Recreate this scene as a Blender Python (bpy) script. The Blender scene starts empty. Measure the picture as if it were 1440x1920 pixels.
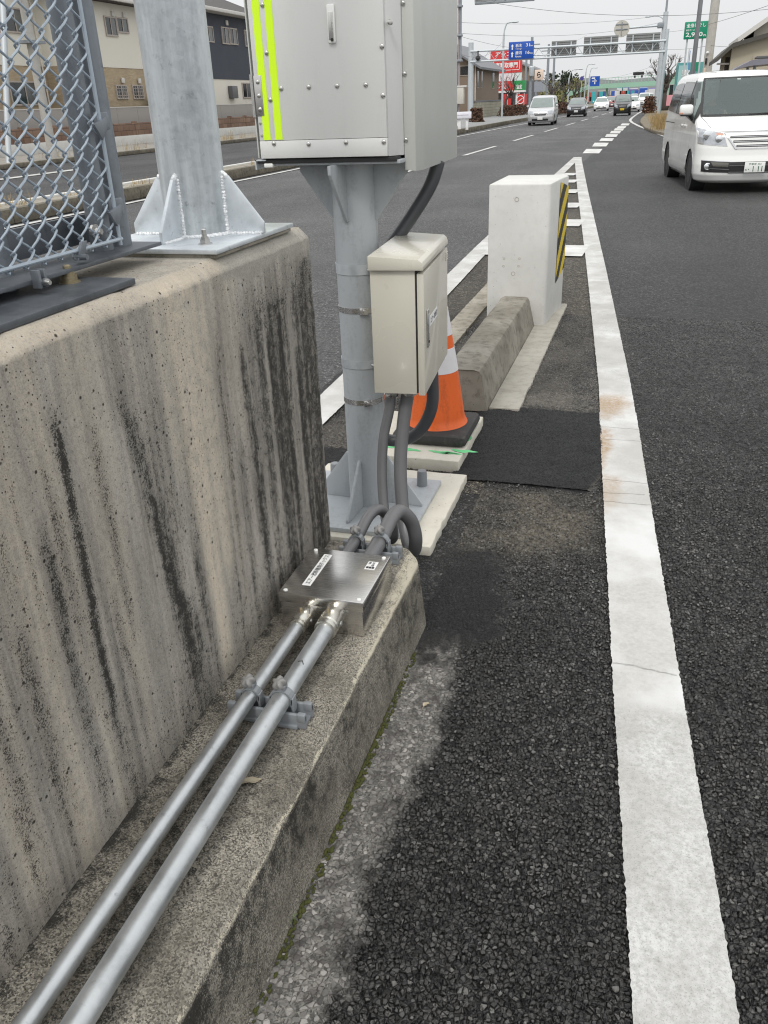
import bpy, bmesh, math, random
import numpy as np
from mathutils import Vector, Matrix
R = math.radians
C = bpy.context.scene.collection
SC = bpy.context.scene
rng = random.Random(7)

# ---------------------------------------------------------------- camera
# world: x = across the road (right of the wall face), y = along the road, z = up
FPX = 1546.0                                   # focal length in pixels of the 1440x1920 photograph
CAM = np.array([0.954, -2.372, 1.6])
_d = np.array([845. - 720., 4088. - 960., FPX]); _d /= np.linalg.norm(_d)      # straight down, in camera axes
_f = np.array([0, 0, 1.]) - _d * _d[2]; _f /= np.linalg.norm(_f)
_r = np.cross(_d, _f)
_az = R(17.8); ca, sa = math.cos(_az), math.sin(_az)
RM = np.stack([ca * _r - sa * _f, sa * _r + ca * _f, -_d])                       # world <- camera (x right, y down, z ahead)
cam = bpy.data.cameras.new('camera'); camo = bpy.data.objects.new('camera', cam); C.objects.link(camo)
cam.sensor_fit = 'HORIZONTAL'; cam.sensor_width = 36; cam.lens = 36 * FPX / 1440
cam.clip_start = 0.02; cam.clip_end = 5000
M4 = Matrix.Identity(4)
for i in range(3):
    M4[i][0] = RM[i, 0]; M4[i][1] = -RM[i, 1]; M4[i][2] = -RM[i, 2]; M4[i][3] = CAM[i]
camo.matrix_world = M4
SC.camera = camo
SC.render.engine = 'CYCLES'
SC.cycles.max_bounces = 6; SC.cycles.use_denoising = True; SC.cycles.filter_width = 1.15

# ---------------------------------------------------------------- light: bright overcast
SUN_EL, SUN_AZ = R(52), R(4)
w = bpy.data.worlds.new('World'); SC.world = w; w.use_nodes = True
nt = w.node_tree; nt.nodes.clear()
sky = nt.nodes.new('ShaderNodeTexSky'); sky.sky_type = 'NISHITA'; sky.sun_disc = False
sky.sun_elevation = SUN_EL; sky.sun_rotation = SUN_AZ; sky.air_density = 1.0; sky.dust_density = 4.0
hs = nt.nodes.new('ShaderNodeHueSaturation'); hs.inputs['Saturation'].default_value = 0.10
# the cloud deck: an even white layer, brighter overhead than at the horizon, as under a real overcast
tc = nt.nodes.new('ShaderNodeTexCoord'); sx = nt.nodes.new('ShaderNodeSeparateXYZ')
rp = nt.nodes.new('ShaderNodeMapRange'); rp.inputs[1].default_value = 0.03; rp.inputs[2].default_value = 0.9
rp.inputs[3].default_value = 8.9; rp.inputs[4].default_value = 15.5; rp.clamp = True
nz = nt.nodes.new('ShaderNodeTexNoise'); nz.inputs['Scale'].default_value = 2.2; nz.inputs['Detail'].default_value = 5
nr = nt.nodes.new('ShaderNodeMapRange'); nr.inputs[3].default_value = 0.93; nr.inputs[4].default_value = 1.07
mu = nt.nodes.new('ShaderNodeMath'); mu.operation = 'MULTIPLY'
cl = nt.nodes.new('ShaderNodeMix'); cl.data_type = 'RGBA'; cl.blend_type = 'MULTIPLY'; cl.inputs[0].default_value = 1
cl.inputs[6].default_value = (0.975, 0.99, 1.0, 1)
mx = nt.nodes.new('ShaderNodeMix'); mx.data_type = 'RGBA'; mx.inputs[0].default_value = 0.90
bg = nt.nodes.new('ShaderNodeBackground'); bg.inputs['Strength'].default_value = 0.10
ou = nt.nodes.new('ShaderNodeOutputWorld'); L = nt.links.new
L(sky.outputs[0], hs.inputs['Color']); L(tc.outputs['Generated'], sx.inputs[0]); L(sx.outputs[2], rp.inputs[0])
L(tc.outputs['Generated'], nz.inputs['Vector']); L(nz.outputs[0], nr.inputs[0]); L(rp.outputs[0], mu.inputs[0]); L(nr.outputs[0], mu.inputs[1])
L(mu.outputs[0], cl.inputs[7]); L(hs.outputs[0], mx.inputs[6]); L(cl.outputs[2], mx.inputs[7])
L(mx.outputs[2], bg.inputs['Color']); L(bg.outputs[0], ou.inputs['Surface'])
sl = bpy.data.lights.new('sun', 'SUN'); sl.energy = 1.5; sl.angle = R(14); sl.color = (1, 0.96, 0.90)
so = bpy.data.objects.new('sun', sl); C.objects.link(so)
# light arrives from over the photographer's left shoulder
_sd = Vector((math.sin(SUN_AZ) * -1 * math.cos(SUN_EL), -math.cos(SUN_AZ) * math.cos(SUN_EL), math.sin(SUN_EL)))
so.rotation_euler = (-_sd).to_track_quat('-Z', 'Y').to_euler()
sky.sun_rotation = math.atan2(_sd.x, _sd.y)
SC.view_settings.view_transform = 'Standard'; SC.view_settings.look = 'None'
SC.view_settings.exposure = 0.0; SC.view_settings.gamma = 1.0

# ---------------------------------------------------------------- helpers: measuring
def ray(px, py):
    return RM @ np.array([px - 720., py - 960., FPX])
def G(px, py, z=0.):
    v = ray(px, py); t = (z - CAM[2]) / v[2]; p = CAM + v * t; return Vector((p[0], p[1], z))
def AY(px, py, y):
    v = ray(px, py); t = (y - CAM[1]) / v[1]; return Vector(CAM + v * t)
def AX(px, py, x):
    v = ray(px, py); t = (x - CAM[0]) / v[0]; return Vector(CAM + v * t)

# ---------------------------------------------------------------- helpers: objects
def tag(o, label=None, cat=None, group=None, kind=None):
    if label: o['label'] = label
    if cat: o['category'] = cat
    if group: o['group'] = group
    if kind: o['kind'] = kind
    return o
def thing(name, label, cat, loc=(0, 0, 0), rz=0, group=None):
    o = bpy.data.objects.new(name, None); C.objects.link(o); o.empty_display_size = 0.1
    o.location = loc; o.rotation_euler = (0, 0, rz)
    return tag(o, label, cat, group)
def mw(o):
    return Matrix.Translation(o.location) @ o.rotation_euler.to_matrix().to_4x4()
def kids(o): return [c for c in bpy.data.objects if c.parent == o]
def copy_tree(o, parent=None):
    c = o.copy(); C.objects.link(c)
    if parent: c.parent = parent
    for k in kids(o): copy_tree(k, c)
    return c
def link(name, me, mat, parent=None, smooth=None):
    if mat is not None and not me.materials:
        for m in (mat if isinstance(mat, (list, tuple)) else [mat]): me.materials.append(m)
    if smooth is not None:
        me.polygons.foreach_set('use_smooth', [True] * len(me.polygons))
        if smooth < 180: me.set_sharp_from_angle(angle=R(smooth))
    me.update()
    o = bpy.data.objects.new(name, me); C.objects.link(o)
    if parent:
        o.parent = parent
        if parent.type == 'EMPTY' and parent.parent is None and not parent.get('local'):
            o.matrix_parent_inverse = mw(parent).inverted()
        # a mesh parent built in the same space needs no offset
    return o

class MB:
    """collects shapes into one mesh"""
    def __init__(s): s.bm = bmesh.new(); s.mi = 0
    def _m(s, faces):
        for f in faces: f.material_index = s.mi
    def poly(s, pts):
        f = s.bm.faces.new([s.bm.verts.new(p) for p in pts]); f.material_index = s.mi; return s
    def hexa(s, p, bev=0, seg=2):
        """p: 4 bottom corners (ccw from above) then 4 top corners"""
        b = s.bm; v = [b.verts.new(q) for q in p]
        fs = [b.faces.new([v[i] for i in ix]) for ix in ((3, 2, 1, 0), (4, 5, 6, 7), (0, 1, 5, 4), (1, 2, 6, 5), (2, 3, 7, 6), (3, 0, 4, 7))]
        s._m(fs)
        if bev:
            ed = list({e for f in fs for e in f.edges})
            r = bmesh.ops.bevel(b, geom=ed, offset=bev, segments=seg, affect='EDGES', profile=0.5, clamp_overlap=True)
            s._m(r['faces'])
        return s
    def box(s, x0, y0, z0, x1, y1, z1, bev=0, seg=2):
        return s.hexa([(x0, y0, z0), (x1, y0, z0), (x1, y1, z0), (x0, y1, z0), (x0, y0, z1), (x1, y0, z1), (x1, y1, z1), (x0, y1, z1)], bev, seg)
    def obox(s, o, ax, ay, az, bev=0, seg=2):
        """box from corner o along three edge vectors (right-handed)"""
        o, ax, ay, az = map(Vector, (o, ax, ay, az))
        return s.hexa([o, o + ax, o + ax + ay, o + ay, o + az, o + ax + az, o + ax + ay + az, o + ay + az], bev, seg)
    def cbox(s, c, sz, rz=0, bev=0):
        c = Vector(c); m = Matrix.Rotation(rz, 3, 'Z'); ax, ay, az = m @ Vector((sz[0], 0, 0)), m @ Vector((0, sz[1], 0)), Vector((0, 0, sz[2]))
        return s.obox(c - ax / 2 - ay / 2 - az / 2, ax, ay, az, bev)
    def prism(s, pts, vec, bev=0):
        b = s.bm; vec = Vector(vec); a = [b.verts.new(p) for p in pts]; c = [b.verts.new(Vector(p) + vec) for p in pts]; n = len(a)
        fs = [b.faces.new(a[::-1]), b.faces.new(c)] + [b.faces.new([a[i], a[(i + 1) % n], c[(i + 1) % n], c[i]]) for i in range(n)]
        s._m(fs); bmesh.ops.recalc_face_normals(b, faces=fs)
        if bev:
            r = bmesh.ops.bevel(b, geom=list({e for f in fs for e in f.edges}), offset=bev, segments=2, affect='EDGES', profile=0.5, clamp_overlap=True); s._m(r['faces'])
        return s
    def tube(s, pts, r, n=12, caps=True):
        b = s.bm; P = [Vector(p) for p in pts]; k = len(P)
        rr = r if isinstance(r, (list, tuple)) else [r] * k
        T = [(P[min(i + 1, k - 1)] - P[max(i - 1, 0)]).normalized() for i in range(k)]
        up = Vector((0, 0, 1)) if abs(T[0].z) < 0.9 else Vector((1, 0, 0))
        nx = T[0].cross(up).normalized(); rings = []
        for i in range(k):
            nx = (nx - T[i] * nx.dot(T[i])).normalized(); ny = T[i].cross(nx)
            rings.append([b.verts.new(P[i] + (nx * math.cos(2 * math.pi * j / n) + ny * math.sin(2 * math.pi * j / n)) * rr[i]) for j in range(n)])
        fs = []
        for i in range(k - 1):
            for j in range(n):
                fs.append(b.faces.new([rings[i][j], rings[i][(j + 1) % n], rings[i + 1][(j + 1) % n], rings[i + 1][j]]))
        if caps and n > 2: fs += [b.faces.new(rings[0][::-1]), b.faces.new(rings[-1])]
        s._m(fs); return s
    def cyl(s, a, c, r, n=20): return s.tube([a, c], r, n)
    def lathe(s, prof, o=(0, 0, 0), axis=(0, 0, 1), n=24, closed=False):
        b = s.bm; o = Vector(o); az = Vector(axis).normalized()
        ax = az.cross(Vector((0, 1, 0)) if abs(az.y) < 0.9 else Vector((1, 0, 0))).normalized(); ay = az.cross(ax)
        rings = []
        for r, z in prof:
            if r < 1e-6: rings.append([b.verts.new(o + az * z)])
            else: rings.append([b.verts.new(o + az * z + (ax * math.cos(2 * math.pi * j / n) + ay * math.sin(2 * math.pi * j / n)) * r) for j in range(n)])
        fs = []
        pr = list(zip(rings[:-1], rings[1:])) + ([(rings[-1], rings[0])] if closed else [])
        for A, B in pr:
            for j in range(n):
                q = [A[j % len(A)], A[(j + 1) % len(A)], B[(j + 1) % len(B)], B[j % len(B)]]; u = []
                for v in q:
                    if v not in u: u.append(v)
                if len(u) > 2: fs.append(b.faces.new(u))
        if not closed:
            if len(rings[0]) > 2: fs.append(b.faces.new(rings[0][::-1]))
            if len(rings[-1]) > 2: fs.append(b.faces.new(rings[-1]))
        s._m(fs); return s
    def ell(s, c, rx, ry, rz, u=12, v=8, jit=0):
        r = bmesh.ops.create_uvsphere(s.bm, u_segments=u, v_segments=v, radius=1)
        for q in r['verts']:
            k = 1 + (rng.uniform(-jit, jit) if jit else 0)
            q.co = Vector((c[0] + q.co.x * rx * k, c[1] + q.co.y * ry * k, c[2] + q.co.z * rz * k))
        s._m({f for q in r['verts'] for f in q.link_faces}); return s
    def build(s, name, mat, parent=None, smooth=35, label=None):
        me = bpy.data.meshes.new(name); s.bm.normal_update(); s.bm.to_mesh(me); s.bm.free()
        o = link(name, me, mat, parent, smooth)
        if label: o['label'] = label
        return o
    def solo(s, name, mat, label, cat, group=None, kind=None, smooth=35):
        return tag(s.build(name, mat, None, smooth), label, cat, group, kind)

def grid_mesh(name, X, Y, Z, attrs=None):
    """numpy grid arrays (rows, cols) -> mesh with float point attributes"""
    r, c = X.shape; me = bpy.data.meshes.new(name); me.vertices.add(r * c)
    me.vertices.foreach_set('co', np.stack([X, Y, Z], -1).astype(np.float32).ravel())
    i = np.arange(r * c).reshape(r, c); q = np.stack([i[:-1, :-1], i[:-1, 1:], i[1:, 1:], i[1:, :-1]], -1).reshape(-1, 4)
    n = len(q); me.loops.add(n * 4); me.polygons.add(n)
    me.loops.foreach_set('vertex_index', q.ravel().astype(np.int32))
    me.polygons.foreach_set('loop_start', np.arange(0, n * 4, 4, dtype=np.int32))
    me.update(calc_edges=True); me.validate()
    for k, a in (attrs or {}).items():
        at = me.attributes.new(k, 'FLOAT', 'POINT'); at.data.foreach_set('value', np.clip(a, 0, 1).astype(np.float32).ravel())
    return me

def txt(name, body, mat, parent, o, ax, ay, w=None, h=None, lift=0.0015, shear=0, bold=0):
    """lettering as a thin mesh: o = lower-left corner, ax/ay = unit directions, fitted to w x h"""
    cu = bpy.data.curves.new('lettering', 'FONT'); cu.body = body; cu.shear = shear; cu.offset = bold; cu.resolution_u = 3
    t = bpy.data.objects.new('lettering', cu); C.objects.link(t)
    dg = bpy.context.evaluated_depsgraph_get(); me = bpy.data.meshes.new_from_object(t.evaluated_get(dg))
    bpy.data.objects.remove(t); bpy.data.curves.remove(cu)
    v = np.empty(len(me.vertices) * 3); me.vertices.foreach_get('co', v); v = v.reshape(-1, 3)
    lo, hi = v.min(0), v.max(0); sz = np.maximum(hi - lo, 1e-6)
    sx = (w / sz[0]) if w else None; sy = (h / sz[1]) if h else None
    sx = sx or sy; sy = sy or sx
    ax, ay = Vector(ax).normalized(), Vector(ay).normalized(); n = ax.cross(ay)
    q = np.array(o) + np.outer((v[:, 0] - lo[0]) * sx, ax) + np.outer((v[:, 1] - lo[1]) * sy, ay) + np.array(n) * lift
    me.vertices.foreach_set('co', q.ravel()); me.materials.clear()
    return link(name, me, mat, parent)

# ---------------------------------------------------------------- helpers: noise for stains, wear and stones
def _h(ix, iy, s):
    n = (ix.astype(np.int64) * 374761393 + iy.astype(np.int64) * 668265263 + s * 974711) & 0x7fffffff
    n = ((n ^ (n >> 13)) * 1274126177) & 0x7fffffff
    return ((n ^ (n >> 16)) & 0xffff) / 65535.0
def vn(x, y, s=0):
    ix, iy = np.floor(x), np.floor(y); fx, fy = x - ix, y - iy
    fx = fx * fx * (3 - 2 * fx); fy = fy * fy * (3 - 2 * fy)
    a, b, c, d = _h(ix, iy, s), _h(ix + 1, iy, s), _h(ix, iy + 1, s), _h(ix + 1, iy + 1, s)
    return (a * (1 - fx) + b * fx) * (1 - fy) + (c * (1 - fx) + d * fx) * fy
def fb(x, y, s=0, o=4):
    t = 0; a = .5; n = 0
    for k in range(o): t = t + a * vn(x * 2 ** k, y * 2 ** k, s + k * 17); n += a; a *= .5
    return t / n
def ss(a, b, x):
    t = np.clip((x - a) / (b - a), 0, 1); return t * t * (3 - 2 * t)

# ---------------------------------------------------------------- helpers: materials
class NB:
    def __init__(s, name):
        s.m = bpy.data.materials.new(name); s.m.use_nodes = True; s.t = s.m.node_tree; s.t.nodes.clear()
        s.out = s.t.nodes.new('ShaderNodeOutputMaterial'); s.bs = s.t.nodes.new('ShaderNodeBsdfPrincipled')
        s.t.links.new(s.bs.outputs[0], s.out.inputs[0])
    def put(s, sock, v):
        if isinstance(v, bpy.types.NodeSocket): s.t.links.new(v, sock)
        elif v is not None:
            if isinstance(v, (tuple, list)) and len(v) == 3 and sock.type == 'RGBA': v = (*v, 1)
            sock.default_value = v
    def set(s, **k):
        for a, v in k.items(): s.put(s.bs.inputs[a.replace('_', ' ')], v)
        return s
    def co(s, scale=(1, 1, 1), obj=True):
        t = s.t.nodes.new('ShaderNodeTexCoord'); m = s.t.nodes.new('ShaderNodeMapping'); m.inputs['Scale'].default_value = scale
        s.t.links.new(t.outputs['Object'], m.inputs[0]); return m.outputs[0]
    def noise(s, scale, detail=4, rough=.6, vec=None, dist=0):
        n = s.t.nodes.new('ShaderNodeTexNoise'); n.inputs['Scale'].default_value = scale; n.inputs['Detail'].default_value = detail
        n.inputs['Roughness'].default_value = rough; n.inputs['Distortion'].default_value = dist
        s.put(n.inputs['Vector'], vec if vec is not None else s.co()); return n.outputs[0]
    def vor(s, scale, vec=None, feature='F1', rand=1):
        n = s.t.nodes.new('ShaderNodeTexVoronoi'); n.feature = feature; n.inputs['Scale'].default_value = scale; n.inputs['Randomness'].default_value = rand
        s.put(n.inputs['Vector'], vec if vec is not None else s.co()); return n
    def rng(s, v, a, b, c=0., d=1., smooth=False):
        n = s.t.nodes.new('ShaderNodeMapRange'); n.clamp = True
        if smooth: n.interpolation_type = 'SMOOTHSTEP'
        for i, q in enumerate((v, a, b, c, d)): s.put(n.inputs[i], q)
        return n.outputs[0]
    def math(s, op, a, b=None):
        n = s.t.nodes.new('ShaderNodeMath'); n.operation = op; s.put(n.inputs[0], a)
        if b is not None: s.put(n.inputs[1], b)
        return n.outputs[0]
    def mix(s, f, a, b, blend='MIX'):
        n = s.t.nodes.new('ShaderNodeMix'); n.data_type = 'RGBA'; n.blend_type = blend
        s.put(n.inputs[0], f); s.put(n.inputs[6], a); s.put(n.inputs[7], b); return n.outputs[2]
    def att(s, name):
        n = s.t.nodes.new('ShaderNodeAttribute'); n.attribute_name = name; return n.outputs['Fac']
    def bump(s, h, strength=.3, dist=.01):
        n = s.t.nodes.new('ShaderNodeBump'); n.inputs['Strength'].default_value = strength; n.inputs['Distance'].default_value = dist
        s.put(n.inputs['Height'], h); s.t.links.new(n.outputs[0], s.bs.inputs['Normal']); return n
    def disp(s, h, scale=.005, mid=.5):
        n = s.t.nodes.new('ShaderNodeDisplacement'); n.inputs['Scale'].default_value = scale; n.inputs['Midlevel'].default_value = mid
        s.put(n.inputs['Height'], h); s.t.links.new(n.outputs[0], s.out.inputs['Displacement']); s.m.displacement_method = 'BOTH'

def pm(name, col, rough=.5, metal=0., var=.10, scale=5., bump=0., bscale=80., spec=.5, coat=0., rv=.08, emit=None, dirt=0., dcol=(.10, .085, .065)):
    b = NB(name); n = b.noise(scale, 5, .6)
    lo = tuple(max(0, c * (1 - var)) for c in col); hi = tuple(min(1, c * (1 + var)) for c in col)
    cc = b.mix(n, lo, hi)
    if dirt:
        d1 = b.noise(1, 6, .7, b.co((14, 14, 3.5))); cc = b.mix(b.rng(b.math('ADD', b.math('MULTIPLY', d1, .7), b.math('MULTIPLY', b.noise(90, 4, .7), .3)), .50, .68, 0, dirt), cc, dcol)
    b.set(Base_Color=cc, Roughness=b.rng(n, .3, .7, max(.02, rough - rv), min(1, rough + rv)), Metallic=metal)
    b.bs.inputs['Specular IOR Level'].default_value = spec
    if coat: b.set(Coat_Weight=coat, Coat_Roughness=.05)
    if bump: b.bump(b.noise(bscale, 4, .6), bump, .004)
    if emit: b.set(Emission_Color=emit[0], Emission_Strength=emit[1])
    return b.m
# ================================================================ materials
def m_asphalt_near():
    b = NB('porous_asphalt'); v = b.co()
    wv = b.t.nodes.new('ShaderNodeVectorMath'); wv.operation = 'ADD'; wn = b.t.nodes.new('ShaderNodeTexNoise'); wn.inputs['Scale'].default_value = 60; b.put(wn.inputs['Vector'], v); wsc = b.t.nodes.new('ShaderNodeVectorMath'); wsc.operation = 'SCALE'; wsc.inputs['Scale'].default_value = .006; b.put(wsc.inputs[0], wn.outputs['Color']); b.put(wv.inputs[0], v); b.put(wv.inputs[1], wsc.outputs[0]); v = wv.outputs[0]
    st = b.vor(84, v); ed = b.vor(84, v, 'DISTANCE_TO_EDGE'); fine = b.vor(210, v); fe = b.vor(210, v, 'DISTANCE_TO_EDGE')
    sep = b.t.nodes.new('ShaderNodeSeparateColor'); b.put(sep.inputs[0], st.outputs['Color'])
    rnd = sep.outputs[0]; rnd2 = sep.outputs[1]
    gap = b.rng(ed.outputs[0], .05, .19, 0, 1, True)
    stone = b.mix(b.rng(rnd, .1, 1), (.012, .012, .012), (.115, .112, .107))
    stone = b.mix(b.math('GREATER_THAN', rnd2, .92), stone, (.20, .195, .185))
    stone = b.mix(b.rng(b.noise(420, 3), .5, .75, 0, .5), stone, (.070, .067, .063))
    stone = b.mix(b.rng(b.noise(2.2, 5, .6), .40, .62, .0, .5), stone, (.012, .012, .012)); stone = b.mix(b.rng(b.noise(9, 4, .6), .50, .70, .0, .35), stone, (.085, .08, .072))
    porous = b.mix(gap, (.0010, .0010, .0010), stone)
    tan = b.math('MULTIPLY', b.att('tan'), b.rng(b.noise(60, 4), .3, .65))
    porous = b.mix(b.math('MULTIPLY', tan, .75), porous, (.20, .175, .135))
    fs = b.t.nodes.new('ShaderNodeSeparateColor'); b.put(fs.inputs[0], fine.outputs['Color'])
    strip = b.mix(fs.outputs[0], (.055, .052, .048), (.23, .22, .20))
    big = b.mix(b.rng(rnd, 0, 1), (.06, .058, .055), (.36, .34, .32))
    strip = b.mix(b.math('MULTIPLY', b.rng(ed.outputs[0], .06, .12), b.math('GREATER_THAN', rnd2, .42)), strip, big)
    strip = b.mix(b.rng(b.noise(14, 5), .45, .72), strip, (.045, .04, .036))
    col = b.mix(b.att('strip'), porous, strip)
    fresh = b.mix(b.rng(fe.outputs[0], .0, .14), (.003, .003, .003), b.mix(fs.outputs[1], (.008, .008, .0085), (.034, .034, .035)))
    col = b.mix(b.att('patch'), col, fresh)
    b.set(Base_Color=col, Roughness=b.mix(b.att('strip'), b.rng(b.noise(400, 2), .3, .7, .36, .58), (.8, .8, .8)))
    b.bs.inputs['Specular IOR Level'].default_value = .5
    prof = b.rng(ed.outputs[0], 0, .30, 0, 1, True)
    hgt = b.math('MULTIPLY', prof, b.rng(rnd2, 0, 1, .35, 1.))
    hgt = b.math('ADD', hgt, b.math('MULTIPLY', b.noise(260, 3), .18))
    flat = b.math('ADD', b.math('MULTIPLY', b.rng(ed.outputs[0], 0, .2), .22), .55)
    hs_ = b.t.nodes.new('ShaderNodeMix'); b.put(hs_.inputs[0], b.att('strip')); b.put(hs_.inputs[2], hgt); b.put(hs_.inputs[3], flat)
    hp = b.t.nodes.new('ShaderNodeMix'); b.put(hp.inputs[0], b.att('patch')); b.put(hp.inputs[2], hs_.outputs[0])
    b.put(hp.inputs[3], b.math('ADD', b.math('MULTIPLY', b.rng(fe.outputs[0], 0, .25, 0, 1, True), .45), b.math('MULTIPLY', fs.outputs[0], .3)))
    b.disp(hp.outputs[0], .0100, .95)
    return b.m
def m_asphalt_far(name, lo, hi, rough, near_shade=False):
    b = NB(name); v = b.co(); st = b.vor(85, v); ed = b.vor(85, v, 'DISTANCE_TO_EDGE')
    sep = b.t.nodes.new('ShaderNodeSeparateColor'); b.put(sep.inputs[0], st.outputs['Color'])
    c = b.mix(sep.outputs[0], tuple(x * .45 for x in lo), tuple(x * 1.25 for x in hi)); c = b.mix(b.math('GREATER_THAN', sep.outputs[1], .93), c, tuple(min(.5, x * 2.1) for x in hi))
    c = b.mix(b.rng(ed.outputs[0], .02, .16), (lo[0] * .15,) * 3, c)
    gn = b.noise(34, 4, .75); c = b.mix(b.rng(gn, .50, .34, 0, .75), c, (lo[0] * .25,) * 3); c = b.mix(b.rng(gn, .54, .68, 0, .6), c, tuple(min(.6, x * 1.7) for x in hi))
    wear = b.noise(1, 4, .6, b.co((.9, .05, 1)))
    c = b.mix(b.rng(wear, .35, .7), c, b.mix(.5, c, tuple(x * .55 for x in lo)))
    c = b.mix(b.rng(b.noise(.35, 5), .45, .7, 0, .35), c, hi)
    if near_shade:      # blackened near the nose: shade between the stones, put into the colour
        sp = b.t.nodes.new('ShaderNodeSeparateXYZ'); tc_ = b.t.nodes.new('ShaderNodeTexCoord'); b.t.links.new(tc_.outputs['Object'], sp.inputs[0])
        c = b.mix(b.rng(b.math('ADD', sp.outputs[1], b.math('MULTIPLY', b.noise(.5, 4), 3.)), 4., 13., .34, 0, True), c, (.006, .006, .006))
    b.set(Base_Color=c, Roughness=rough); b.bs.inputs['Specular IOR Level'].default_value = .35
    b.bump(b.math('ADD', b.rng(ed.outputs[0], 0, .3, 0, 1, True), b.math('MULTIPLY', b.noise(200, 2), .3)), .9, .006)
    return b.m
def m_wall():
    b = NB('stained_concrete'); v = b.co()
    n1 = b.noise(3.5, 6, .62); fine = b.noise(230, 3, .7); mid = b.noise(38, 5, .65); strk = b.noise(1, 6, .65, b.co((40, 40, 2.2)))
    wr = b.vor(420, v); wrs = b.t.nodes.new('ShaderNodeSeparateColor'); b.put(wrs.inputs[0], wr.outputs['Color']); wr = wrs.outputs[0]
    c = b.mix(b.rng(n1, .32, .68), (.32, .30, .265), (.52, .495, .445))
    c = b.mix(b.rng(strk, .35, .7, 0, .55), c, (.25, .225, .20))
    s2 = b.noise(1, 6, .66, b.co((11, 11, .7))); s3 = b.noise(1, 5, .7, b.co((26, 26, 1.1))); mot = b.noise(75, 5, .75)
    c = b.mix(b.rng(s2, .46, .64, 0, .55), c, (.17, .156, .14)); c = b.mix(b.rng(s3, .46, .64, 0, .55), c, (.60, .55, .475)); c = b.mix(b.rng(mot, .48, .68, 0, .38), c, (.115, .105, .093)); c = b.mix(b.rng(mot, .46, .30, 0, .30), c, (.46, .43, .375))
    c = b.mix(b.math('MULTIPLY', b.att('light'), b.rng(b.math('ADD', mid, strk), .75, 1.10, .15, 1)), c, (.64, .56, .45))
    c = b.mix(b.att('mortar'), c, b.mix(mid, (.30, .285, .25), (.43, .41, .36)))
    g = b.math('ADD', b.att('grime'), b.math('MULTIPLY', b.math('SUBTRACT', mid, .5), 1.3))
    g = b.math('ADD', g, b.math('MULTIPLY', b.math('SUBTRACT', fine, .5), 1.3))
    g = b.math('ADD', g, b.math('MULTIPLY', b.math('SUBTRACT', wr, .5), .34))
    g = b.math('ADD', g, b.math('MULTIPLY', b.math('SUBTRACT', strk, .5), .9))
    c = b.mix(b.rng(wr, .5, 1, 0, .30), c, (.10, .092, .08)); c = b.mix(b.rng(wr, .35, 0, 0, .24), c, (.48, .45, .39))
    soft = b.math('MULTIPLY', b.att('grime'), .62)
    c = b.mix(soft, c, (.09, .083, .075))
    c = b.mix(b.rng(g, .54, .84, 0, .90), c, (.024, .023, .021))
    c = b.mix(b.math('MULTIPLY', b.att('edge'), b.rng(fine, .35, .6)), c, (.50, .43, .34))
    pv = b.vor(40, v); ps = b.t.nodes.new('ShaderNodeSeparateColor'); b.put(ps.inputs[0], pv.outputs['Color'])
    pit = b.math('MULTIPLY', b.rng(pv.outputs[0], .09, .17, 1, 0), b.math('GREATER_THAN', ps.outputs[0], .66))
    pv2 = b.vor(120, v); ps2 = b.t.nodes.new('ShaderNodeSeparateColor'); b.put(ps2.inputs[0], pv2.outputs['Color'])
    pit2 = b.math('MULTIPLY', b.rng(pv2.outputs[0], .12, .22, 1, 0), b.math('GREATER_THAN', ps2.outputs[0], .80))
    pit = b.math('MAXIMUM', pit, pit2)
    pit = b.math('MULTIPLY', pit, b.math('SUBTRACT', 1., b.att('mortar')))
    c = b.mix(b.math('MULTIPLY', pit, .9), c, (.018, .017, .015))
    b.set(Base_Color=c, Roughness=.9); b.bs.inputs['Specular IOR Level'].default_value = .25
    h = b.math('SUBTRACT', b.math('ADD', b.math('MULTIPLY', fine, .35), b.math('MULTIPLY', mid, .5)), b.math('MULTIPLY', pit, 1.5))
    b.bump(h, .55, .004)
    return b.m
def m_kerb():
    b = NB('weathered_kerb_concrete'); v = b.co()
    fine = b.noise(260, 3, .7); mid = b.noise(30, 5, .68); big = b.noise(5, 5, .6); grit = b.vor(330, v)
    gs = b.t.nodes.new('ShaderNodeSeparateColor'); b.put(gs.inputs[0], grit.outputs['Color'])
    c = b.mix(gs.outputs[0], (.06, .055, .048), (.42, .39, .33))
    c = b.mix(b.rng(big, .35, .65, 0, .7), c, b.mix(fine, (.06, .055, .045), (.16, .145, .12)))
    g = b.math('ADD', b.math('ADD', b.att('grime'), b.math('MULTIPLY', b.math('SUBTRACT', mid, .5), 2.0)), b.math('MULTIPLY', b.math('SUBTRACT', fine, .5), 1.6)); g = b.math('ADD', g, b.math('MULTIPLY', b.math('SUBTRACT', big, .5), .9))
    c = b.mix(b.rng(g, .42, .80, 0, .9), c, (.024, .023, .021))
    p = b.math('ADD', b.math('ADD', b.att('pale'), b.math('MULTIPLY', b.math('SUBTRACT', mid, .5), 1.1)), b.math('MULTIPLY', b.math('SUBTRACT', fine, .5), 2.2))
    c = b.mix(b.rng(p, .48, .70, 0, .9), c, (.50, .46, .365))
    b.set(Base_Color=c, Roughness=.93); b.bs.inputs['Specular IOR Level'].default_value = .2
    b.bump(b.math('ADD', b.math('MULTIPLY', fine, .6), b.math('MULTIPLY', mid, .7)), .7, .004)
    return b.m
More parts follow.
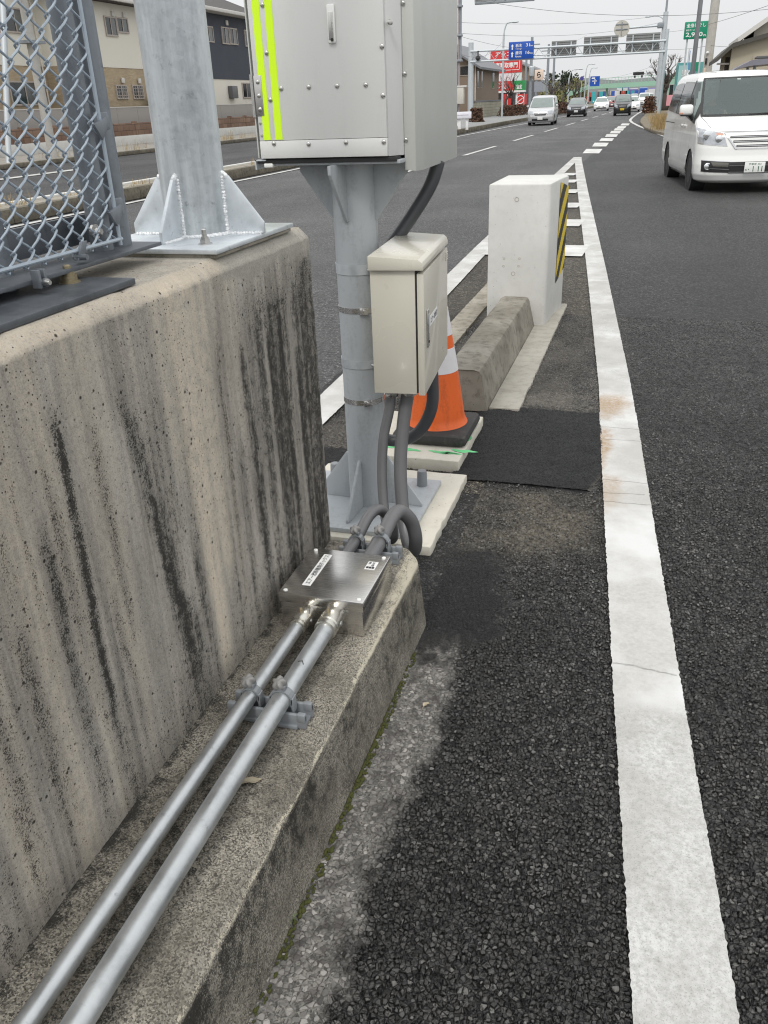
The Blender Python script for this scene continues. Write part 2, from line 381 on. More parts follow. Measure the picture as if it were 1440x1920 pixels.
def m_concrete(name, lo, hi, stain=(.12, .11, .09), amt=.5, rough=.9, bump=.35):
    b = NB(name); fine = b.noise(180, 3, .7); mid = b.noise(17, 5, .65); big = b.noise(2.5, 4)
    c = b.mix(b.rng(big, .3, .7), lo, hi); c = b.mix(b.rng(b.math('ADD', mid, b.math('MULTIPLY', fine, .4)), .68, .95, 0, amt), c, stain)
    pv = b.vor(45); ps = b.t.nodes.new('ShaderNodeSeparateColor'); b.put(ps.inputs[0], pv.outputs['Color'])
    pit = b.math('MULTIPLY', b.rng(pv.outputs[0], .07, .14, 1, 0), b.math('GREATER_THAN', ps.outputs[0], .8))
    c = b.mix(b.math('MULTIPLY', pit, .7), c, (.06, .055, .05))
    b.set(Base_Color=c, Roughness=rough); b.bs.inputs['Specular IOR Level'].default_value = .25
    b.bump(b.math('SUBTRACT', b.math('ADD', mid, b.math('MULTIPLY', fine, .5)), pit), bump, .004); return b.m
def m_line():
    b = NB('road_paint'); fine = b.noise(240, 3, .7); mid = b.noise(70, 6, .7); big = b.noise(2.2, 4)
    c = b.mix(b.rng(mid, .3, .7), (.42, .41, .385), (.56, .555, .535)); c = b.mix(b.rng(big, .42, .62, 0, .8), c, (.70, .70, .70))
    c = b.mix(b.math('MULTIPLY', b.att('worn'), b.rng(mid, .38, .68, .15, .8)), c, (.31, .305, .285))
    c = b.mix(b.rng(b.math('ADD', fine, b.math('MULTIPLY', b.att('worn'), .08)), .63, .74, 0, .55), c, (.20, .19, .17))
    c = b.mix(b.math('MULTIPLY', b.att('stain'), b.rng(mid, .25, .6, .2, .95)), c, (.33, .21, .10))
    c = b.mix(b.att('crack'), c, (.03, .03, .03))
    b.set(Base_Color=c, Roughness=.75); b.bs.inputs['Specular IOR Level'].default_value = .3
    b.bump(b.math('ADD', b.math('MULTIPLY', fine, .6), mid), .28, .003); return b.m
def m_galv(name, lo, hi, rough=.42, metal=.75, streak=True):
    b = NB(name); sp = b.vor(70); s_ = b.t.nodes.new('ShaderNodeSeparateColor'); b.put(s_.inputs[0], sp.outputs['Color'])
    st = b.noise(1, 6, .68, b.co((15, 15, 1.5))) if streak else b.noise(9, 5, .6)
    c = b.mix(b.rng(st, .3, .72), lo, hi); c = b.mix(b.math('MULTIPLY', s_.outputs[0], .22), c, hi)
    c = b.mix(b.rng(b.noise(11, 6, .7), .50, .72, 0, .55), c, tuple(x * .8 for x in lo)); c = b.mix(b.rng(b.noise(45, 5, .7), .60, .72, 0, .5), c, tuple(x * .5 for x in lo))
    b.set(Base_Color=c, Roughness=b.rng(st, .3, .7, rough - .08, rough + .14), Metallic=metal); b.bump(b.noise(55, 4), .12, .003); return b.m
def m_steel():
    b = NB('brushed_stainless'); n = b.noise(1, 3, .6, b.co((4, 700, 300)))
    b.set(Base_Color=(.70, .685, .67), Metallic=1., Roughness=b.rng(n, .3, .7, .20, .30)); b.bump(n, .03, .001); return b.m
def m_glass(name, col, rough=.03, alpha=.80):
    b = NB(name); b.set(Base_Color=col, Roughness=rough, Metallic=0.)
    b.bs.inputs['Specular IOR Level'].default_value = .9
    tr = b.t.nodes.new('ShaderNodeBsdfTransparent'); tr.inputs[0].default_value = (.80, .88, .86, 1); mx = b.t.nodes.new('ShaderNodeMixShader'); mx.inputs[0].default_value = alpha
    b.t.links.new(tr.outputs[0], mx.inputs[1]); b.t.links.new(b.bs.outputs[0], mx.inputs[2]); b.t.links.new(mx.outputs[0], b.out.inputs[0]); return b.m

A_NEAR = m_asphalt_near()
A_MAIN = m_asphalt_far('main_road_asphalt', (.078, .078, .079), (.20, .199, .198), .62)
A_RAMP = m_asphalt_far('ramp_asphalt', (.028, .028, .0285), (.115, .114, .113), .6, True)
A_OLD = m_asphalt_far('side_road_asphalt', (.08, .08, .082), (.15, .15, .152), .75)
PATCH = m_asphalt_far('fresh_asphalt', (.003, .003, .0033), (.017, .017, .0175), .62)
WALL = m_wall(); KERB = m_kerb(); LINE = m_line()
CONC = m_concrete('pale_concrete', (.55, .545, .52), (.63, .625, .60), (.42, .41, .38), .25)
FOOT = m_concrete('cream_mortar', (.54, .51, .435), (.65, .62, .545), (.38, .35, .28), .35)
OLDC = m_concrete('old_concrete', (.22, .20, .16), (.36, .335, .285), (.075, .068, .055), .8)
ISK = m_concrete('island_kerb_concrete', (.15, .135, .108), (.30, .28, .24), (.06, .052, .042), .75)
GRIT = m_concrete('gutter_concrete', (.31, .29, .25), (.42, .40, .35), (.16, .15, .13), .5)
MEDC = m_concrete('dirty_median_concrete', (.12, .108, .085), (.23, .205, .16), (.035, .032, .026), .85)
GALV = m_galv('galvanised_steel', (.33, .36, .38), (.74, .78, .80), .40, .6)
GALVK = m_galv('dark_galvanised_steel', (.07, .078, .088), (.17, .185, .205), .5, .45, False)
GALVP = m_galv('galvanised_plate', (.55, .59, .62), (.74, .78, .81), .38, .55, False)
GALVD = m_galv('dull_galvanised_steel', (.14, .157, .178), (.29, .315, .345), .5, .5)
PIPE = m_galv('galvanised_conduit', (.42, .44, .45), (.60, .62, .63), .38, .78, False)
WELD = pm('weld_bead', (.85, .86, .87), .35, .5, .15, 60, .8, 160)
STEEL = m_steel()
BOLT = pm('bolt_metal', (.55, .54, .52), .3, .95, .15, 40)
RUSTB = pm('zinc_yellow_bolt', (.33, .28, .18), .5, .7, .35, 90, .3, 200)
BRASSY = pm('zinc_coupling', (.60, .585, .53), .28, .9, .2, 20)
WIRE = pm('coated_wire', (.40, .46, .52), .38, .35, .15, 30)
POSTG = pm('grey_post_paint', (.41, .435, .455), .5, 0, .07, 4, .04, 60, .4, dirt=.35)
CABG = pm('cabinet_light_grey', (.68, .68, .665), .42, 0, .03, 2, 0, 80, .45, dirt=.10, dcol=(.35, .34, .31))
CABH = pm('cabinet_hood_grey', (.52, .53, .50), .4, 0, .03, 2, 0, 80, .45, dirt=.10, dcol=(.3, .29, .27))
BEIGE = pm('control_box_beige', (.58, .555, .475), .30, 0, .02, 2, 0, 80, .5, .25)
DARK = pm('dark_gap', (.02, .02, .02), .7)
HOSE = pm('grey_pvc_hose', (.135, .135, .14), .42, 0, .10, 14, .08, 120)
HOSED = pm('dark_pvc_hose', (.07, .072, .078), .42, 0, .10, 14, .08, 120)
CLIP = pm('grey_plastic', (.22, .235, .25), .45, 0, .08, 25)
CLIPD = pm('grey_plastic_knob', (.24, .235, .23), .5, 0, .1, 40)
FLUO = NB('fluorescent_tape'); FLUO.set(Base_Color=(.58, .86, .012), Roughness=.4, Emission_Color=(.55, .9, .0, 1), Emission_Strength=.13); FLUO = FLUO.m
WHITEP = pm('white_plastic', (.82, .82, .80), .4)
LABEL = pm('white_label', (.83, .83, .82), .45, 0, .02)
INK = pm('black_ink', (.02, .02, .022), .5)
ORANGE = pm('cone_orange', (.80, .135, .018), .42, 0, .10, 7, .05, 60, dirt=.5, dcol=(.30, .05, .012))
CONEW = pm('reflective_white', (.72, .70, .71), .5, 0, .06, 30)
RUBBER = pm('black_rubber', (.035, .034, .033), .75, 0, .35, 12, .2, 120, dirt=.6, dcol=(.12, .115, .105))
YELLOW = pm('hazard_yellow', (.68, .50, .02), .5, 0, .12, 10)
BLACK = pm('hazard_black', (.025, .025, .024), .6)
GREENP = pm('green_spray_paint', (.16, .58, .25), .7, 0, .25, 30)
MOSS = pm('moss_green', (.052, .056, .010), .95, 0, .5, 120, .5, 300)
LEAFD = pm('dead_leaf_tan', (.42, .36, .26), .8, 0, .2, 60)

# ================================================================ the ground, roads and markings
gr = MB(); gr.poly([(-1500, -400, -.06), (1500, -400, -.06), (1500, 2500, -.06), (-1500, 2500, -.06)])
EARTH = m_concrete('bare_ground', (.17, .15, .11), (.27, .24, .18), (.10, .09, .06), .6)
tag(gr.build('ground', EARTH), kind='structure')
tag(MB().poly([(-9.45, -60, -.009), (-.95, -60, -.009), (-.95, 900, -.009), (-9.45, 900, -.009)]).build('main_road', A_MAIN), kind='structure')
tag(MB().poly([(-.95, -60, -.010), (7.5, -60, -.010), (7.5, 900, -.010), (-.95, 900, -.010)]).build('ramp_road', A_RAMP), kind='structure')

# the road beside the kerb: every stone of the open-graded asphalt is relief
ny, nx = 800, 400
yy = -1.75 + 3.1 * (np.arange(ny) / (ny - 1)) ** 1.12; xx = np.linspace(.335, 1.72, nx)
X, Y = np.meshgrid(xx, yy)
n1 = fb(X * 9, Y * 9, 3); n2 = fb(X * 40, Y * 40, 5)
sedge = .495 + .05 * (fb(Y * 4, Y * 0 + 2, 8) - .5) * 2 + .02 * (n2 - .5)
strip = ss(.035, -.030, X - sedge - .06 * (n2 - .5)) * ss(-.08, -.2, Y + .12 * (n2 - .5))
# fresh cold-mix worked in around the end of the kerb and the footing
def blob(cx, cy, rx, ry): return 1 - np.sqrt(((X - cx) / rx) ** 2 + ((Y - cy) / ry) ** 2)
p1 = ss(-.12, .22, blob(.40, .08, .19, .36) + .8 * (n1 - .5) + .45 * (n2 - .5)) * .85
p2 = ss(-.03, .03, (Y - (1.10 + .10 * (.8 - X) - .02 * np.sin(X * 9))) * 2 + .25 * (n1 - .5) + .06 * (n2 - .5)) * ss(.0, .04, .87 - X + .06 * (n1 - .5))
patch = np.maximum(p1 * .9, ss(-.02, .02, Y - 1.095 - .13 * np.maximum(0, .80 - X) - 1.6 * np.maximum(0, .36 - X) ** 2 * 6 + .07 * (n2 - .5) + .05 * (n1 - .5)) * ss(-.012, .012, .80 + .08 * ss(1.06, 1.5, Y) + .03 * (n2 - .5) - X))
tan = (.25 + .75 * ss(.3, .7, fb(X * 5, Y * 5, 21))) * ss(.25, .75, Y + .2 * (n1 - .5)) * ss(1.15, 1.0, Y) * ss(.95, .75, X)
me = grid_mesh('road_shoulder', X, Y, np.zeros_like(X) + .0, dict(strip=strip, patch=patch, tan=tan))
tag(link('road_shoulder', me, A_NEAR, smooth=180), kind='structure')

yy = 1.34 + 3.2 * (np.arange(420) / 419) ** 1.25; X, Y = np.meshgrid(np.linspace(.62, 2.5, 330), yy)
n1 = fb(X * 9, Y * 9, 3)
tan = ss(.35, .75, fb(X * 5, Y * 5, 21)) * .5 * ss(.95, .8, X)
X = X + ss(1.34, 4.5, Y) * 1.4 * (X - .62) / 1.88 - .26 * ss(2.2, 4.5, Y)
me = grid_mesh('ramp_surface', X, Y, np.zeros_like(X) - .0005, dict(strip=np.zeros_like(X), patch=np.zeros_like(X), tan=tan))
tag(link('ramp_surface', me, A_NEAR, smooth=180), kind='structure')

def marking(name, pts, z=.006):
    """flat painted patch"""
    return tag(MB().poly([(p[0], p[1], z) for p in pts]).build(name, LINE), kind='structure')
def stripe(name, pts, wd, z=.006, jag=0., cols=4, seed=1, step=.25, worn=.3, extra=None):
    """painted line along a polyline with uneven edges"""
    P = [Vector((p[0], p[1], 0)) for p in pts]; cen = []
    for a, c in zip(P[:-1], P[1:]):
        k = max(1, int((c - a).length / step)); cen += [a.lerp(c, i / k) for i in range(k)]
    cen.append(P[-1]); n = len(cen)
    T = [(cen[min(i + 1, n - 1)] - cen[max(i - 1, 0)]).normalized() for i in range(n)]
    cx = np.array([c.x for c in cen]); cy = np.array([c.y for c in cen]); nx_ = np.array([t.y for t in T]); ny_ = np.array([-t.x for t in T])
    wv = np.array(wd) if isinstance(wd, (list, tuple, np.ndarray)) else np.full(n, wd)
    if len(wv) != n: wv = np.interp(np.linspace(0, 1, n), np.linspace(0, 1, len(wv)), wv)
    s = np.arange(n) * step; t = np.linspace(-.5, .5, cols)
    l = -.5 * wv - jag * (fb(s / .011, s * 0 + 1, seed) - .3) - jag * .35 * (fb(s / .05, s * 0 + 1, seed + 1) - .5); r = .5 * wv + jag * (fb(s / .011, s * 0 + 5, seed + 2) - .3) + jag * .35 * (fb(s / .05, s * 0 + 1, seed + 3) - .5)
    off = l[:, None] + (r - l)[:, None] * (t + .5)[None, :]
    Xs = cx[:, None] + nx_[:, None] * off; Ys = cy[:, None] + ny_[:, None] * off
    at = dict(worn=np.full(Xs.shape, worn), stain=np.zeros(Xs.shape), crack=np.zeros(Xs.shape))
    if extra: extra(Xs, Ys, at)
    me = grid_mesh(name, Xs, Ys, np.full(Xs.shape, z), at)
    o = tag(link(name, me, LINE, smooth=180), kind='structure')
    return o
# the broad edge line of the nose, from the photographer's feet to its tip
def weather(Xs, Ys, at):
    n = fb(Xs * 12, Ys * 12, 31); f = fb(Xs * 60, Ys * 60, 33)
    at['worn'][:] = np.clip(1.0 * ss(-.30 + .12 * (n - .5), -.42, Ys) + .12 + .75 * ss(.75, 1.3, Ys) * n + .6 * ss(2.4, 3.2, Ys) * n, 0, 1)
    for (cx, cy, rx, ry, k) in ((.84, 2.32, .11, .20, .85), (.83, 1.62, .05, .28, .9), (.86, 1.15, .10, .2, .55)):
        at['stain'][:] = np.maximum(at['stain'], k * ss(-.35, .5, 1 - np.sqrt(((Xs - cx) / rx) ** 2 + ((Ys - cy) / ry) ** 2) + .9 * (n - .5) + .3 * (f - .5)))
    for y0, sl_, ln in ((-.16, -.10, 1), (1.02, .0, 1), (1.25, -.05, 1), (1.78, .03, 1), (1.12, .1, .6), (1.95, -.02, 1)):
        yc = y0 + sl_ * (Xs - 1.0) + .012 * (fb(Xs * 25, Xs * 0 + 3, int(abs(y0) * 100)) - .5)
        at['crack'][:] = np.maximum(at['crack'], ss(.0038, .001, np.abs(Ys - yc)) * .6 * (Xs < .87 + .3 * ln))
stripe('edge_line', [(1.20, -1.62), (1.074, -.15), (.986, .94), (.886, 2.2)], .197, .0045, .0065, 44, 3, .004, .4, weather)
stripe('edge_line', [(.886, 2.2), (.844, 2.73), (.628, 5.0), (.461, 6.75), (-.30, 14.5), (-1.15, 23.4), (-1.25, 24.6)], .19, .0045, .006, 8, 5, .02, .3, weather)
stripe('edge_line', [(-.80, -6), (-.79, 2.2), (-.88, 5.8), (-.95, 8.0), (-1.12, 16.), (-1.28, 24.55)], .20, .0050, .006, 6, 7, .03, .3, weather)
for i, (px, py, t_) in enumerate(((1062, 470, 21), (1062, 418, 13), (1062, 385, 9.), (1062, 359, 6.5), (1062, 340, 5.5), (1066, 327, 4.5))):
    a = G(px, py); c = G(px, py + t_ * .5); tk = 2 * abs(c.y - a.y)
    lx = np.interp(a.y, [2, 8, 16, 24.5], [-.79, -.95, -1.12, -1.28]); rx = np.interp(a.y, [2.2, 5, 6.75, 14.5, 23.4], [.9, .6, .46, -.3, -1.15])
    yc = a.y
    stripe('zebra_bar', [(lx + .08, yc + .02), (rx - .08, yc - .02)], tk, .0065, .01, 6, 40 + i, .03, .3)
for q in (((622, 671), (695, 671), (680, 691), (605, 691)), ((660, 643), (724, 643), (712, 660), (648, 660)), ((690, 622), (748, 622), (738, 636), (680, 636)), ((714, 604), (766, 604), (757, 617), (706, 617)),
          ((735, 590), (780, 590), (772, 601), (727, 601)), ((752, 578), (793, 578), (787, 588), (745, 588)), ((766, 568), (803, 568), (797, 577), (758, 577)), ((783, 556), (818, 556), (812, 565), (775, 565))):
    P = [G(840 + x / 2.4, y / 2.4) for x, y in q]
    marking('broken_line', [P[3], P[2], P[1], P[0]])
for k in range(16):
    y0 = 26.6 + 9.75 * k; x0 = -5.10 + .0155 * (y0 - 26.6) * .9
    stripe('lane_line', [(x0, y0), (x0 + .08, y0 + 5.6)], .15, .006, .02, 3, 80 + k, .2, .5)
for k in range(1):
    stripe('lane_line', [(-5.3, 26.6 - 9.75 * (k + 1)), (-5.22, 32.2 - 9.75 * (k + 1))], .15, .006, .02, 3, 90 + k, .2, .5)
stripe('edge_line', [(-9.15, -20), (-9.15, 13), (-9.0, 26), (-8.85, 42), (-8.3, 62), (-7.6, 82), (-6.6, 120), (-3, 200)], .15, .006, .015, 4, 99, .15, .35)
stripe('edge_line', [(2.6, 20), (1.9, 28), (1.28, 36.2), (.74, 41.4), (-.19, 51.1), (-.75, 58), (-1.05, 63.5), (-1.12, 70), (-1.08, 85), (-.7, 112), (1.5, 200)], .17, .006, .01, 4, 101, .15, .2)

# ================================================================ the retaining wall (front face at x = 0, end at y = 0)
zz = np.concatenate([np.linspace(0, .2, 4)[:-1], np.linspace(.2, 1.258, 250), np.array([1.266, 1.276, 1.287])])
xr = np.concatenate([np.zeros(253), np.array([-.005, -.014, -.026])])
topx = np.linspace(-.026, -.385, 60)[1:]; zz = np.concatenate([zz, np.full(59, 1.2895), [1.28, 1.262, .6, 0]]); xr = np.concatenate([xr, topx, [-.395, -.40, -.40, -.40]])
yv = np.concatenate([np.linspace(-6, -2.1, 12)[:-1], np.linspace(-2.1, -.014, 460), -.014 + .014 * np.sin(np.linspace(0, np.pi / 2, 7)[1:])])
ins = np.concatenate([np.zeros(471), .014 * (1 - np.cos(np.linspace(0, np.pi / 2, 7)[1:]))])
Yw, Zw = np.meshgrid(yv, zz, indexing='ij'); Xw = np.broadcast_to(xr, Yw.shape).copy()
I_ = ins[:, None]; Xw = np.where(Xw > -.2, Xw - I_, Xw + I_); Zw = np.where(Zw > .7, Zw - I_ * (Zw > 1.2), Zw)
face = (np.abs(xr) < .03)[None, :] & (Zw < 1.30)
rag = ss(1.20, 1.29, Zw) * (Xw > -.06)
Xw = Xw - rag * .010 * np.maximum(0, fb(Yw * 22, Zw * 22, 71) - .5) - .004 * (fb(Yw * 6, Zw * 6, 72) - .5) * face
Zw = Zw - rag * .016 * np.maximum(0, fb(Yw * 9, Zw * 4, 73) - .45)
Xw = Xw - .006 * ss(-.05, 0, Yw) * fb(Zw * 40, Yw * 40, 74) * face
Z1 = Zw + 0; gm = np.zeros_like(Xw); wob = (fb(Zw * 3, Yw * 2, 75) - .5) * .05
for (u0, zt, zb, wd, k, lean) in ((-1.252, 1.19, .40, .020, .86, -.02), (-1.075, 1.16, .25, .034, .66, .19), (-1.345, 1.02, .30, .026, .62, 0), (-1.005, .95, .22, .045, .60, .08), (-.93, .66, .2, .05, .62, 0), (-1.19, .8, .3, .02, .45, .03),
        (-.645, 1.22, .30, .022, .55, -.03), (-.60, .9, .25, .03, .5, 0), (-.525, 1.13, .25, .030, .66, .02), (-.50, .8, .25, .03, .66, 0), (-.43, 1.20, .26, .026, .62, 0), (-.35, 1.16, .25, .035, .66, 0), (-.27, 1.20, .25, .03, .70, 0), (-.17, 1.22, .25, .025, .70, 0), (-.11, 1.23, .2, .03, .72, 0),
        (-1.45, .9, .3, .03, .5, 0), (-1.55, 1.2, .3, .05, .5, 0), (-.87, .75, .25, .025, .5, 0)):
    c0 = u0 + lean * (zt - Zw) + wob
    gm = np.maximum(gm, k * np.exp(-((Yw - c0) / wd) ** 2) * ss(zt + .03, zt - .12, Zw) * (.35 + .65 * ss(zb - .15, zb + .2, Zw) + .2) * (.6 + .8 * fb(Yw * 50, Zw * 3, 76)))
ez = .62 * fb(Zw * 2.2 + 3, Yw * 6, 90)
gm = gm * (.75 + .5 * fb(Yw * 8, Zw * 5, 92))
gm = np.maximum(gm, .50 * ss(.66, .26, Zw + .35 * (fb(Yw * 5, Zw * 2, 77) - .5)) * ss(-1.45, -1.0, Yw))
st1 = fb(Yw * 26, Zw * 1.1, 91, 5)
gm = np.maximum(gm, (.36 + .42 * ss(.35, .65, st1)) * ss(-.66, -.34, Yw) * ss(1.245, 1.12, Zw + .08 * (st1 - .5)))
gm = np.maximum(gm, (.52 + .30 * st1) * ss(-.26, -.08, Yw) * ss(1.25, 1.18, Zw))
gm = np.maximum(gm, (.12 + .46 * ss(.48, .72, st1)) * ss(1.24, 1.0, Zw)); gm = np.maximum(gm, (.40 + .25 * (fb(Yw * 5, Zw * 3, 95) - .5)) * ss(-.66, -.45, Yw) * ss(1.25, 1.15, Zw))
gm = np.maximum(gm, .38 * ss(-1.2, -1.7, Yw) * ss(1.28, 1.0, Zw)); gm = np.maximum(gm, .30 * np.exp(-((Yw + 1.42) / .12) ** 2) * ss(.75, 1.1, Zw))
gm = np.maximum(gm, .46 * np.exp(-((Yw + .90) / .10) ** 2) * ss(.62, .40, Zw))
lt = np.zeros_like(Xw)
for (u0, zt, zb, wd, k) in ((-.80, 1.27, .30, .055, 1.), (-.725, 1.27, .55, .04, .75), (-.86, 1.27, .9, .05, .6), (-.57, 1.27, .85, .05, .35), (-1.16, 1.0, .3, .03, .3), (-1.56, .95, .35, .06, .7), (-1.42, .7, .25, .06, .6), (-1.16, 1.2, .5, .05, .45), (-.66, .9, .35, .03, .3), (-1.30, .6, .2, .03, .5)):
    c0 = u0 + wob * .6; w_ = wd * (.55 + .6 * ss(.2, 1.2, Zw))
    lt = np.maximum(lt, k * np.exp(-((Yw - c0) / w_) ** 4) * ss(zb - .1, zb + .06, Zw))
gm = gm * (1 - .92 * np.clip(lt, 0, 1) * (np.abs(Yw + .79) < .13))
mo = ss(.0, .04, (Zw - (1.245 - .05 * fb(Yw * 9, Yw * 0, 78))) * 2) * ss(-.60, -.57, Yw) * ss(-.07, -.10, Yw)
top = (Zw > 1.284) & (Xw < -.024); lt = np.where(top, .75 * (fb(Xw * 9, Yw * 6, 79)), lt); mo = np.where(top & (Yw < -.62), .15, mo)
gm = np.where(top, .25 * fb(Xw * 12, Yw * 7, 80) + .1, gm)
ed_ = ss(1.252, 1.264, Zw) * (Xw > -.03) * ss(-.52, -.60, Yw) * (.5 + .6 * fb(Yw * 20, Zw * 20, 81)); gm = gm * (1 - .7 * ed_)
wall = thing('retaining_wall', 'tall stained concrete wall with dark vertical streaks beside the road', 'wall', (-.2, -1.5, 0))
me = grid_mesh('wall_body', Xw, Yw, Zw, dict(grime=gm, light=lt, mortar=mo, edge=ed_))
link('wall_body', me, WALL, wall, smooth=40)
MB().poly([(-.37, -.0005, 0), (-.03, -.0005, 0), (-.03, -.0005, 1.26), (-.37, -.0005, 1.26)]).build('end_face', OLDC, wall)
for (y, z, r) in ((-1.448, .405, .021), (-.654, 1.099, .017), (-.040, .368, .015), (-.045, .93, .015)):
    MB().lathe([(r, -.02), (r, .0006), (r * .86, .0010), (r * .84, -.0002), (.0, -.0002)], (-.0005, y, z), (1, 0, 0), 20).build('tie_hole_plug', OLDC, wall)

# ================================================================ the low kerb the conduits lie on
pf = [(0.0, .2495)] + [(.305 * t, .2495) for t in np.linspace(0, 1, 90)[1:]] + [(.305 + .024 * t, .2495 - .021 * t) for t in np.linspace(0, 1, 10)[1:]] + [(.329 + .026 * t, .2285 - .2385 * t) for t in np.linspace(0, 1, 60)[1:]]
pf = np.array(pf); yk = np.concatenate([np.linspace(-6, -2.0, 10)[:-1], np.linspace(-2.0, -.09, 460), -.09 + .075 * np.sin(np.linspace(0, np.pi / 2, 9)[1:])])
ik = np.concatenate([np.zeros(469), .075 * (1 - np.cos(np.linspace(0, np.pi / 2, 9)[1:]))])
Yk = np.broadcast_to(yk[:, None], (len(yk), len(pf))).copy(); Xk = np.broadcast_to(pf[:, 0], Yk.shape).copy(); Zk = np.broadcast_to(pf[:, 1], Yk.shape).copy()
Xk = Xk - ik[:, None] * (Xk / .355) ** 3
ch = np.exp(-((Zk - .240) / .016) ** 2) * (Xk > .29)
Xk = Xk - ch * .012 * np.maximum(0, fb(Yk * 14, Zk * 14, 61) - .45) * 2; Zk = Zk - (.010 * np.maximum(0, fb(Yk * 16, Xk * 8, 62) - .5) * 2) * (Xk > .285) * (Zk > .2) - .003 * (fb(Yk * 9, Xk * 9, 63) - .5)
gk = .10 + .34 * np.exp(-((Xk - .16) / .08) ** 2) * ss(.24, .247, Zk) + .35 * fb(Xk * 6, Yk * 4, 64) * ss(-.2, -1.6, Yk) + .5 * np.exp(-(Xk / .03) ** 2)
gk = np.where((Zk < .22) & (Xk > .3), .15 + .62 * fb(Yk * 16, Zk * 5, 65) + .25 * ss(-.7, -1.6, Yk) * ss(.10, .22, Zk), gk)
gk = gk + .5 * ss(.0, .5, fb(Yk * 2.3, Xk * 6, 67) - .45) * (Xk > .2) * ss(-.5, -.7, Yk) * ss(-1.5, -1.1, Yk)
pk = ch * (.12 + .40 * ss(-1.05, -.45, Yk)) + .50 * np.exp(-((Zk - .227) / .0045) ** 2) * (Xk > .3) + .10 * (Zk < .23) * (Xk > .3) + .22 * ss(.18, .0, Zk) * (Xk > .3) + .3 * ss(-.55, -.1, Yk) * (Xk > .27) * (Zk > .2)
kerb = thing('concrete_kerb', 'low weathered concrete kerb with lichen carrying two conduits along the wall foot', 'kerb', (.17, -1.5, 0))
me = grid_mesh('kerb_body', Xk, Yk, Zk, dict(grime=gk, pale=pk)); link('kerb_body', me, KERB, kerb, smooth=50)
MB().poly([(0, -.0155, -.01), (.30, -.0155, -.01), (.275, -.0155, .24), (0, -.0155, .24)]).build('end_face', OLDC, kerb)
# moss along the kerb foot and one small weed
ms = MB()
for i in range(900):
    y = rng.uniform(-2.0, -.25); d = fb(np.array([y * 6.]), np.array([1.]), 66)[0]
    if rng.random() > (d - .22) * 2.2: continue
    x = .357 + rng.random() ** 2 * .016; r = rng.uniform(.0018, .0050)
    ms.ell((x, y, r * .2), r, r * 1.5, r * .75, 6, 4, .25)
tag(ms.build('moss', MOSS, smooth=180), 'dark green moss growing along the foot of the low kerb', 'moss', kind='stuff')
wd_ = MB(); wc = G(548, 1725)
for i in range(11):
    a = rng.uniform(0, 6.28); l = rng.uniform(.010, .022); p = Vector((wc.x, wc.y, .004)); q = p + Vector((math.cos(a) * l, math.sin(a) * l, rng.uniform(.004, .014))); s_ = Vector((-math.sin(a), math.cos(a), 0)) * l * .22; m_ = p.lerp(q, .6) + Vector((0, 0, .004))
    wd_.poly([p, m_ - s_, q, m_ + s_])
wd_.solo('weed', pm('weed_leaf', (.16, .21, .09), .7, 0, .3, 200), 'tiny green weed rooted in the moss at the kerb foot', 'weed')
def leaf(px, py, z, l, wdt, ang, label):
    c = G(px, py, z); b = MB(); a = Vector((math.cos(ang), math.sin(ang), 0)); s = Vector((-a.y, a.x, 0)); n = 7
    rows = []
    for i in range(n):
        t = i / (n - 1); w_ = wdt * math.sin(math.pi * (t * .94 + .03)) ** .8 * (1 + .25 * math.sin(t * 11))
        rows.append([c + a * (t - .5) * l + s * w_ * k + Vector((0, 0, .004 + .006 * abs(k) + .004 * math.sin(t * 5))) for k in (-.5, 0, .5)])
    for i in range(n - 1):
        for k in range(2): b.poly([rows[i][k], rows[i + 1][k], rows[i + 1][k + 1], rows[i][k + 1]])
    b.tube([rows[0][1], rows[0][1] - a * l * .25], .0007, 5)
    return b.solo('dead_leaf', LEAFD, label, 'leaf', smooth=180)
leaf(468, 1468, .25, .055, .020, R(35), 'dry pale leaf lying on the low kerb under the thicker conduit')
leaf(799, 1323, .004, .028, .016, R(70), 'small pale dead leaf on the stony strip beside the kerb')
# ================================================================ near hardware
def bolt(mb, x, y, z, r=.010, h=.03, n=6):
    mb.lathe([(r * 2.0, 0), (r * 2.0, .003)], (x, y, z), n=16)
    mb.lathe([(r * 1.55, .003), (r * 1.55, .003 + r * 1.1)], (x, y, z), n=n)
    mb.lathe([(r * 1.2, .003 + r * 1.1), (r * 1.2, .003 + r * 1.7)], (x, y, z), n=n)
    mb.lathe([(r * .75, .003 + r * 1.7), (r * .75, h), (r * .55, h + .002)], (x, y, z), n=12)

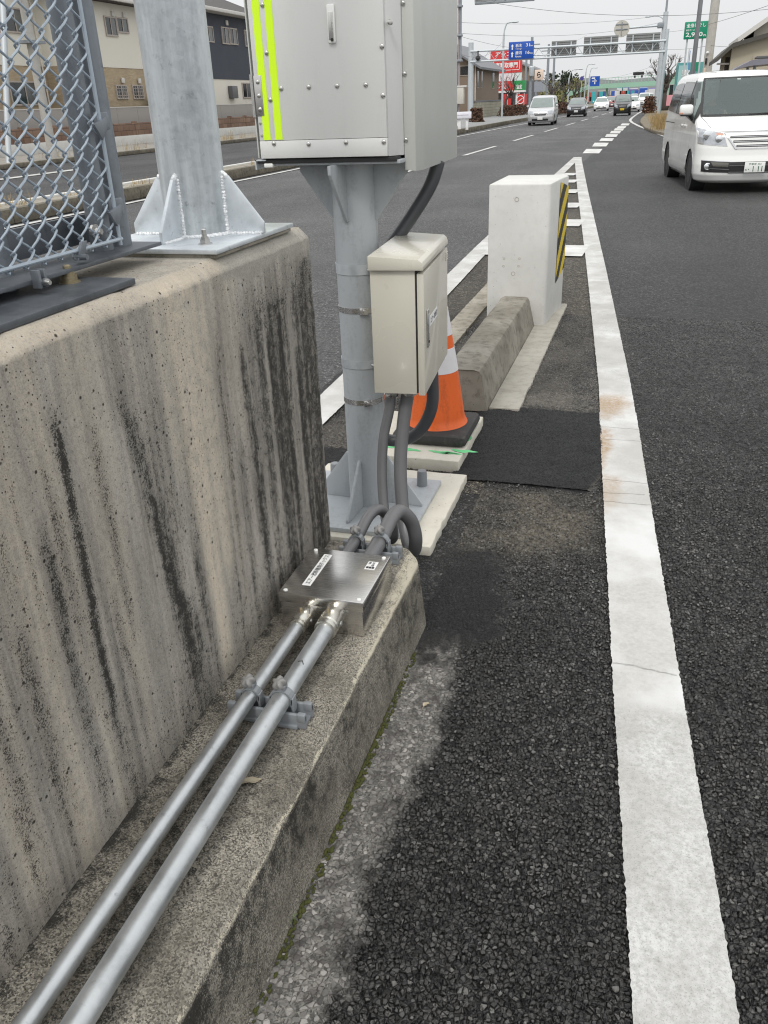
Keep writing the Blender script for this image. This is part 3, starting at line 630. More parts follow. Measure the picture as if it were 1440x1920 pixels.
# ---- galvanised pole on the wall
gp = thing('steel_pole', 'thick new galvanised steel pole with welded gussets bolted on the wall end', 'pole', (-.19, -.33, 1.29))
GX, GY, GZ = -.187, -.325, 1.31
MB().tube([(GX, GY, GZ), (GX, GY, 4.5)], .0826, 40).build('pole', GALV, gp)
MB().box(-.385, -.575, 1.2985, -.008, -.105, GZ, .002).build('base_plate', GALVP, gp); MB().box(-.375, -.568, 1.288, -.014, -.112, 1.298, .003).build('grout_pad', OLDC, gp)
for k, a in enumerate((R(-91), R(5), R(95), R(183))):
    d = Vector((math.cos(a), math.sin(a), 0)); s = Vector((-d.y, d.x, 0)) * .0045; o = Vector((GX, GY, GZ))
    q = [o + d * .078, o + d * .185, o + d * .185 + Vector((0, 0, .028)), o + d * .100 + Vector((0, 0, .142)), o + d * .078 + Vector((0, 0, .142))]
    g = MB().prism([p - s for p in q], s * 2, .001).build('gusset', GALVP, gp)
    wb = MB()
    for sg in (-1, 1):
        for i in range(20): wb.ell(o + d * .0835 + s * 1.25 * sg + Vector((0, 0, .008 + i * .0068)), .0056, .0056, .0056, 7, 5, .25)
    for sg in (-1, 1):
        for i in range(12): wb.ell(o + d * (.088 + i * .008) + s * 1.3 * sg + Vector((0, 0, .002)), .0052, .0052, .0042, 7, 5, .2)
    for i in range(4): wb.ell(o + d * (.083 + .003 * i) + Vector((0, 0, .147 - .002 * i)), .007, .007, .008, 8, 6, .15)
    wb.build('weld', WELD, g)
wb = MB()
for i in range(90):
    a = i / 90 * 6.2832; wb.ell((GX + .086 * math.cos(a), GY + .086 * math.sin(a), GZ + .003), .0075, .0075, .0055, 7, 5, .2)
wb.build('weld', WELD, gp)
for x, y in ((-.078, -.497), (-.105, -.150), (-.33, -.535), (-.33, -.15)):
    b = MB(); bolt(b, x, y, GZ, .0085, .034); b.build('anchor_bolt', BOLT, gp)

# ---- chain-link fence on the wall
fe = thing('chain_link_fence', 'grey chain-link fence with steel posts and tension rods on top of the wall', 'fence', (-.2, -1.2, 1.29))
MB().tube([(-.212, -.650, 1.325), (-.212, -.650, 3.2)], .0255, 28).build('post', GALVD, fe)
MB().tube([(-.212, -.722, 1.325), (-.212, -.722, 3.2)], .0243, 24).build('frame_tube', GALVD, fe)
for y in (-1.035, -3.0): MB().tube([(-.235, y, 1.30), (-.235, y, 3.2)], .030, 28).build('post', GALVD, fe)
MB().box(-.262, -4, 1.345, -.252, -.70, 1.405, .001).build('kick_rail', GALVK, fe)
MB().box(-.275, -4, 1.323, -.135, -.60, 1.331, .001).build('bottom_rail', GALVK, fe)
MB().box(-.38, -3.5, 1.2905, -.033, -.885, 1.3035, .002).build('base_plate', GALVK, fe)
for x, y in ((-.145, -.945), (-.155, -1.175), (-.33, -.95), (-.33, -1.2)):
    b = MB(); bolt(b, x, y, 1.3035, .0105, .032, 16); b.build('anchor_bolt', RUSTB, fe)
b = MB(); b.box(-.136, -1.065, 1.315, -.118, -1.058, 1.348, .001); b.box(-.136, -1.049, 1.315, -.118, -1.042, 1.348, .001); b.build('rail_bracket', GALVD, fe)
b = MB(); b.lathe([(.0075, 0), (.0075, .010), (.004, .016)], (-.118, -1.052, 1.325), (1, -.3, 0), 10); b.build('bracket_bolt', BOLT, fe)
wm = MB(); pz = .0525; py_ = .0256
for i in range(76):
    y0 = -.752 - py_ * i; pts = []
    am = py_ / 2 + .0030; s0 = 1 if i % 2 == 0 else -1; nz = 20
    for k in range(nz * 2 + 1):
        z = 1.353 + k * pz / 2; sd = s0 if k % 2 == 0 else -s0      # side reached at this node
        ya = y0 + sd * am; xi = .0052 * sd; xo = -xi                # strokes climbing towards the pole run on the near side
        pts += [(-.157 + xi * .95, ya - sd * .0058, z - .0062), (-.157 + xi * .75, ya - sd * .0012, z - .0024), (-.157, ya, z), (-.157 + xo * .75, ya - sd * .0012, z + .0024), (-.157 + xo * .95, ya - sd * .0058, z + .0062), (-.157 + xo * 1.25, ya - sd * am, z + pz / 4)]
    P = [Vector(p) for p in pts]
    wm.tube(P, .0024, 6)
wm.build('wire_mesh', WIRE, fe)
MB().tube([(-.150, -.742, 1.345), (-.150, -.742, 2.4)], .0042, 10).build('tension_rod', WIRE, fe)
MB().tube([(-.150, -.735, 1.357), (-.150, -3.2, 1.357)], .0042, 10).build('tension_rod', WIRE, fe)
for z in (1.415, 1.585):
    b = MB(); b.prism([(-.142, -.775, z), (-.142, -.728, z + .012), (-.142, -.722, z - .002), (-.142, -.752, z - .030)], (-.007, 0, 0), .001); b.obox((-.176, -.726, z - .012), (.012, 0, 0), (0, .042, 0), (0, 0, .034), .003)
    b.tube([(-.165, -.712, z + .004), (-.145, -.742, z + .004)], .004, 8)
    b.build('rod_clamp', GALVD, fe)
b = MB(); b.obox((-.155, -.905, 1.338), (.02, .012, 0), (-.006, .02, .0), (0, 0, .006), .001); b.obox((-.15, -.905, 1.338), (.006, 0, 0), (0, .02, 0), (.004, .015, .035), .001); b.tube([(-.16, -.897, 1.345), (-.128, -.897, 1.345)], .006, 8); b.build('rod_clamp', GALVD, fe)
b = MB(); b.lathe([(.016, 0), (.016, .006), (.010, .006), (.010, .016), (.006, .02)], (-.20, -.760, 1.375), (1, 0, 0), 12); b.build('bracket_bolt', BOLT, fe)

# ---- concrete footings
def slab(name, label, x0, y0, x1, y1, z0, z1, mat, jag, seed, cat='footing', bev=.006):
    b = MB(); pts = []
    def edge(ax, ay, bx, by, j):
        n = max(2, int(math.hypot(bx - ax, by - ay) / .02)); nx_, ny_ = (by - ay), -(bx - ax); l = math.hypot(nx_, ny_); nx_ /= l; ny_ /= l
        for i in range(n):
            t = i / n; d = j * (fb(np.array([t * n * .45 + seed]), np.array([seed * 3.1]), seed)[0] - .5) * 2 if i else 0
            pts.append((ax + (bx - ax) * t + nx_ * d, ay + (by - ay) * t + ny_ * d, z0))
    edge(x0, y0, x1, y0, jag[0]); edge(x1, y0, x1, y1, jag[1]); edge(x1, y1, x0, y1, jag[2]); edge(x0, y1, x0, y0, jag[3])
    b.prism(pts, (0, 0, z1 - z0), bev)
    return b.solo(name, mat, label, cat)
slab('concrete_footing', 'cream mortar footing slab under the grey post with a ragged edge towards the asphalt', -.445, .395, .250, 1.120, -.02, .030, FOOT, (.003, .007, .005, .003), 4)
slab('concrete_slab', 'pale concrete pad under the traffic cone with green paint marks on top', -.375, 1.215, .188, 1.86, -.02, .052, FOOT, (.003, .004, .004, .003), 9)
gm_ = MB()
for (px, py, rx, ry, a) in ((770, 843, .05, .016, .3), (830, 848, .07, .016, -.2), (868, 846, .06, .018, .1), (738, 838, .05, .014, .1), (880, 822, .012, .03, 0), (845, 850, .05, .010, 0)):
    c = G(px, py, .0535); n = 22; gm_.poly([(c.x + rx * math.cos(t) * (1 + .3 * math.sin(t * 3 + px)) , c.y + ry * math.sin(t) * (1 + .35 * math.cos(t * 5 + px)) + .0, .0535 + .0003 * (px % 5)) for t in [i / n * 6.2832 for i in range(n)]])
gm_.build('spray_mark', GREENP, bpy.data.objects['concrete_slab'])

# ---- grey post with flanged foot, carrying the big cabinet
PX, PY = -.105, .722
ps = thing('support_post', 'grey painted steel post with gusset plates on a square base plate', 'post', (PX, PY, .04))
MB().tube([(PX, PY, .050), (PX, PY, 1.418)], .0826, 40).build('post', POSTG, ps)
MB().box(-.405, .432, .031, .158, .985, .051, .002).build('base_plate', POSTG, ps)
for k in range(4):
    a = R(90 * k - 4); d = Vector((math.cos(a), math.sin(a), 0)); s = Vector((-d.y, d.x, 0)) * .006; o = Vector((PX, PY, .052))
    q = [o + d * .079, o + d * .245, o + d * .245 + Vector((0, 0, .012)), o + d * .095 + Vector((0, 0, .215)), o + d * .079 + Vector((0, 0, .215))]
    MB().prism([p - s for p in q], s * 2, .001).build('gusset', POSTG, ps)
for k in range(4):
    a = R(90 * k - 4); d = Vector((math.cos(a), math.sin(a), 0)); s = Vector((-d.y, d.x, 0)) * .006; o = Vector((PX, PY, 1.417))
    q = [o + d * .079, o + d * .215, o + d * .215 - Vector((0, 0, .03)), o + d * .09 - Vector((0, 0, .20)), o + d * .079 - Vector((0, 0, .20))]
    MB().prism([p - s for p in q], s * 2, .001).build('gusset', POSTG, ps)
for x, y in ((.085, .915), (.085, .50), (-.33, .915), (-.33, .50)):
    MB().lathe([(.024, .051), (.0215, .116), (.019, .123), (0, .124)], (x, y, 0), n=20).build('bolt_cap', CLIP, ps)
MB().box(-.37, .56, 1.418, .12, .98, 1.430, .001).build('top_flange', POSTG, ps)

# ---- big cabinet
cb = thing('roadside_cabinet', 'large light grey steel cabinet with fluorescent yellow-green stripes on a post', 'cabinet', (-.14, .8, 1.43))
X0, X1, Y0, Z0, Z1 = -.392, .082, .548, 1.435, 2.35
MB().prism([(X0, Y0 + .02, Z0 + .006), (X0, 1.04, Z0 + .006), (X1 + .034, 1.04, Z0 + .006), (X1 + .034, Y0 + .075, Z0 + .006), (X1, Y0 + .012, Z0 + .006), (X0 + .01, Y0 + .012, Z0 + .006)], (0, 0, Z1 - Z0), .002).build('cabinet_body', CABG, cb)
dr = MB().box(X0 + .006, Y0 - .004, Z0 + .066, X1 - .001, Y0 + .0115, Z1, .0015).build('front_panel', CABG, cb)
MB().box(X0 + .006, Y0 - .006, Z0 + .008, X1 - .001, Y0 + .0115, Z0 + .0645, .0015).build('bottom_panel', CABG, cb)
MB().box(X0 - .012, Y0 + .004, Z0 - .010, X1 + .028, Y0 + .06, Z0 + .004, .001).build('bottom_lip', DARK, cb)
b = MB(); b.box(X0 - .022, Y0 + .0, Z0 - .028, X0 - .018, Y0 + .24, Z0 + .004); b.box(X0 - .022, Y0 + .0, Z0 + .0, X0 + .02, Y0 + .24, Z0 + .004); b.build('side_rail', GALVP, cb)
MB().box(X0 + .010, Y0 + .002, Z0 - .022, X0 + .044, Y0 + .05, Z0 - .008, .003).build('stop_block', WHITEP, cb)
yF = Y0 - .0045
def on_front(px, py):
    p = AY(px, py, yF); return p
for (xa, xb) in (((479, 0), (500, 256)), ((502.5, 0), (522.5, 256))):
    pb = AY(xb[0], xb[1], yF); pt = AY(xa[0], xa[1], yF); xm = (pb.x + pt.x) / 2
    MB().box(xm - .013, yF - .0008, Z0 + .068, xm + .013, yF + .0005, Z1 - .02).build('reflective_stripe', FLUO, cb)
b = MB()
def rivet(mb, x, z, y=yF, r=.0065, ax=(0, -1, 0)):
    mb.lathe([(r * 1.25, 0), (r * 1.25, .0012), (r, .0035), (r * .6, .0048), (0, .005)], (x, y, z), ax, 14)
for (px, py) in ((527, 166), (579, 163), (632, 161), (686, 159), (718, 179), (716, 87), (492, 9), (500, 99), (507, 187), (514, 269), (579, 270), (649, 267), (720, 266)):
    p = on_front(px, py); b = MB(); rivet(b, p.x, p.z, yF - (.002 if py > 250 else 0)); b.build('rivet', BOLT, cb)
for (px, py) in ((488, 231), (491, 254)):
    p = on_front(px, py); b = MB(); rivet(b, p.x, p.z, yF, .0035); b.build('rivet', BOLT, cb)
p = on_front(622, 45); hz_ = p.z
hd = MB().box(p.x - .0135, yF - .010, hz_ - .055, p.x + .0135, yF, hz_ + .055, .006).build('handle', WHITEP, cb)
MB().box(p.x - .008, yF - .0125, hz_ - .045, p.x + .008, yF - .0095, hz_ + .033, .002).build('handle_insert', BOLT, hd)
MB().lathe([(.005, 0), (.005, .002)], (p.x + .003, yF - .0125, hz_ - .045), (0, -1, 0), 12).build('keyhole', DARK, hd)
# hinge on the left
p = on_front(480, 180); b = MB(); b.box(X0 + .005, yF - .0025, p.z - .062, X0 + .033, yF - .0004, p.z + .062, .0005); b.tube([(X0 - .006, yF + .006, p.z - .066), (X0 - .006, yF + .006, p.z + .066)], .007, 14)
hg = b.build('hinge', BOLT, cb)
for dz in (-.042, 0, .042):
    b = MB(); rivet(b, X0 + .02, p.z + dz, yF - .0025, .0058); b.build('rivet', BOLT, hg)
MB().box(X0 - .007, Y0 + .0, Z0 + .01, X0 - .003, Y0 + .05, Z1).build('door_edge', CABH, cb)
# hood on the right-hand side
hx = X1 + .0345
hood = MB().prism([(hx, .632, 1.392), (hx + .038, .640, 1.387), (hx + .052, .70, 1.387), (hx + .052, 1.25, 1.395), (hx, 1.25, 1.395)], (0, 0, .79), .002).build('side_hood', CABH, cb)
p = AY(750, 43, .60); b = MB(); b.lathe([(.004, 0), (.004, .012), (.008, .014), (.009, .024), (.006, .028), (0, .029)], (X1 + .010, Y0 + .02, p.z), (.5, -1, 0), 14); b.build('latch_knob', BOLT, cb)
for (px, py) in ((758, 5), (760, 138), (762, 262)):
    p = AY(px, py, .631); b = MB(); rivet(b, hx + .006, p.z, .6318, .006); b.build('rivet', BOLT, hood)
# sloping rain roof above the frame
MB().prism([(X0 - .03, .50, Z1), (X1 + .10, .50, Z1), (X1 + .10, 1.3, Z1), (X0 - .03, 1.3, Z1)], (0, 0, .05), .004).build('roof', CABG, cb)

# ---- small control box strapped to the post
BR = R(4.6)
bo = Vector((.045, .405, .648)); bx = Vector((math.cos(BR), math.sin(BR), 0)); by = Vector((-math.sin(BR), math.cos(BR), 0)); bz = Vector((0, 0, 1))
DX, LY, HZ = .158, .56, .442
sb = thing('control_box', 'small beige steel control box with a door strapped to the grey post', 'electrical box', tuple(bo))
MB().obox(bo, bx * DX, by * LY, bz * HZ, .002).build('box_body', BEIGE, sb)
MB().obox(bo + bx * DX + by * .004 + bz * .004, bx * .007, by * (LY - .008), bz * (HZ - .008)).build('door_gap', DARK, sb)
do = bo + bx * (DX + .007) - by * .002 - bz * .004
dd = MB().obox(do, bx * .024, by * (LY + .004), bz * (HZ - .008), .002).build('door', BEIGE, sb)
lo = bo + bz * HZ - bx * .003 - by * .014
prof = [(0, 0), (DX + .034, 0), (DX + .034, .012), (DX + .030, .026), (DX + .018, .036), (0, .048)]
MB().prism([lo + bx * x + bz * z for x, z in prof], by * (LY + .03), .0018).build('rain_lid', BEIGE, sb)
fx = do + bx * .0245
hp_ = MB().obox(fx + by * .045 + bz * .165, bx * .006, by * .032, bz * .135, .004).build('handle', BOLT, dd)
MB().obox(fx + bx * .0062 + by * .053 + bz * .215, bx * .002, by * .016, bz * .07, .001).build('latch_lever', GALVP, hp_)
MB().lathe([(.005, 0), (.005, .002)], fx + bx * .0061 + by * .061 + bz * .185, bx, 12).build('keyhole', DARK, hp_)
lb = MB().obox(fx - bx * .0005 + by * .125 + bz * .225, bx * .001, by * .165, bz * .036).build('label', LABEL, dd)
txt('lettering', 'エアー遮断機', INK, lb, fx + by * .132 + bz * .232, by, bz, .150, .022, bold=.008)
lv = MB()
for i in range(4): lv.obox(fx + by * (LY - .055) + bz * (HZ - .05 + .009 * i), bx * .004, by * .045, bz * .004, .001)
lv.build('vent_louvre', BEIGE, dd)
for (y, z) in ((.445, 0), (.505, 0)): pass
def band(z, r, h, mat, parent, name='band'):
    return MB().lathe([(r - .0015, z - h / 2), (r, z - h / 2), (r, z + h / 2), (r - .0015, z + h / 2)], (PX, PY, 0), n=40, closed=True).build(name, mat, parent)
for (py, h, m, nm) in ((507, .038, GALVP, 'strap_band'), (685, .034, GALVP, 'strap_band')):
    z = AY(680, py, PY - .08).z; bb = band(z, .0855, h, m, sb, nm)
    b = MB(); b.tube([(PX + .062, PY - .066, z), (PX + .085, PY - .078, z)], .006, 8); b.box(PX + .075, PY - .082, z - .05, PX + .098, PY - .066, z + .012, .002); b.box(PX + .08, PY - .05, z - .02, .052, PY + .05, z + .02, .002); b.build('band_bolt', BOLT, bb)
for (py,) in ((584,), (756,)):
    z = AY(680, py, PY - .08).z; bb = band(z, .0845, .021, STEEL, ps, 'strap_band')
    b = MB(); a = R(-62); c = Vector((PX + .087 * math.cos(a), PY + .087 * math.sin(a), z)); b.cbox(c, (.034, .014, .027), a + R(90), .002); b.cbox(c + Vector((.006, -.008, 0)), (.012, .01, .015), a + R(90), .001); b.build('band_buckle', STEEL, bb)

# ---- conduits, junction box, brackets on the kerb
P1X, P1Z, P1R = .1285, .3105, .0190
P2X, P2Z, P2R = .2115, .3150, .0243
jb = thing('junction_box', 'flat stainless steel junction box with a white label lying on the low kerb', 'junction box', (.17, -.42, .25))
MB().box(.047, -.548, .2505, .294, -.285, .352, .002).build('box_body', STEEL, jb)
ld = MB().box(.043, -.552, .335, .298, -.281, .3665, .0025).build('lid', STEEL, jb)
for x, y in ((.060, -.537), (.281, -.537), (.060, -.296), (.281, -.296)):
    MB().lathe([(.0062, 0), (.0058, .0022), (.004, .003), (0, .003)], (x, y, .3665), n=16).build('screw', WHITEP, ld)
p0 = Vector((.1, 0, 0))
a_ = G(563, 1095, .367); c_ = G(603, 1045, .367); ey = (c_ - a_).normalized(); ex = Vector((ey.y, -ey.x, 0))
lab = MB().obox(Vector((.0955, -.500, .3666)), (.026, 0, 0), (0, .185, 0), (0, 0, .0006)).build('label', LABEL, ld)
txt('lettering', 'エアー遮断機用ボックス', INK, lab, (.1175, -.493, .3672), (0, 1, 0), (-1, 0, 0), .171, .017, bold=.004)
lab = MB().obox(Vector((.243, -.372, .3666)), (.031, 0, 0), (0, .046, 0), (0, 0, .0006)).build('label', LABEL, ld)
txt('lettering', '通 信\n－ 線\n■■■', INK, lab, (.246, -.368, .3672), (1, 0, 0), (0, 1, 0), .025, .038, bold=.006)
def conduit(x, z, r, label):
    c = thing('conduit', label, 'conduit', (x, -1.5, .25))
    MB().tube([(x, -6, z), (x, -.60, z)], r, 32).build('pipe', PIPE, c)
    return c
c1 = conduit(P1X, P1Z, P1R, 'thinner galvanised conduit lying beside the wall, the one nearer the wall')
c2 = conduit(P2X, P2Z, P2R, 'thicker galvanised conduit lying on the low kerb, the one nearer the road')
for c, x, z, r in ((c1, P1X, P1Z, P1R), (c2, P2X, P2Z, P2R)):
    cp = MB().lathe([(r * 1.02, -.635), (r * 1.28, -.633), (r * 1.30, -.622), (r * 1.18, -.618), (r * 1.18, -.612), (r * 1.30, -.608), (r * 1.30, -.572), (r * 1.18, -.5625), (r * 1.18, -.5485)], (x, 0, z), (0, 1, 0), 32).build('coupling', BRASSY, c)
    b = MB(); b.lathe([(.0055, 0), (.0055, .008), (.0035, .012), (0, .012)], (x - .004, -.586, z + r * 1.27), n=10); b.build('grub_screw', RUSTB, cp)
    b = MB(); b.lathe([(r * .3, 0), (r * .3, .002)], (x + r * 1.28, -.585, z - .003), (1, 0, 0), 10); b.build('nick', PIPE, cp)
MB().tube([(P2X + .012, -.815, P2Z + P2R * .90), (P2X + .006, -.805, P2Z + P2R * 1.0), (P2X - .004, -.81, P2Z + P2R * 1.005)], .0012, 5).build('scratch', DARK, c2)

def support(y, label, rz=0.):
    s = thing('pipe_bracket', label, 'bracket', (.17, y, .25), 0, 'plastic brackets holding the conduits')
    b = MB(); x0, x1, z0 = .072, .278, .2500
    for sg in (-1, 1):
        ya = y + sg * .022
        b.box(x0, ya - .005, z0, x1, ya + .005, z0 + .040, .003)
        b.box(x0, ya - .0075, z0 + .020, x0 + .022, ya + .0075, z0 + .044, .004); b.box(x1 - .022, ya - .0075, z0 + .020, x1, ya + .0075, z0 + .044, .004)
        b.box(x0 + .02, min(ya, ya + sg * .012) , z0 + .001, x1 - .02, max(ya, ya + sg * .012), z0 + .012, .002)
    b.box(x0 + .004, y - .022, z0 + .001, x1 - .004, y + .022, z0 + .010, .001)
    b.build('rail', CLIP, s)
    for (x, z, r) in ((P1X, P1Z, P1R), (P2X, P2Z, P2R)):
        b = MB(); n = 14; ang = [R(-35 + 250 * i / (n - 1)) for i in range(n)]
        for a0, a1 in zip(ang[:-1], ang[1:]):
            ro, ri = r + .0052, r + .0008
            p = [(x + ri * math.cos(a0), z + ri * math.sin(a0)), (x + ro * math.cos(a0), z + ro * math.sin(a0)), (x + ro * math.cos(a1), z + ro * math.sin(a1)), (x + ri * math.cos(a1), z + ri * math.sin(a1))]
            b.prism([(u, y - .011, v) for u, v in p], (0, .022, 0))
        b.box(x + r + .001, y - .011, z0 + .030, x + r + .007, y + .011, z + .008, .001); b.box(x - r - .007, y - .011, z0 + .030, x - r - .001, y + .011, z + .008, .001)
        b.box(x - .008, y - .011, z + r + .004, x + .012, y + .011, z + r + .016, .002)
        k = b.build('clamp', CLIP, s)
        b = MB()
        c = Vector((x - .002, y - .003, z + r + .020)); az = Vector((-.35, -.5, 1)).normalized(); ax = az.cross(Vector((1, 0, 0))).normalized(); ay = az.cross(ax); m = 36
        def lobe(i): return 1 + .24 * math.cos(5 * i / m * 6.2832)
        pr = [(.006, -.012), (.0135, -.007), (.0155, .0), (.0150, .008), (.012, .0125), (.005, .0145)]
        rings = [[b.bm.verts.new(c + az * zz_ + (ax * math.cos(i / m * 6.2832) + ay * math.sin(i / m * 6.2832)) * rr_ * lobe(i)) for i in range(m)] for rr_, zz_ in pr]
        for A_, B_ in zip(rings[:-1], rings[1:]):
            for i in range(m): b.bm.faces.new([A_[i], A_[(i + 1) % m], B_[(i + 1) % m], B_[i]])
        b.bm.faces.new(rings[0][::-1]); b.bm.faces.new(rings[-1])
        b.build('knob', CLIPD, k, 60)
    return s
support(-.925, 'grey plastic pipe bracket clamping two galvanised conduits in front of the steel box')
support(-.108, 'grey plastic pipe bracket clamping two dark hoses behind the steel box')

def smooth_path(pts, k=8):
    P = [Vector(p) for p in pts]; out = []
    for i in range(len(P) - 1):
        a, b_, c, d = P[max(i - 1, 0)], P[i], P[i + 1], P[min(i + 2, len(P) - 1)]
        for j in range(k):
            t = j / k; out.append(.5 * ((2 * b_) + (c - a) * t + (2 * a - 5 * b_ + 4 * c - d) * t * t + (3 * b_ - a - 3 * c + d) * t ** 3))
    out.append(P[-1]); return out
def hose(pts, r, mat, label, ends=()):
    h = thing('hose', label, 'hose', tuple(pts[0]))
    MB().tube(smooth_path(pts), r, 20).build('hose_body', mat, h, 180)
    for (x, y, z) in ends:
        MB().lathe([(r * 1.15, z - .03), (r * 1.25, z - .028), (r * 1.35, z - .014), (r * 1.35, z)], (x, y, 0), n=8).build('gland', BOLT, h)
    return h
hose([(P1X - .004, -.283, P1Z), (P1X - .004, -.10, P1Z), (.128, .03, .332), (.145, .10, .325), (.165, .160, .255), (.160, .205, .17), (.125, .27, .125), (.085, .34, .20), (.062, .40, .33), (.062, .44, .46), (.080, .463, .56), (.092, .468, .645)], .0192, HOSE, 'thinner grey hose looping from the steel box to the left gland of the control box', [(.092, .468, .648)])
hose([(P2X - .004, -.283, P2Z), (P2X - .004, -.10, P2Z), (.211, .02, .336), (.224, .08, .336), (.248, .135, .275), (.254, .170, .185), (.230, .225, .105), (.185, .30, .105), (.150, .37, .20), (.128, .43, .36), (.133, .475, .52), (.150, .498, .645)], .0250, HOSE, 'thicker grey hose looping from the steel box to the right gland of the control box', [(.150, .498, .648)])
hose([(.155, .98, 1.40), (.125, .96, 1.31), (.05, .92, 1.19), (-.05, .86, 1.05), (-.13, .832, .92), (-.178, .815, .78), (-.178, .815, .55), (-.165, .815, .40), (-.10, .83, .31), (.0, .85, .285), (.09, .86, .33), (.145, .865, .44), (.150, .865, .56), (.145, .865, .645)], .026, HOSED, 'dark hose running down behind the grey post from the big cabinet to the control box', [(.145, .865, .648)])

# ---- traffic cone
tcn = thing('traffic_cone', 'orange traffic cone with white bands and black rubber base behind the post', 'cone', (-.01, 1.575, .06))
CX, CY = -.003, 1.572
b = MB(); b.cbox((CX, CY, .083), (.385, .40, .060), R(0), .026); b.lathe([(.165, .113), (.160, .118), (.150, .119)], (CX, CY, 0), n=40); b.build('rubber_base', RUBBER, tcn)
def cr(z): return np.interp(z, [.118, .128, .15, .21, .39, .51, .70, .76], [.158, .152, .143, .134, .108, .088, .056, .044])
zs = [.118, .128, .15, .20, .385]
cbm = MB(); cbm.lathe([(cr(z), z) for z in np.linspace(.118, .74, 40)] + [(.042, .758), (.03, .762), (0, .762)], (CX, CY, 0), n=48); cbm.build('cone_body', ORANGE, tcn)
for z0, z1 in ((.394, .512), (.574, .705)):
    MB().lathe([(cr(z0) + .0005, z0), (cr(z0) + .0016, z0 + .001), (cr(z1) + .0016, z1 - .001), (cr(z1) + .0005, z1)], (CX, CY, 0), n=48).build('white_band', CONEW, tcn)

# ---- island kerb, gutters, end block
ik_ = thing('island_kerb', 'weathered concrete island kerb running into the white end block', 'kerb', (.05, 3.1, 0))
b = MB(); n = 60; rows = []
prf = [(-.135, 0), (-.110, .18), (-.096, .215), (-.07, .228), (.085, .228), (.110, .222), (.124, .20), (.168, 0)]
bx_ = []
for i, y in enumerate(np.linspace(2.085, 4.20, n)):
    sl_ = (2.085 - y); k = 0
    yo = 0.0
    rows.append([b.bm.verts.new((x + .008 * (fb(np.array([y * 4]), np.array([z * 9.]), 55)[0] - .5) + .02 * ss(2.3, 2.085, y) * 0, y + (z * .18 if i == 0 else 0), z)) for x, z in prf])
for A_, B_ in zip(rows[:-1], rows[1:]):
    for j in range(len(prf) - 1): b.bm.faces.new([A_[j], A_[j + 1], B_[j + 1], B_[j]])
b.bm.faces.new(rows[0][::-1]); b.build('kerb_body', ISK, ik_, 40)
slab('gutter_slab', 'flat concrete gutter strip along the right side of the island kerb', .170, 2.13, .345, 4.9, -.02, .012, GRIT, (.012, .008, .01, .001), 12, 'gutter', .002)
slab('gutter_slab', 'flat concrete gutter strip on the left of the island kerb towards the lanes', -.50, 2.35, -.325, 6.2, -.02, .012, OLDC, (.01, .006, .01, .006), 14, 'gutter', .002)
bk = thing('concrete_block', 'white concrete end block with a black and yellow hazard sheet on its far side', 'barrier block', (.03, 4.4, 0))
plan = [(-.210, 4.112), (.230, 4.112), (.248, 4.132), (.272, 4.50), (.306, 4.80), (.26, 4.90), (-.20, 4.90)]
b = MB(); b.prism([(x, y, 0) for x, y in plan], (0, 0, 1.043), .012); b.build('block_body', CONC, bk, 40)
b = MB()
for (px, py, r) in ((969, 374, .016), (962, 513, .015), (945, 485, .008), (974, 485, .008), (944, 499, .008), (972, 499, .008)):
    p = AY(px, py, 4.112); b = MB(); b.lathe([(r, -.002), (r, .0012), (r * .82, .0012), (r * .80, -.0008), (0, -.0008)], (p.x, 4.1115, p.z), (0, -1, 0), 20); b.build('tie_hole', GRIT, bk)
b = MB(); tt = [((.2985, 4.45), .34), ((.3035, 4.58), .34), ((.2585, 4.7225), .34), ((.12, 4.8035), .34), ((-.05, 4.8035), .34)]
def sheet(k0, k1, z0, z1, mat, nm):
    pass
# hazard sheet: diagonal stripes cut from one developed strip
pl = [Vector((.2762, 4.498, 0)), Vector((.3105, 4.801, 0)), Vector((.264, 4.905, 0)), Vector((-.17, 4.905, 0))]
Ls = [0]
for a, c in zip(pl[:-1], pl[1:]): Ls.append(Ls[-1] + (c - a).length)
def at_len(s, z):
    s = max(0, min(Ls[-1], s))
    for i in range(len(Ls) - 1):
        if s <= Ls[i + 1] + 1e-9:
            t = (s - Ls[i]) / (Ls[i + 1] - Ls[i]); p = pl[i].lerp(pl[i + 1], t); return (p.x, p.y, z)
hb = MB(); hb.mi = 0
ns, nzz = 60, 120; za, zb_ = .26, 1.02
tap = lambda s: min(1, s / .38)
vv = [[hb.bm.verts.new(at_len(Ls[-1] * i / ns, (za + .10 * tap(Ls[-1] * i / ns)) + (zb_ - .07 * tap(Ls[-1] * i / ns) - za - .10 * tap(Ls[-1] * i / ns)) * j / nzz)) for j in range(nzz + 1)] for i in range(ns + 1)]
for i in range(ns):
    for j in range(nzz):
        s = Ls[-1] * (i + .5) / ns; z = za + (zb_ - za) * (j + .5) / nzz
        f = hb.bm.faces.new([vv[i][j], vv[i + 1][j], vv[i + 1][j + 1], vv[i][j + 1]]); f.material_index = 0 if ((z - s * 1.15) % .30) < .15 else 1
hb.build('hazard_sheet', [YELLOW, BLACK], bk, 180)
b = MB()
for i in range(26):
    x = rng.uniform(-.2, .25) if i < 18 else rng.uniform(.25, .33); y = 4.105 - rng.random() * .03 if i < 18 else rng.uniform(4.1, 4.7); b.ell((x, y, .012), rng.uniform(.01, .02), rng.uniform(.008, .016), rng.uniform(.006, .016), 7, 5, .3)
b.bm.free()

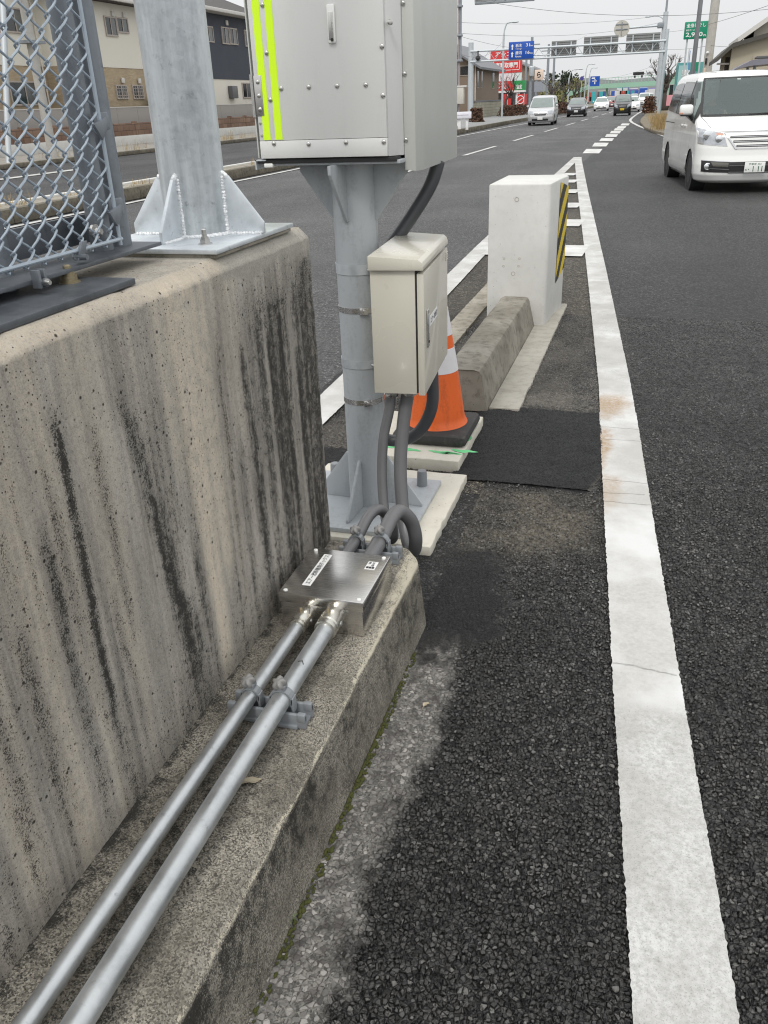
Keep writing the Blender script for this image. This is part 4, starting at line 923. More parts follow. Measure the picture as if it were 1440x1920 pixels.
# ---- fresh patch and paler paving inside the island
def ground_patch(name, pts, z, mat):
    return tag(MB().poly([(x, y, z) for x, y in pts]).build(name, mat), kind='structure')
ISL = m_asphalt_far('island_asphalt', (.06, .055, .047), (.19, .17, .14), .8)
ground_patch('island_paving', [(-.80, 1.0), (-.45, 1.0), (.2, 1.0), (.86, 1.0), (.80, 2.8), (.62, 4.7), (.42, 6.9), (-.2, 13.0), (-1.0, 22.5), (-1.2, 22.5), (-.98, 12), (-.85, 6), (-.72, 2.4)], -.0085, ISL)
yy = np.linspace(1.13, 4.6, 560); ri = np.interp(yy, [1.1, 2.2, 2.73, 5.0], [.880, .792, .750, .530]); le = np.full_like(yy, -.76)
T_, Y = np.meshgrid(np.linspace(0, 1, 330), yy); X = le[:, None] + (ri - le)[:, None] * T_
n1 = fb(X * 9, Y * 9, 3); n2 = fb(X * 40, Y * 40, 5)
far_edge = 2.19 - .17 * ss(.36, -.1, X) + .03 * (n1 - .5) + .02 * (n2 - .5)
pr_ = ss(-.012, .012, far_edge - Y) * ss(-.012, .012, X - (.12 + .05 * np.sin(Y * 6)) + .03 * (n2 - .5)) * ss(-.012, .012, .80 + .08 * ss(1.06, 1.5, Y) + .03 * (n2 - .5) - X)
pl_0 = ss(-.012, .012, 1.385 - Y + .04 * (n2 - .5)) * ss(-.012, .012, -.30 - X + .04 * (n2 - .5))
pt = np.maximum(pr_, pl_0); tn = np.clip(.55 * ss(.3, .65, fb(X * 4, Y * 3, 44)) + .5 * ss(2.2, 2.3, Y) * ss(3.3, 2.4, Y), 0, 1)
me = grid_mesh('island_surface', X, Y, -.0015 + .010 * pt + .012 * pt * (fb(X * 9, Y * 9, 47) - .5), dict(strip=.30 * tn, patch=pt, tan=tn))
tag(link('island_surface', me, A_NEAR, smooth=180), kind='structure')
def ragged(pts, amp, seed):
    out = []; q = random.Random(seed)
    for i, a in enumerate(pts):
        c = pts[(i + 1) % len(pts)]; n = max(2, int(math.hypot(c[0] - a[0], c[1] - a[1]) / .03))
        for k in range(n):
            t = k / n; d = amp * (fb(np.array([i * 7 + t * n * .22]), np.array([seed * 1.7]), seed)[0] - .5) * 2 + q.gauss(0, .006)
            out.append((a[0] + (c[0] - a[0]) * t + d, a[1] + (c[1] - a[1]) * t + d))
    return out
# ================================================================ vehicles
def carpaint(name, col, metal=0.): 
    return pm(name, col, .28, metal, .03, 2, 0, 80, .5, .7, .04)
GLASS_T = m_glass('windscreen_glass', (.13, .165, .16), .04, .52)
GLASS_D = pm('dark_window_glass', (.025, .028, .03), .05, 0, .1, 3, 0, 50, .9, 0, .02)
GLASS_F = pm('far_windscreen_glass', (.17, .21, .20), .10, 0, .25, 2.5, 0, 50, .9, 0, .03)
TYRE = pm('tyre_rubber', (.018, .018, .018), .8, 0, .2, 20)
RIM = pm('alloy_rim', (.38, .38, .39), .35, .8, .1, 10)
CHROME = pm('chrome', (.62, .62, .63), .14, 1., .04, 8)
BLKP = pm('black_plastic', (.02, .02, .021), .5)
LAMP = pm('headlamp_lens', (.40, .42, .45), .12, .35, .55, 14, 0, 50, .9, .6, .05)
LAMPI = pm('lamp_reflector', (.80, .82, .84), .12, .9, .2, 30)
PLATEW = pm('plate_white', (.78, .79, .77), .4)
PLATEY = pm('plate_yellow', (.75, .52, .03), .4)
AMBER = pm('amber_lens', (.55, .30, .22), .2)
class Shell:
    def __init__(s, prof, L, bow=.10, rc=.28, rr=.22, arch=((.95, .33), (3.8, .33)), tw=.0):
        p = np.array(prof, float); s.z, s.f, s.h, s.r = p.T; s.L = L; s.bow, s.rc, s.rr, s.arch = bow, rc, rr, arch
    def at(s, z): return [float(np.interp(z, s.z, q)) for q in (s.f, s.h, s.r)]
    def front(s, x, z):
        f, h, r = s.at(z); rc = min(s.rc, h * .9); u = min(abs(x), h); y = f + s.bow * (u / h) ** 2
        if u > h - rc: y += rc - math.sqrt(max(0, rc * rc - (u - h + rc) ** 2))
        return y
    def side(s, y, z):
        f, h, r = s.at(z); rc = min(s.rc, h * .9); yf0 = f + s.bow * ((h - rc * .3) / h) ** 2
        d = y - yf0; x = h
        if d < rc: x = h - rc + math.sqrt(max(0, rc * rc - (rc - max(0, d)) ** 2))
        rr = min(s.rr, h * .9); e = r - y
        if e < rr: x = min(x, h - rr + math.sqrt(max(0, rr * rr - (rr - max(0, e)) ** 2)))
        return x
    def ring(s, z, nf=18, nsd=46, nb=10):
        f, h, r = s.at(z); rc = min(s.rc, h * .9); pts = []
        # front edge by angle so the corner is sampled well
        for i in range(-nf, nf + 1):
            t = i / nf; x = h * math.sin(t * math.pi / 2) ; pts.append((x, s.front(x, z)))
        y0 = pts[-1][1]
        for i in range(1, nsd):
            y = y0 + (r - .02 - y0) * i / nsd; pts.append((s.side(y, z), y))
        for i in range(nb + 1):
            t = 1 - 2 * i / nb; x = s.side(r - .02, z) * t; pts.append((x, r - .02 + .02 * (1 - t * t)))
        for i in range(nsd - 1, 0, -1):
            y = y0 + (r - .02 - y0) * i / nsd; pts.append((-s.side(y, z), y))
        return pts
    def body(s, name, mat, parent, holes=(), nz=54, seams=()):
        b = bmesh.new(); zz_ = np.linspace(s.z[0], s.z[-1], nz); rings = []
        for z in zz_: rings.append([b.verts.new((x, y, z)) for x, y in s.ring(z)])
        n = len(rings[0])
        for A_, B_ in zip(rings[:-1], rings[1:]):
            for j in range(n):
                q = [A_[j], A_[(j + 1) % n], B_[(j + 1) % n], B_[j]]; c = sum((v.co for v in q), Vector()) / 4
                if any(h(c.x, c.y, c.z) for h in holes): continue
                b.faces.new(q)
        b.faces.new(rings[-1]); b.faces.new(rings[0][::-1])
        # wheel arches
        for (wy, wr) in s.arch:
            for f in [f for f in b.faces if abs(f.calc_center_median().x) > s.at(.5)[1] * .72 and (f.calc_center_median().y - wy) ** 2 + (f.calc_center_median().z - wr + .01) ** 2 < (wr * 1.13) ** 2]: b.faces.remove(f)
        bmesh.ops.delete(b, geom=[v for v in b.verts if not v.link_faces], context='VERTS')
        # pull the ragged arch edge onto a true circle
        for (wy, wr) in s.arch:
            for v in b.verts:
                if v.is_boundary and abs(v.co.x) > s.at(.5)[1] * .7:
                    dy, dz = v.co.y - wy, v.co.z - wr + .01; d = math.hypot(dy, dz)
                    if wr * .95 < d < wr * 1.45 and v.co.z > s.z[0] + .02: v.co.y = wy + dy / d * wr * 1.15; v.co.z = wr - .01 + dz / d * wr * 1.15
        bmesh.ops.recalc_face_normals(b, faces=b.faces)
        me = bpy.data.meshes.new(name); b.to_mesh(me); b.free()
        return link(name, me, mat, parent, 42)
    def fpatch(s, name, mat, parent, x0, x1, z0, z1, lift=.006, n=12, m=8, shape=None, thick=.0):
        """panel following the front: shape(u,v)->(x,z) for u,v in 0..1"""
        b = bmesh.new(); shape = shape or (lambda u, v: (x0 + (x1 - x0) * u, z0 + (z1 - z0) * v)); V_ = []
        for j in range(m + 1):
            row = []
            for i in range(n + 1):
                x, z = shape(i / n, j / m); row.append(b.verts.new((x, s.front(x, z) - lift, z + (lift * .6 if z > 1.0 else 0))))
            V_.append(row)
        for j in range(m):
            for i in range(n): b.faces.new([V_[j][i], V_[j][i + 1], V_[j + 1][i + 1], V_[j + 1][i]])
        if thick:
            r = bmesh.ops.extrude_face_region(b, geom=list(b.faces)); bmesh.ops.translate(b, verts=[g for g in r['geom'] if isinstance(g, bmesh.types.BMVert)], vec=(0, thick, 0)); bmesh.ops.recalc_face_normals(b, faces=b.faces)
        me = bpy.data.meshes.new(name); b.to_mesh(me); b.free(); return link(name, me, mat, parent, 40)
    def spatch(s, name, mat, parent, sgn, shape, lift=.006, n=14, m=8):
        b = bmesh.new(); V_ = []
        for j in range(m + 1):
            row = []
            for i in range(n + 1):
                y, z = shape(i / n, j / m); row.append(b.verts.new((sgn * (s.side(y, z) + lift), y, z)))
            V_.append(row)
        for j in range(m):
            for i in range(n): b.faces.new([V_[j][i], V_[j][i + 1], V_[j + 1][i + 1], V_[j + 1][i]])
        bmesh.ops.recalc_face_normals(b, faces=b.faces)
        me = bpy.data.meshes.new(name); b.to_mesh(me); b.free(); return link(name, me, mat, parent, 40)
def quadshape(p00, p10, p01, p11):
    a, b_, c, d = [Vector((*p, 0)) for p in (p00, p10, p01, p11)]
    return lambda u, v: tuple((a.lerp(b_, u)).lerp(c.lerp(d, u), v))[:2]
def wheel(parent, x, y, r, w_=.20, spokes=5, sgn=1):
    t = MB().lathe([(r * .66, -w_ / 2), (r * .93, -w_ / 2), (r, -w_ / 2 + .03), (r, w_ / 2 - .03), (r * .93, w_ / 2), (r * .66, w_ / 2)], (x, y, r), (1, 0, 0), 36, closed=True).build('wheel', TYRE, parent)
    b = MB(); o = w_ / 2 - .015; ax = (sgn, 0, 0)
    b.lathe([(r * .70, -.04), (r * .70, o), (r * .62, o), (r * .60, o - .05)], (x, y, r), ax, 36, closed=True)
    b.lathe([(r * .16, o - .03), (r * .15, o - .005), (0, o)], (x, y, r), ax, 16)
    for k in range(spokes * 2):
        a = 2 * math.pi * k / (spokes * 2); d = Vector((0, math.cos(a), math.sin(a))); s_ = Vector((0, -math.sin(a), math.cos(a))); c = Vector((x + sgn * (o - .03), y, r))
        b.prism([c + d * r * .1 + s_ * r * .06, c + d * r * .1 - s_ * r * .06, c + d * r * .64 - s_ * r * .045, c + d * r * .64 + s_ * r * .045], (sgn * .022, 0, 0))
    b.build('rim', RIM, t)
    MB().lathe([(r * .63, o - .075), (0, o - .075)], (x, y, r), ax, 24).build('brake_disc', BLKP, t)
    return t

def far_car(name, label, cat, spec, paint, loc, rz, plate=PLATEW, bright=False, group=None):
    t = thing(name, label, cat, (0, 0, 0), 0, group); S = Shell(**spec['shell']); W_ = max(S.h); q = spec
    bd = S.body('body', paint, t, nz=40)
    zb, zt = q['ws']; hb, ht = S.at(zb)[1], S.at(zt)[1]
    S.fpatch('windscreen', GLASS_F, t, 0, 0, 0, 0, .012, 14, 8, quadshape((-hb * .90, zb), (hb * .90, zb), (-ht * .86, zt), (ht * .86, zt)))
    for sg in (-1, 1):
        y0 = S.at(zb)[0] + q.get('a', .35); y1 = q.get('sy', S.L - .45)
        S.spatch('side_window', GLASS_D, t, sg, quadshape((y0, zb + .02), (y1, zb + .06), (y0 + .62, zt - .02), (y1 - .12, zt - .02)), .012)
    hx, hz, hw, hh = q['lamp']
    for sg in (-1, 1):
        S.fpatch('headlight', LAMPI if bright else LAMP, t, 0, 0, 0, 0, .012, 8, 5, quadshape((sg * (hx - hw / 2), hz - hh * .55), (sg * (hx + hw / 2), hz - hh * .2), (sg * (hx - hw * .40), hz + hh * .25), (sg * (hx + hw / 2), hz + hh * .7)))
    gw, gz, gh = q['grille']
    g = S.fpatch('grille', BLKP, t, 0, 0, 0, 0, .012, 10, 4, quadshape((-gw * .40, gz - gh / 2), (gw * .40, gz - gh / 2), (-gw / 2, gz + gh / 2), (gw / 2, gz + gh / 2)))
    S.fpatch('grille_bar', CHROME, g, -gw * .46, gw * .46, gz + .01, gz + .035, .02, 10, 2)
    S.fpatch('bumper_vent', BLKP, t, -W_ * .62, W_ * .62, q['vent'] - .06, q['vent'] + .06, .012, 12, 3)
    y = S.front(0, q['plate']) - .02
    MB().box(-.165, y - .008, q['plate'] - .082, .165, y + .01, q['plate'] + .082, .003).build('number_plate', plate, t)
    for (wy, wr) in S.arch:
        for sg in (-1, 1): wheel(t, sg * (W_ - .115), wy, wr, .19, 5, sg)
    MB().box(-W_ * .80, S.arch[0][0] - .5, .16, W_ * .80, S.arch[1][0] + .5, .42).build('underbody', BLKP, t)
    ym = S.at(zb + .06)[0] + .55
    for sg in (-1, 1): MB().ell((sg * (W_ + .09), ym, zb + .07), .10, .06, .07, 10, 8).build('wing_mirror', paint, t)
    t.location = loc; t.rotation_euler = (0, 0, rz); return t
MINI = dict(shell=dict(prof=[(.18, .10, .78, 4.5), (.26, .03, .83, 4.58), (.5, 0, .85, 4.6), (.70, .04, .85, 4.6), (.86, .14, .845, 4.6), (.96, .40, .84, 4.6), (1.03, .78, .83, 4.6), (1.30, 1.15, .80, 4.56), (1.60, 1.62, .73, 4.45), (1.70, 1.95, .69, 4.35), (1.755, 2.4, .60, 4.2), (1.775, 2.9, .45, 4.0)], L=4.6, arch=((.92, .31), (3.7, .31))), ws=(1.06, 1.62), lamp=(.60, .76, .34, .22), grille=(.86, .66, .14), vent=.34, plate=.42)
HATCH = dict(shell=dict(prof=[(.17, .10, .76, 3.75), (.25, .03, .82, 3.85), (.5, 0, .845, 3.9), (.68, .05, .845, 3.9), (.80, .18, .84, 3.9), (.90, .55, .82, 3.9), (.98, .95, .80, 3.88), (1.2, 1.35, .74, 3.78), (1.40, 1.78, .66, 3.6), (1.48, 2.1, .58, 3.4), (1.525, 2.6, .42, 3.1)], L=3.9, arch=((.80, .30), (3.3, .30))), ws=(1.0, 1.42), lamp=(.60, .70, .34, .26), grille=(.8, .62, .10), vent=.32, plate=.45)
SEDAN = dict(shell=dict(prof=[(.17, .12, .78, 4.3), (.25, .04, .85, 4.42), (.45, 0, .87, 4.48), (.62, .06, .87, 4.48), (.75, .22, .86, 4.48), (.86, .62, .84, 4.45), (.95, 1.02, .80, 4.38), (1.15, 1.42, .73, 4.1), (1.36, 1.92, .62, 3.5), (1.44, 2.2, .55, 3.2), (1.49, 2.6, .42, 2.9)], L=4.48, arch=((.90, .31), (3.6, .31))), ws=(.96, 1.37), lamp=(.63, .64, .34, .20), grille=(.7, .50, .09), vent=.32, plate=.43)
KEI = dict(shell=dict(prof=[(.17, .08, .66, 3.25), (.25, .02, .71, 3.33), (.5, 0, .735, 3.38), (.75, .04, .735, 3.38), (.90, .14, .73, 3.38), (.98, .40, .725, 3.38), (1.05, .66, .715, 3.38), (1.3, 1.0, .69, 3.34), (1.52, 1.35, .64, 3.26), (1.60, 1.6, .60, 3.2), (1.65, 2.0, .46, 3.0)], L=3.38, arch=((.70, .28), (2.95, .28))), ws=(1.08, 1.53), lamp=(.53, .76, .28, .28), grille=(.62, .72, .10), vent=.30, plate=.50)
SUV = dict(shell=dict(prof=[(.26, .08, .78, 4.1), (.34, .02, .84, 4.18), (.6, 0, .86, 4.2), (.9, .05, .86, 4.2), (1.05, .18, .85, 4.2), (1.12, .60, .84, 4.2), (1.18, 1.05, .82, 4.18), (1.4, 1.3, .78, 4.12), (1.66, 1.6, .72, 4.0), (1.74, 1.9, .66, 3.9), (1.79, 2.4, .5, 3.7)], L=4.2, arch=((.85, .35), (3.5, .35))), ws=(1.2, 1.67), lamp=(.62, .88, .26, .26), grille=(.7, .88, .16), vent=.45, plate=.52)
SILV = carpaint('silver_paint', (.56, .56, .57), .35); PBLK = carpaint('black_paint', (.014, .014, .016)); PWHT = carpaint('white_paint', (.80, .80, .79)); PGRY = carpaint('grey_paint', (.22, .24, .26), .3); PRED = carpaint('red_paint', (.25, .03, .03))
RD = R(1.2)
far_car('minivan', 'silver minivan in the left lane, nearest of the oncoming cars there', 'minivan', MINI, SILV, (-6.55, 57.6, 0), R(2.2))
far_car('hatchback_car', 'black hatchback with bright headlights following the silver minivan', 'car', HATCH, PBLK, (-6.25, 80.3, 0), R(2.2))
far_car('small_car', 'black boxy small car with a yellow number plate', 'car', KEI, PBLK, (-2.25, 79.0, 0), R(1.2), PLATEY)
far_car('sedan_car', 'white low saloon car behind the black hatchback in the left lane', 'car', SEDAN, PWHT, (-5.8, 108, 0), R(2.5))
far_car('sedan_car', 'white car half hidden behind the black boxy small car', 'car', SEDAN, PWHT, (-2.0, 95, 0), R(1.2))
far_car('off_road_car', 'white off-road car with headlights on beside the grassy verge', 'car', SUV, PWHT, (-1.55, 139, 0), R(2), PLATEW, True)
far_car('hatchback_car', 'grey hatchback far back between the white saloon and the small car', 'car', HATCH, PGRY, (-5.2, 150, 0), R(3))
far_car('hatchback_car', 'dark red hatchback far back right behind the white saloon', 'car', HATCH, PRED, (-5.6, 128, 0), R(3))
far_car('minivan', 'white minivan farthest back in the right-hand lane', 'minivan', MINI, PWHT, (-1.3, 172, 0), R(3))
for i, (px, py, y, sp, pt, lb) in enumerate(((1133, 201, 190, SEDAN, PWHT, 'pale saloon in the far traffic under the footbridge'), (1172, 199, 205, HATCH, PGRY, 'grey hatchback in the far traffic under the footbridge'), (1189, 198, 215, MINI, SILV, 'silver minivan in the far traffic under the footbridge'))):
    far_car('distant_car', lb, 'car', sp, pt, (AY(px, py, y).x, y, 0), R(4))

# ---- the white van beside the photographer
VW = .925
vs = Shell([(.155, .16, .80, 4.70), (.20, .06, .88, 4.78), (.30, .01, .915, 4.84), (.46, .0, .925, 4.86), (.60, .035, .925, 4.87), (.72, .05, .925, 4.87), (.90, .09, .918, 4.87), (.98, .15, .912, 4.87), (1.05, .32, .905, 4.87), (1.12, .52, .90, 4.87), (1.19, .74, .893, 4.86), (1.30, .90, .880, 4.84), (1.55, 1.24, .830, 4.78), (1.78, 1.55, .770, 4.66), (1.84, 1.66, .74, 4.60), (1.89, 1.83, .70, 4.52), (1.925, 2.12, .62, 4.40), (1.945, 2.5, .50, 4.25), (1.955, 3.0, .34, 4.05)], 4.87, .13, .34, .2, ((.97, .325), (3.86, .325)))
VWHITE = pm('pearl_white_paint', (.80, .80, .785), .22, 0, .015, 2, 0, 80, .5, .8, .03)
van = thing('white_van', 'large white van passing close on the right with a driver at the wheel', 'van', (0, 0, 0))
def in_ws(x, y, z): return 1.235 < z < 1.80 and y < 1.75 and abs(x) < vs.at(z)[1] * .86 and y < vs.front(0, z) + .42
def in_sw(x, y, z): return 1.22 < z < 1.76 and abs(x) > vs.at(z)[1] * .93 and .95 + (z - 1.22) * .95 + .30 < y < 2.05
bd = vs.body('body', VWHITE, van, (in_ws, in_sw), 110)
def ws_shape(k0, k1, z0, z1):
    return lambda u, v: ((k0 + (k1 - k0) * u) * vs.at(z0 + (z1 - z0) * v)[1], z0 + (z1 - z0) * v)
b0 = vs.fpatch('windscreen', GLASS_T, van, 0, 0, 0, 0, .010, 26, 14, ws_shape(-.90, .90, 1.205, 1.815))
for (nm, k0, k1, z0, z1) in (('frit_band', -.905, .905, 1.198, 1.228), ('frit_band', -.905, .905, 1.798, 1.82), ('frit_band', -.915, -.875, 1.2, 1.815), ('frit_band', .875, .915, 1.2, 1.815)):
    vs.fpatch(nm, BLKP, b0, 0, 0, 0, 0, .013, 24, 12, ws_shape(k0, k1, z0, z1))
vs.fpatch('sticker', LABEL, b0, 0, 0, 0, 0, .009, 3, 2, quadshape((-.16, 1.765), (-.10, 1.765), (-.16, 1.785), (-.10, 1.785)))
for sg in (-1, 1):
    fw = lambda u, v: (max(.93 + v * .55 * .95 + .28, .93) + u * (2.0 - (.93 + v * .55 * .95 + .28)), 1.13 + .06 * min(1, u * 3) + v * (.60 - .06 * min(1, u * 3)))
    sw = vs.spatch('side_window', GLASS_T, van, sg, lambda u, v: (lambda yb: (yb + u * (2.02 - yb), 1.12 + .10 * u + v * (.655 - .10 * u)))(1.02 + .60 * (v ** 1.2)), .010, 16, 10)
    vs.spatch('window_edge', BLKP, sw, sg, lambda u, v: (lambda yb: (yb - .05 + u * .09, 1.10 + v * .69))(1.0 + .62 * (v ** 1.2)), .014, 3, 12)
    vs.spatch('window_edge', BLKP, sw, sg, lambda u, v: (1.0 + u * 1.05, 1.095 + .10 * u + v * .035), .014, 12, 2)
    vs.spatch('window_edge', BLKP, sw, sg, lambda u, v: (1.98 + u * .10, 1.19 + v * .60), .012, 3, 8)
    vs.spatch('rear_side_window', GLASS_D, van, sg, lambda u, v: (2.08 + u * 1.20, 1.20 + .02 * u + v * .57), .010)
    vs.spatch('rear_side_window', GLASS_D, van, sg, lambda u, v: (3.34 + u * (1.22 - .10 * v), 1.22 + .05 * u + v * (.54 - .08 * u * u)), .010)
    for y0, y1, z0, z1 in ((1.18, 1.186, .38, 1.12), (2.10, 2.106, .32, 1.18), (3.30, 3.306, .32, 1.18)):
        vs.spatch('door_seam', DARK, bd, sg, lambda u, v: (y0 + u * (y1 - y0), z0 + v * (z1 - z0)), .0025, 1, 10)
    vs.spatch('door_seam', DARK, bd, sg, lambda u, v: (3.36 + u * 1.3, 1.045 + v * .014), .003, 10, 1)
    for y in (1.86, 2.22):
        h = MB(); x = vs.side(y, 1.03); h.obox((sg * (x + .001) - (.0 if sg > 0 else .022), y, 1.02), (.022, 0, 0), (0, .17, 0), (0, 0, .035), .008); h.build('door_handle', VWHITE, van)
    # side skirt step and mirror
    sk = vs.spatch('side_skirt', VWHITE, van, sg, lambda u, v: (1.36 + u * 2.1, .165 + v * .23), .022, 14, 3)
    mx_ = sg * (VW + .11); m = MB(); m.cbox((mx_, 1.20, 1.315), (.235, .13, .175), 0, .045); mr = m.build('wing_mirror', VWHITE, van, 60)
    MB().cbox((mx_ - sg * .01, 1.205, 1.228), (.20, .11, .03), 0, .008).build('mirror_base', BLKP, mr)
    MB().cbox((mx_ + sg * .085, 1.139, 1.262), (.06, .012, .03), 0, .003).build('indicator', AMBER, mr)
    b = MB(); b.tube([(sg * (VW - .03), 1.22, 1.16), (sg * (VW + .05), 1.21, 1.235)], [.035, .028], 10); b.build('mirror_arm', BLKP, mr)
    MB().cbox((mx_, 1.268, 1.318), (.19, .01, .13), 0, .004).build('mirror_glass', CHROME, mr)
    # headlamp
    hl = vs.fpatch('headlight', LAMP, van, 0, 0, 0, 0, .008, 16, 10, quadshape((sg * .47, .765), (sg * .905, .80), (sg * .545, .955), (sg * .915, 1.035)))
    for (cx, cz, r) in ((.765, .925, .088), (.605, .865, .062)):
        y = vs.front(sg * cx, cz) - .012
        MB().lathe([(r, .0), (r * .9, -.012), (r * .55, -.02), (0, -.024)], (sg * cx, y + .004, cz), (0, 1, 0), 22).build('lamp_bowl', LAMPI, hl)
    vs.fpatch('indicator', AMBER, hl, 0, 0, 0, 0, .011, 5, 3, quadshape((sg * .545, .915), (sg * .65, .925), (sg * .555, .95), (sg * .65, .968)))
    vs.fpatch('lamp_rim', CHROME, hl, 0, 0, 0, 0, .011, 12, 1, quadshape((sg * .46, .752), (sg * .905, .787), (sg * .465, .762), (sg * .905, .797)))
    fb_ = vs.fpatch('fog_lamp_bezel', BLKP, van, 0, 0, 0, 0, .010, 12, 6, quadshape((sg * .40, .335), (sg * .83, .35), (sg * .40, .505), (sg * .84, .53)))
    vs.fpatch('bezel_panel', pm('grey_bezel', (.13, .125, .11), .3, .3), fb_, 0, 0, 0, 0, .014, 10, 3, quadshape((sg * .42, .425), (sg * .66, .44), (sg * .42, .495), (sg * .70, .510)))
    vs.fpatch('chrome_strip', CHROME, fb_, 0, 0, 0, 0, .018, 12, 1, quadshape((sg * .40, .378), (sg * .72, .40), (sg * .40, .392), (sg * .72, .414)))
    vs.fpatch('chrome_strip', CHROME, fb_, 0, 0, 0, 0, .016, 12, 1, quadshape((sg * .40, .505), (sg * .84, .53), (sg * .40, .515), (sg * .845, .54)))
    y = vs.front(sg * .745, .43) - .015
    MB().lathe([(.058, .01), (.058, -.012), (.048, -.018), (.044, -.004), (.02, -.008), (0, -.01)], (sg * .745, y, .435), (0, 1, 0), 22).build('fog_lamp', LAMPI, fb_)
gr_ = vs.fpatch('grille', VWHITE, van, 0, 0, 0, 0, .010, 22, 8, quadshape((-.33, .715), (.33, .715), (-.525, .965), (.525, .965)))
for zc in (.895, .822, .752):
    hw = np.interp(zc, [.715, .965], [.33, .525]) - .035
    vs.fpatch('grille_slot', BLKP, gr_, -hw, hw, zc - .017, zc + .017, .014, 22, 2)
    vs.fpatch('chrome_strip', CHROME, gr_, -hw + .01, hw - .01, zc - .004, zc + .004, .022, 22, 1)
for sg in (-1, 1): vs.fpatch('chrome_strip', CHROME, gr_, 0, 0, 0, 0, .018, 3, 8, quadshape((sg * .30, .712), (sg * .34, .708), (sg * .52, .967), (sg * .535, .967)))
vs.fpatch('chrome_strip', CHROME, gr_, -.53, .53, .962, .970, .016, 22, 1); vs.fpatch('chrome_strip', CHROME, gr_, -.34, .34, .706, .714, .016, 22, 1)
vt = vs.fpatch('bumper_vent', BLKP, van, -.415, .415, .325, .505, .012, 20, 6)
for z in (.44, .335): vs.fpatch('chrome_strip', CHROME, vt, -.41, .41, z, z + .014, .022, 20, 1)
yp = vs.front(0, .42) - .034
pl_ = MB().box(-.165, yp - .004, .335, .165, yp + .004, .50, .006).build('number_plate', PLATEW, van)
MB().box(-.172, yp + .005, .33, .172, yp + .03, .505).build('plate_holder', BLKP, van)
PINK = pm('plate_green', (.02, .10, .05), .5)
txt('lettering', '宇都宮 333', PINK, pl_, (-.10, yp - .0045, .452), (1, 0, 0), (0, 0, 1), .20, .034, .001, bold=.006)
txt('lettering', 'ぬ', PINK, pl_, (-.152, yp - .0045, .365), (1, 0, 0), (0, 0, 1), .030, .032, .001, bold=.006)
for x in (-.095,): MB().box(x - .007, yp - .006, .378, x + .007, yp - .004, .392).build('lettering', PINK, pl_)
for x in (-.022, .062, .118): MB().box(x - .0065, yp - .006, .35, x + .0065, yp - .004, .435).build('lettering', PINK, pl_)
vs.fpatch('bonnet_seam', DARK, bd, -.60, .60, .973, .978, .004, 22, 1)
for sg in (-1, 1):
    vs.fpatch('bonnet_seam', DARK, bd, 0, 0, 0, 0, .004, 1, 14, quadshape((sg * .715, 1.03), (sg * .72, 1.03), (sg * .80, 1.20), (sg * .806, 1.20)))
b = MB()
for x0, x1 in ((-.05, .55), (.15, .78)):
    P = [Vector((x0 + (x1 - x0) * t, vs.front(x0 + (x1 - x0) * t, 1.215 + .02 * t) - .03, 1.225 + .02 * t)) for t in np.linspace(0, 1, 10)]; b.tube(P, .008, 6)
b.build('wiper', BLKP, van)
MB().box(-.76, .5, .18, .76, 4.5, .36).build('underbody', BLKP, van)
for (wy, wr) in vs.arch:
    for sg in (-1, 1): wheel(van, sg * (VW - .125), wy, wr, .215, 5, sg)
for (wy, wr) in vs.arch:
    for sg in (-1, 1): MB().lathe([(wr * 1.17, -.25), (wr * 1.17, .0)], (sg * (VW - .02), wy, wr - .01), (sg, 0, 0), 30).build('wheel_housing', BLKP, van)
# cabin
CABIN = pm('cabin_grey', (.07, .07, .07), .8); SEAT = pm('seat_cloth', (.05, .05, .052), .9)
MB().prism([(-.80, 1.02, .80), (-.80, .95, 1.17), (-.80, 1.35, 1.20), (-.80, 1.55, 1.12), (-.80, 1.55, .80)], (1.6, 0, 0), .02).build('dashboard', CABIN, van)
MB().box(-.82, 1.2, .45, .82, 4.6, .50).build('cabin_floor', CABIN, van)
for x in (-.40, .40):
    s_ = MB().box(x - .26, 1.95, .62, x + .26, 2.45, .82, .05).build('seat', SEAT, van, 60)
    MB().hexa([(x - .25, 2.42, .78), (x + .25, 2.42, .78), (x + .25, 2.58, .78), (x - .25, 2.58, .78), (x - .22, 2.62, 1.42), (x + .22, 2.62, 1.42), (x + .22, 2.72, 1.42), (x - .22, 2.72, 1.42)], .04).build('seat_back', SEAT, s_, 60)
    MB().box(x - .13, 2.64, 1.43, x + .13, 2.74, 1.62, .04).build('headrest', SEAT, s_, 60)
MB().box(-.80, 3.1, .5, .80, 3.3, 1.45, .05).build('rear_seat', SEAT, van, 60)
MB().cbox((0, 1.60, 1.73), (.21, .03, .065), 0, .012).build('rear_view_mirror', BLKP, van)
b = MB()
sc_ = Vector((-.40, 1.80, 1.14)); n_ = Vector((0, -.9, .45)).normalized(); u_ = Vector((1, 0, 0)); v_ = n_.cross(u_)
ring_ = [sc_ + (u_ * math.cos(a) + v_ * math.sin(a)) * .185 for a in np.linspace(0, 6.2832, 29)]
b.tube(ring_, .015, 8, False); b.ell(sc_, .05, .03, .05, 10, 6); b.tube([sc_ - u_ * .18, sc_ + u_ * .18], .012, 6); b.build('steering_wheel', BLKP, van)
van.location = (2.57, 14.02, 0); van.rotation_euler = (0, 0, R(7.3))

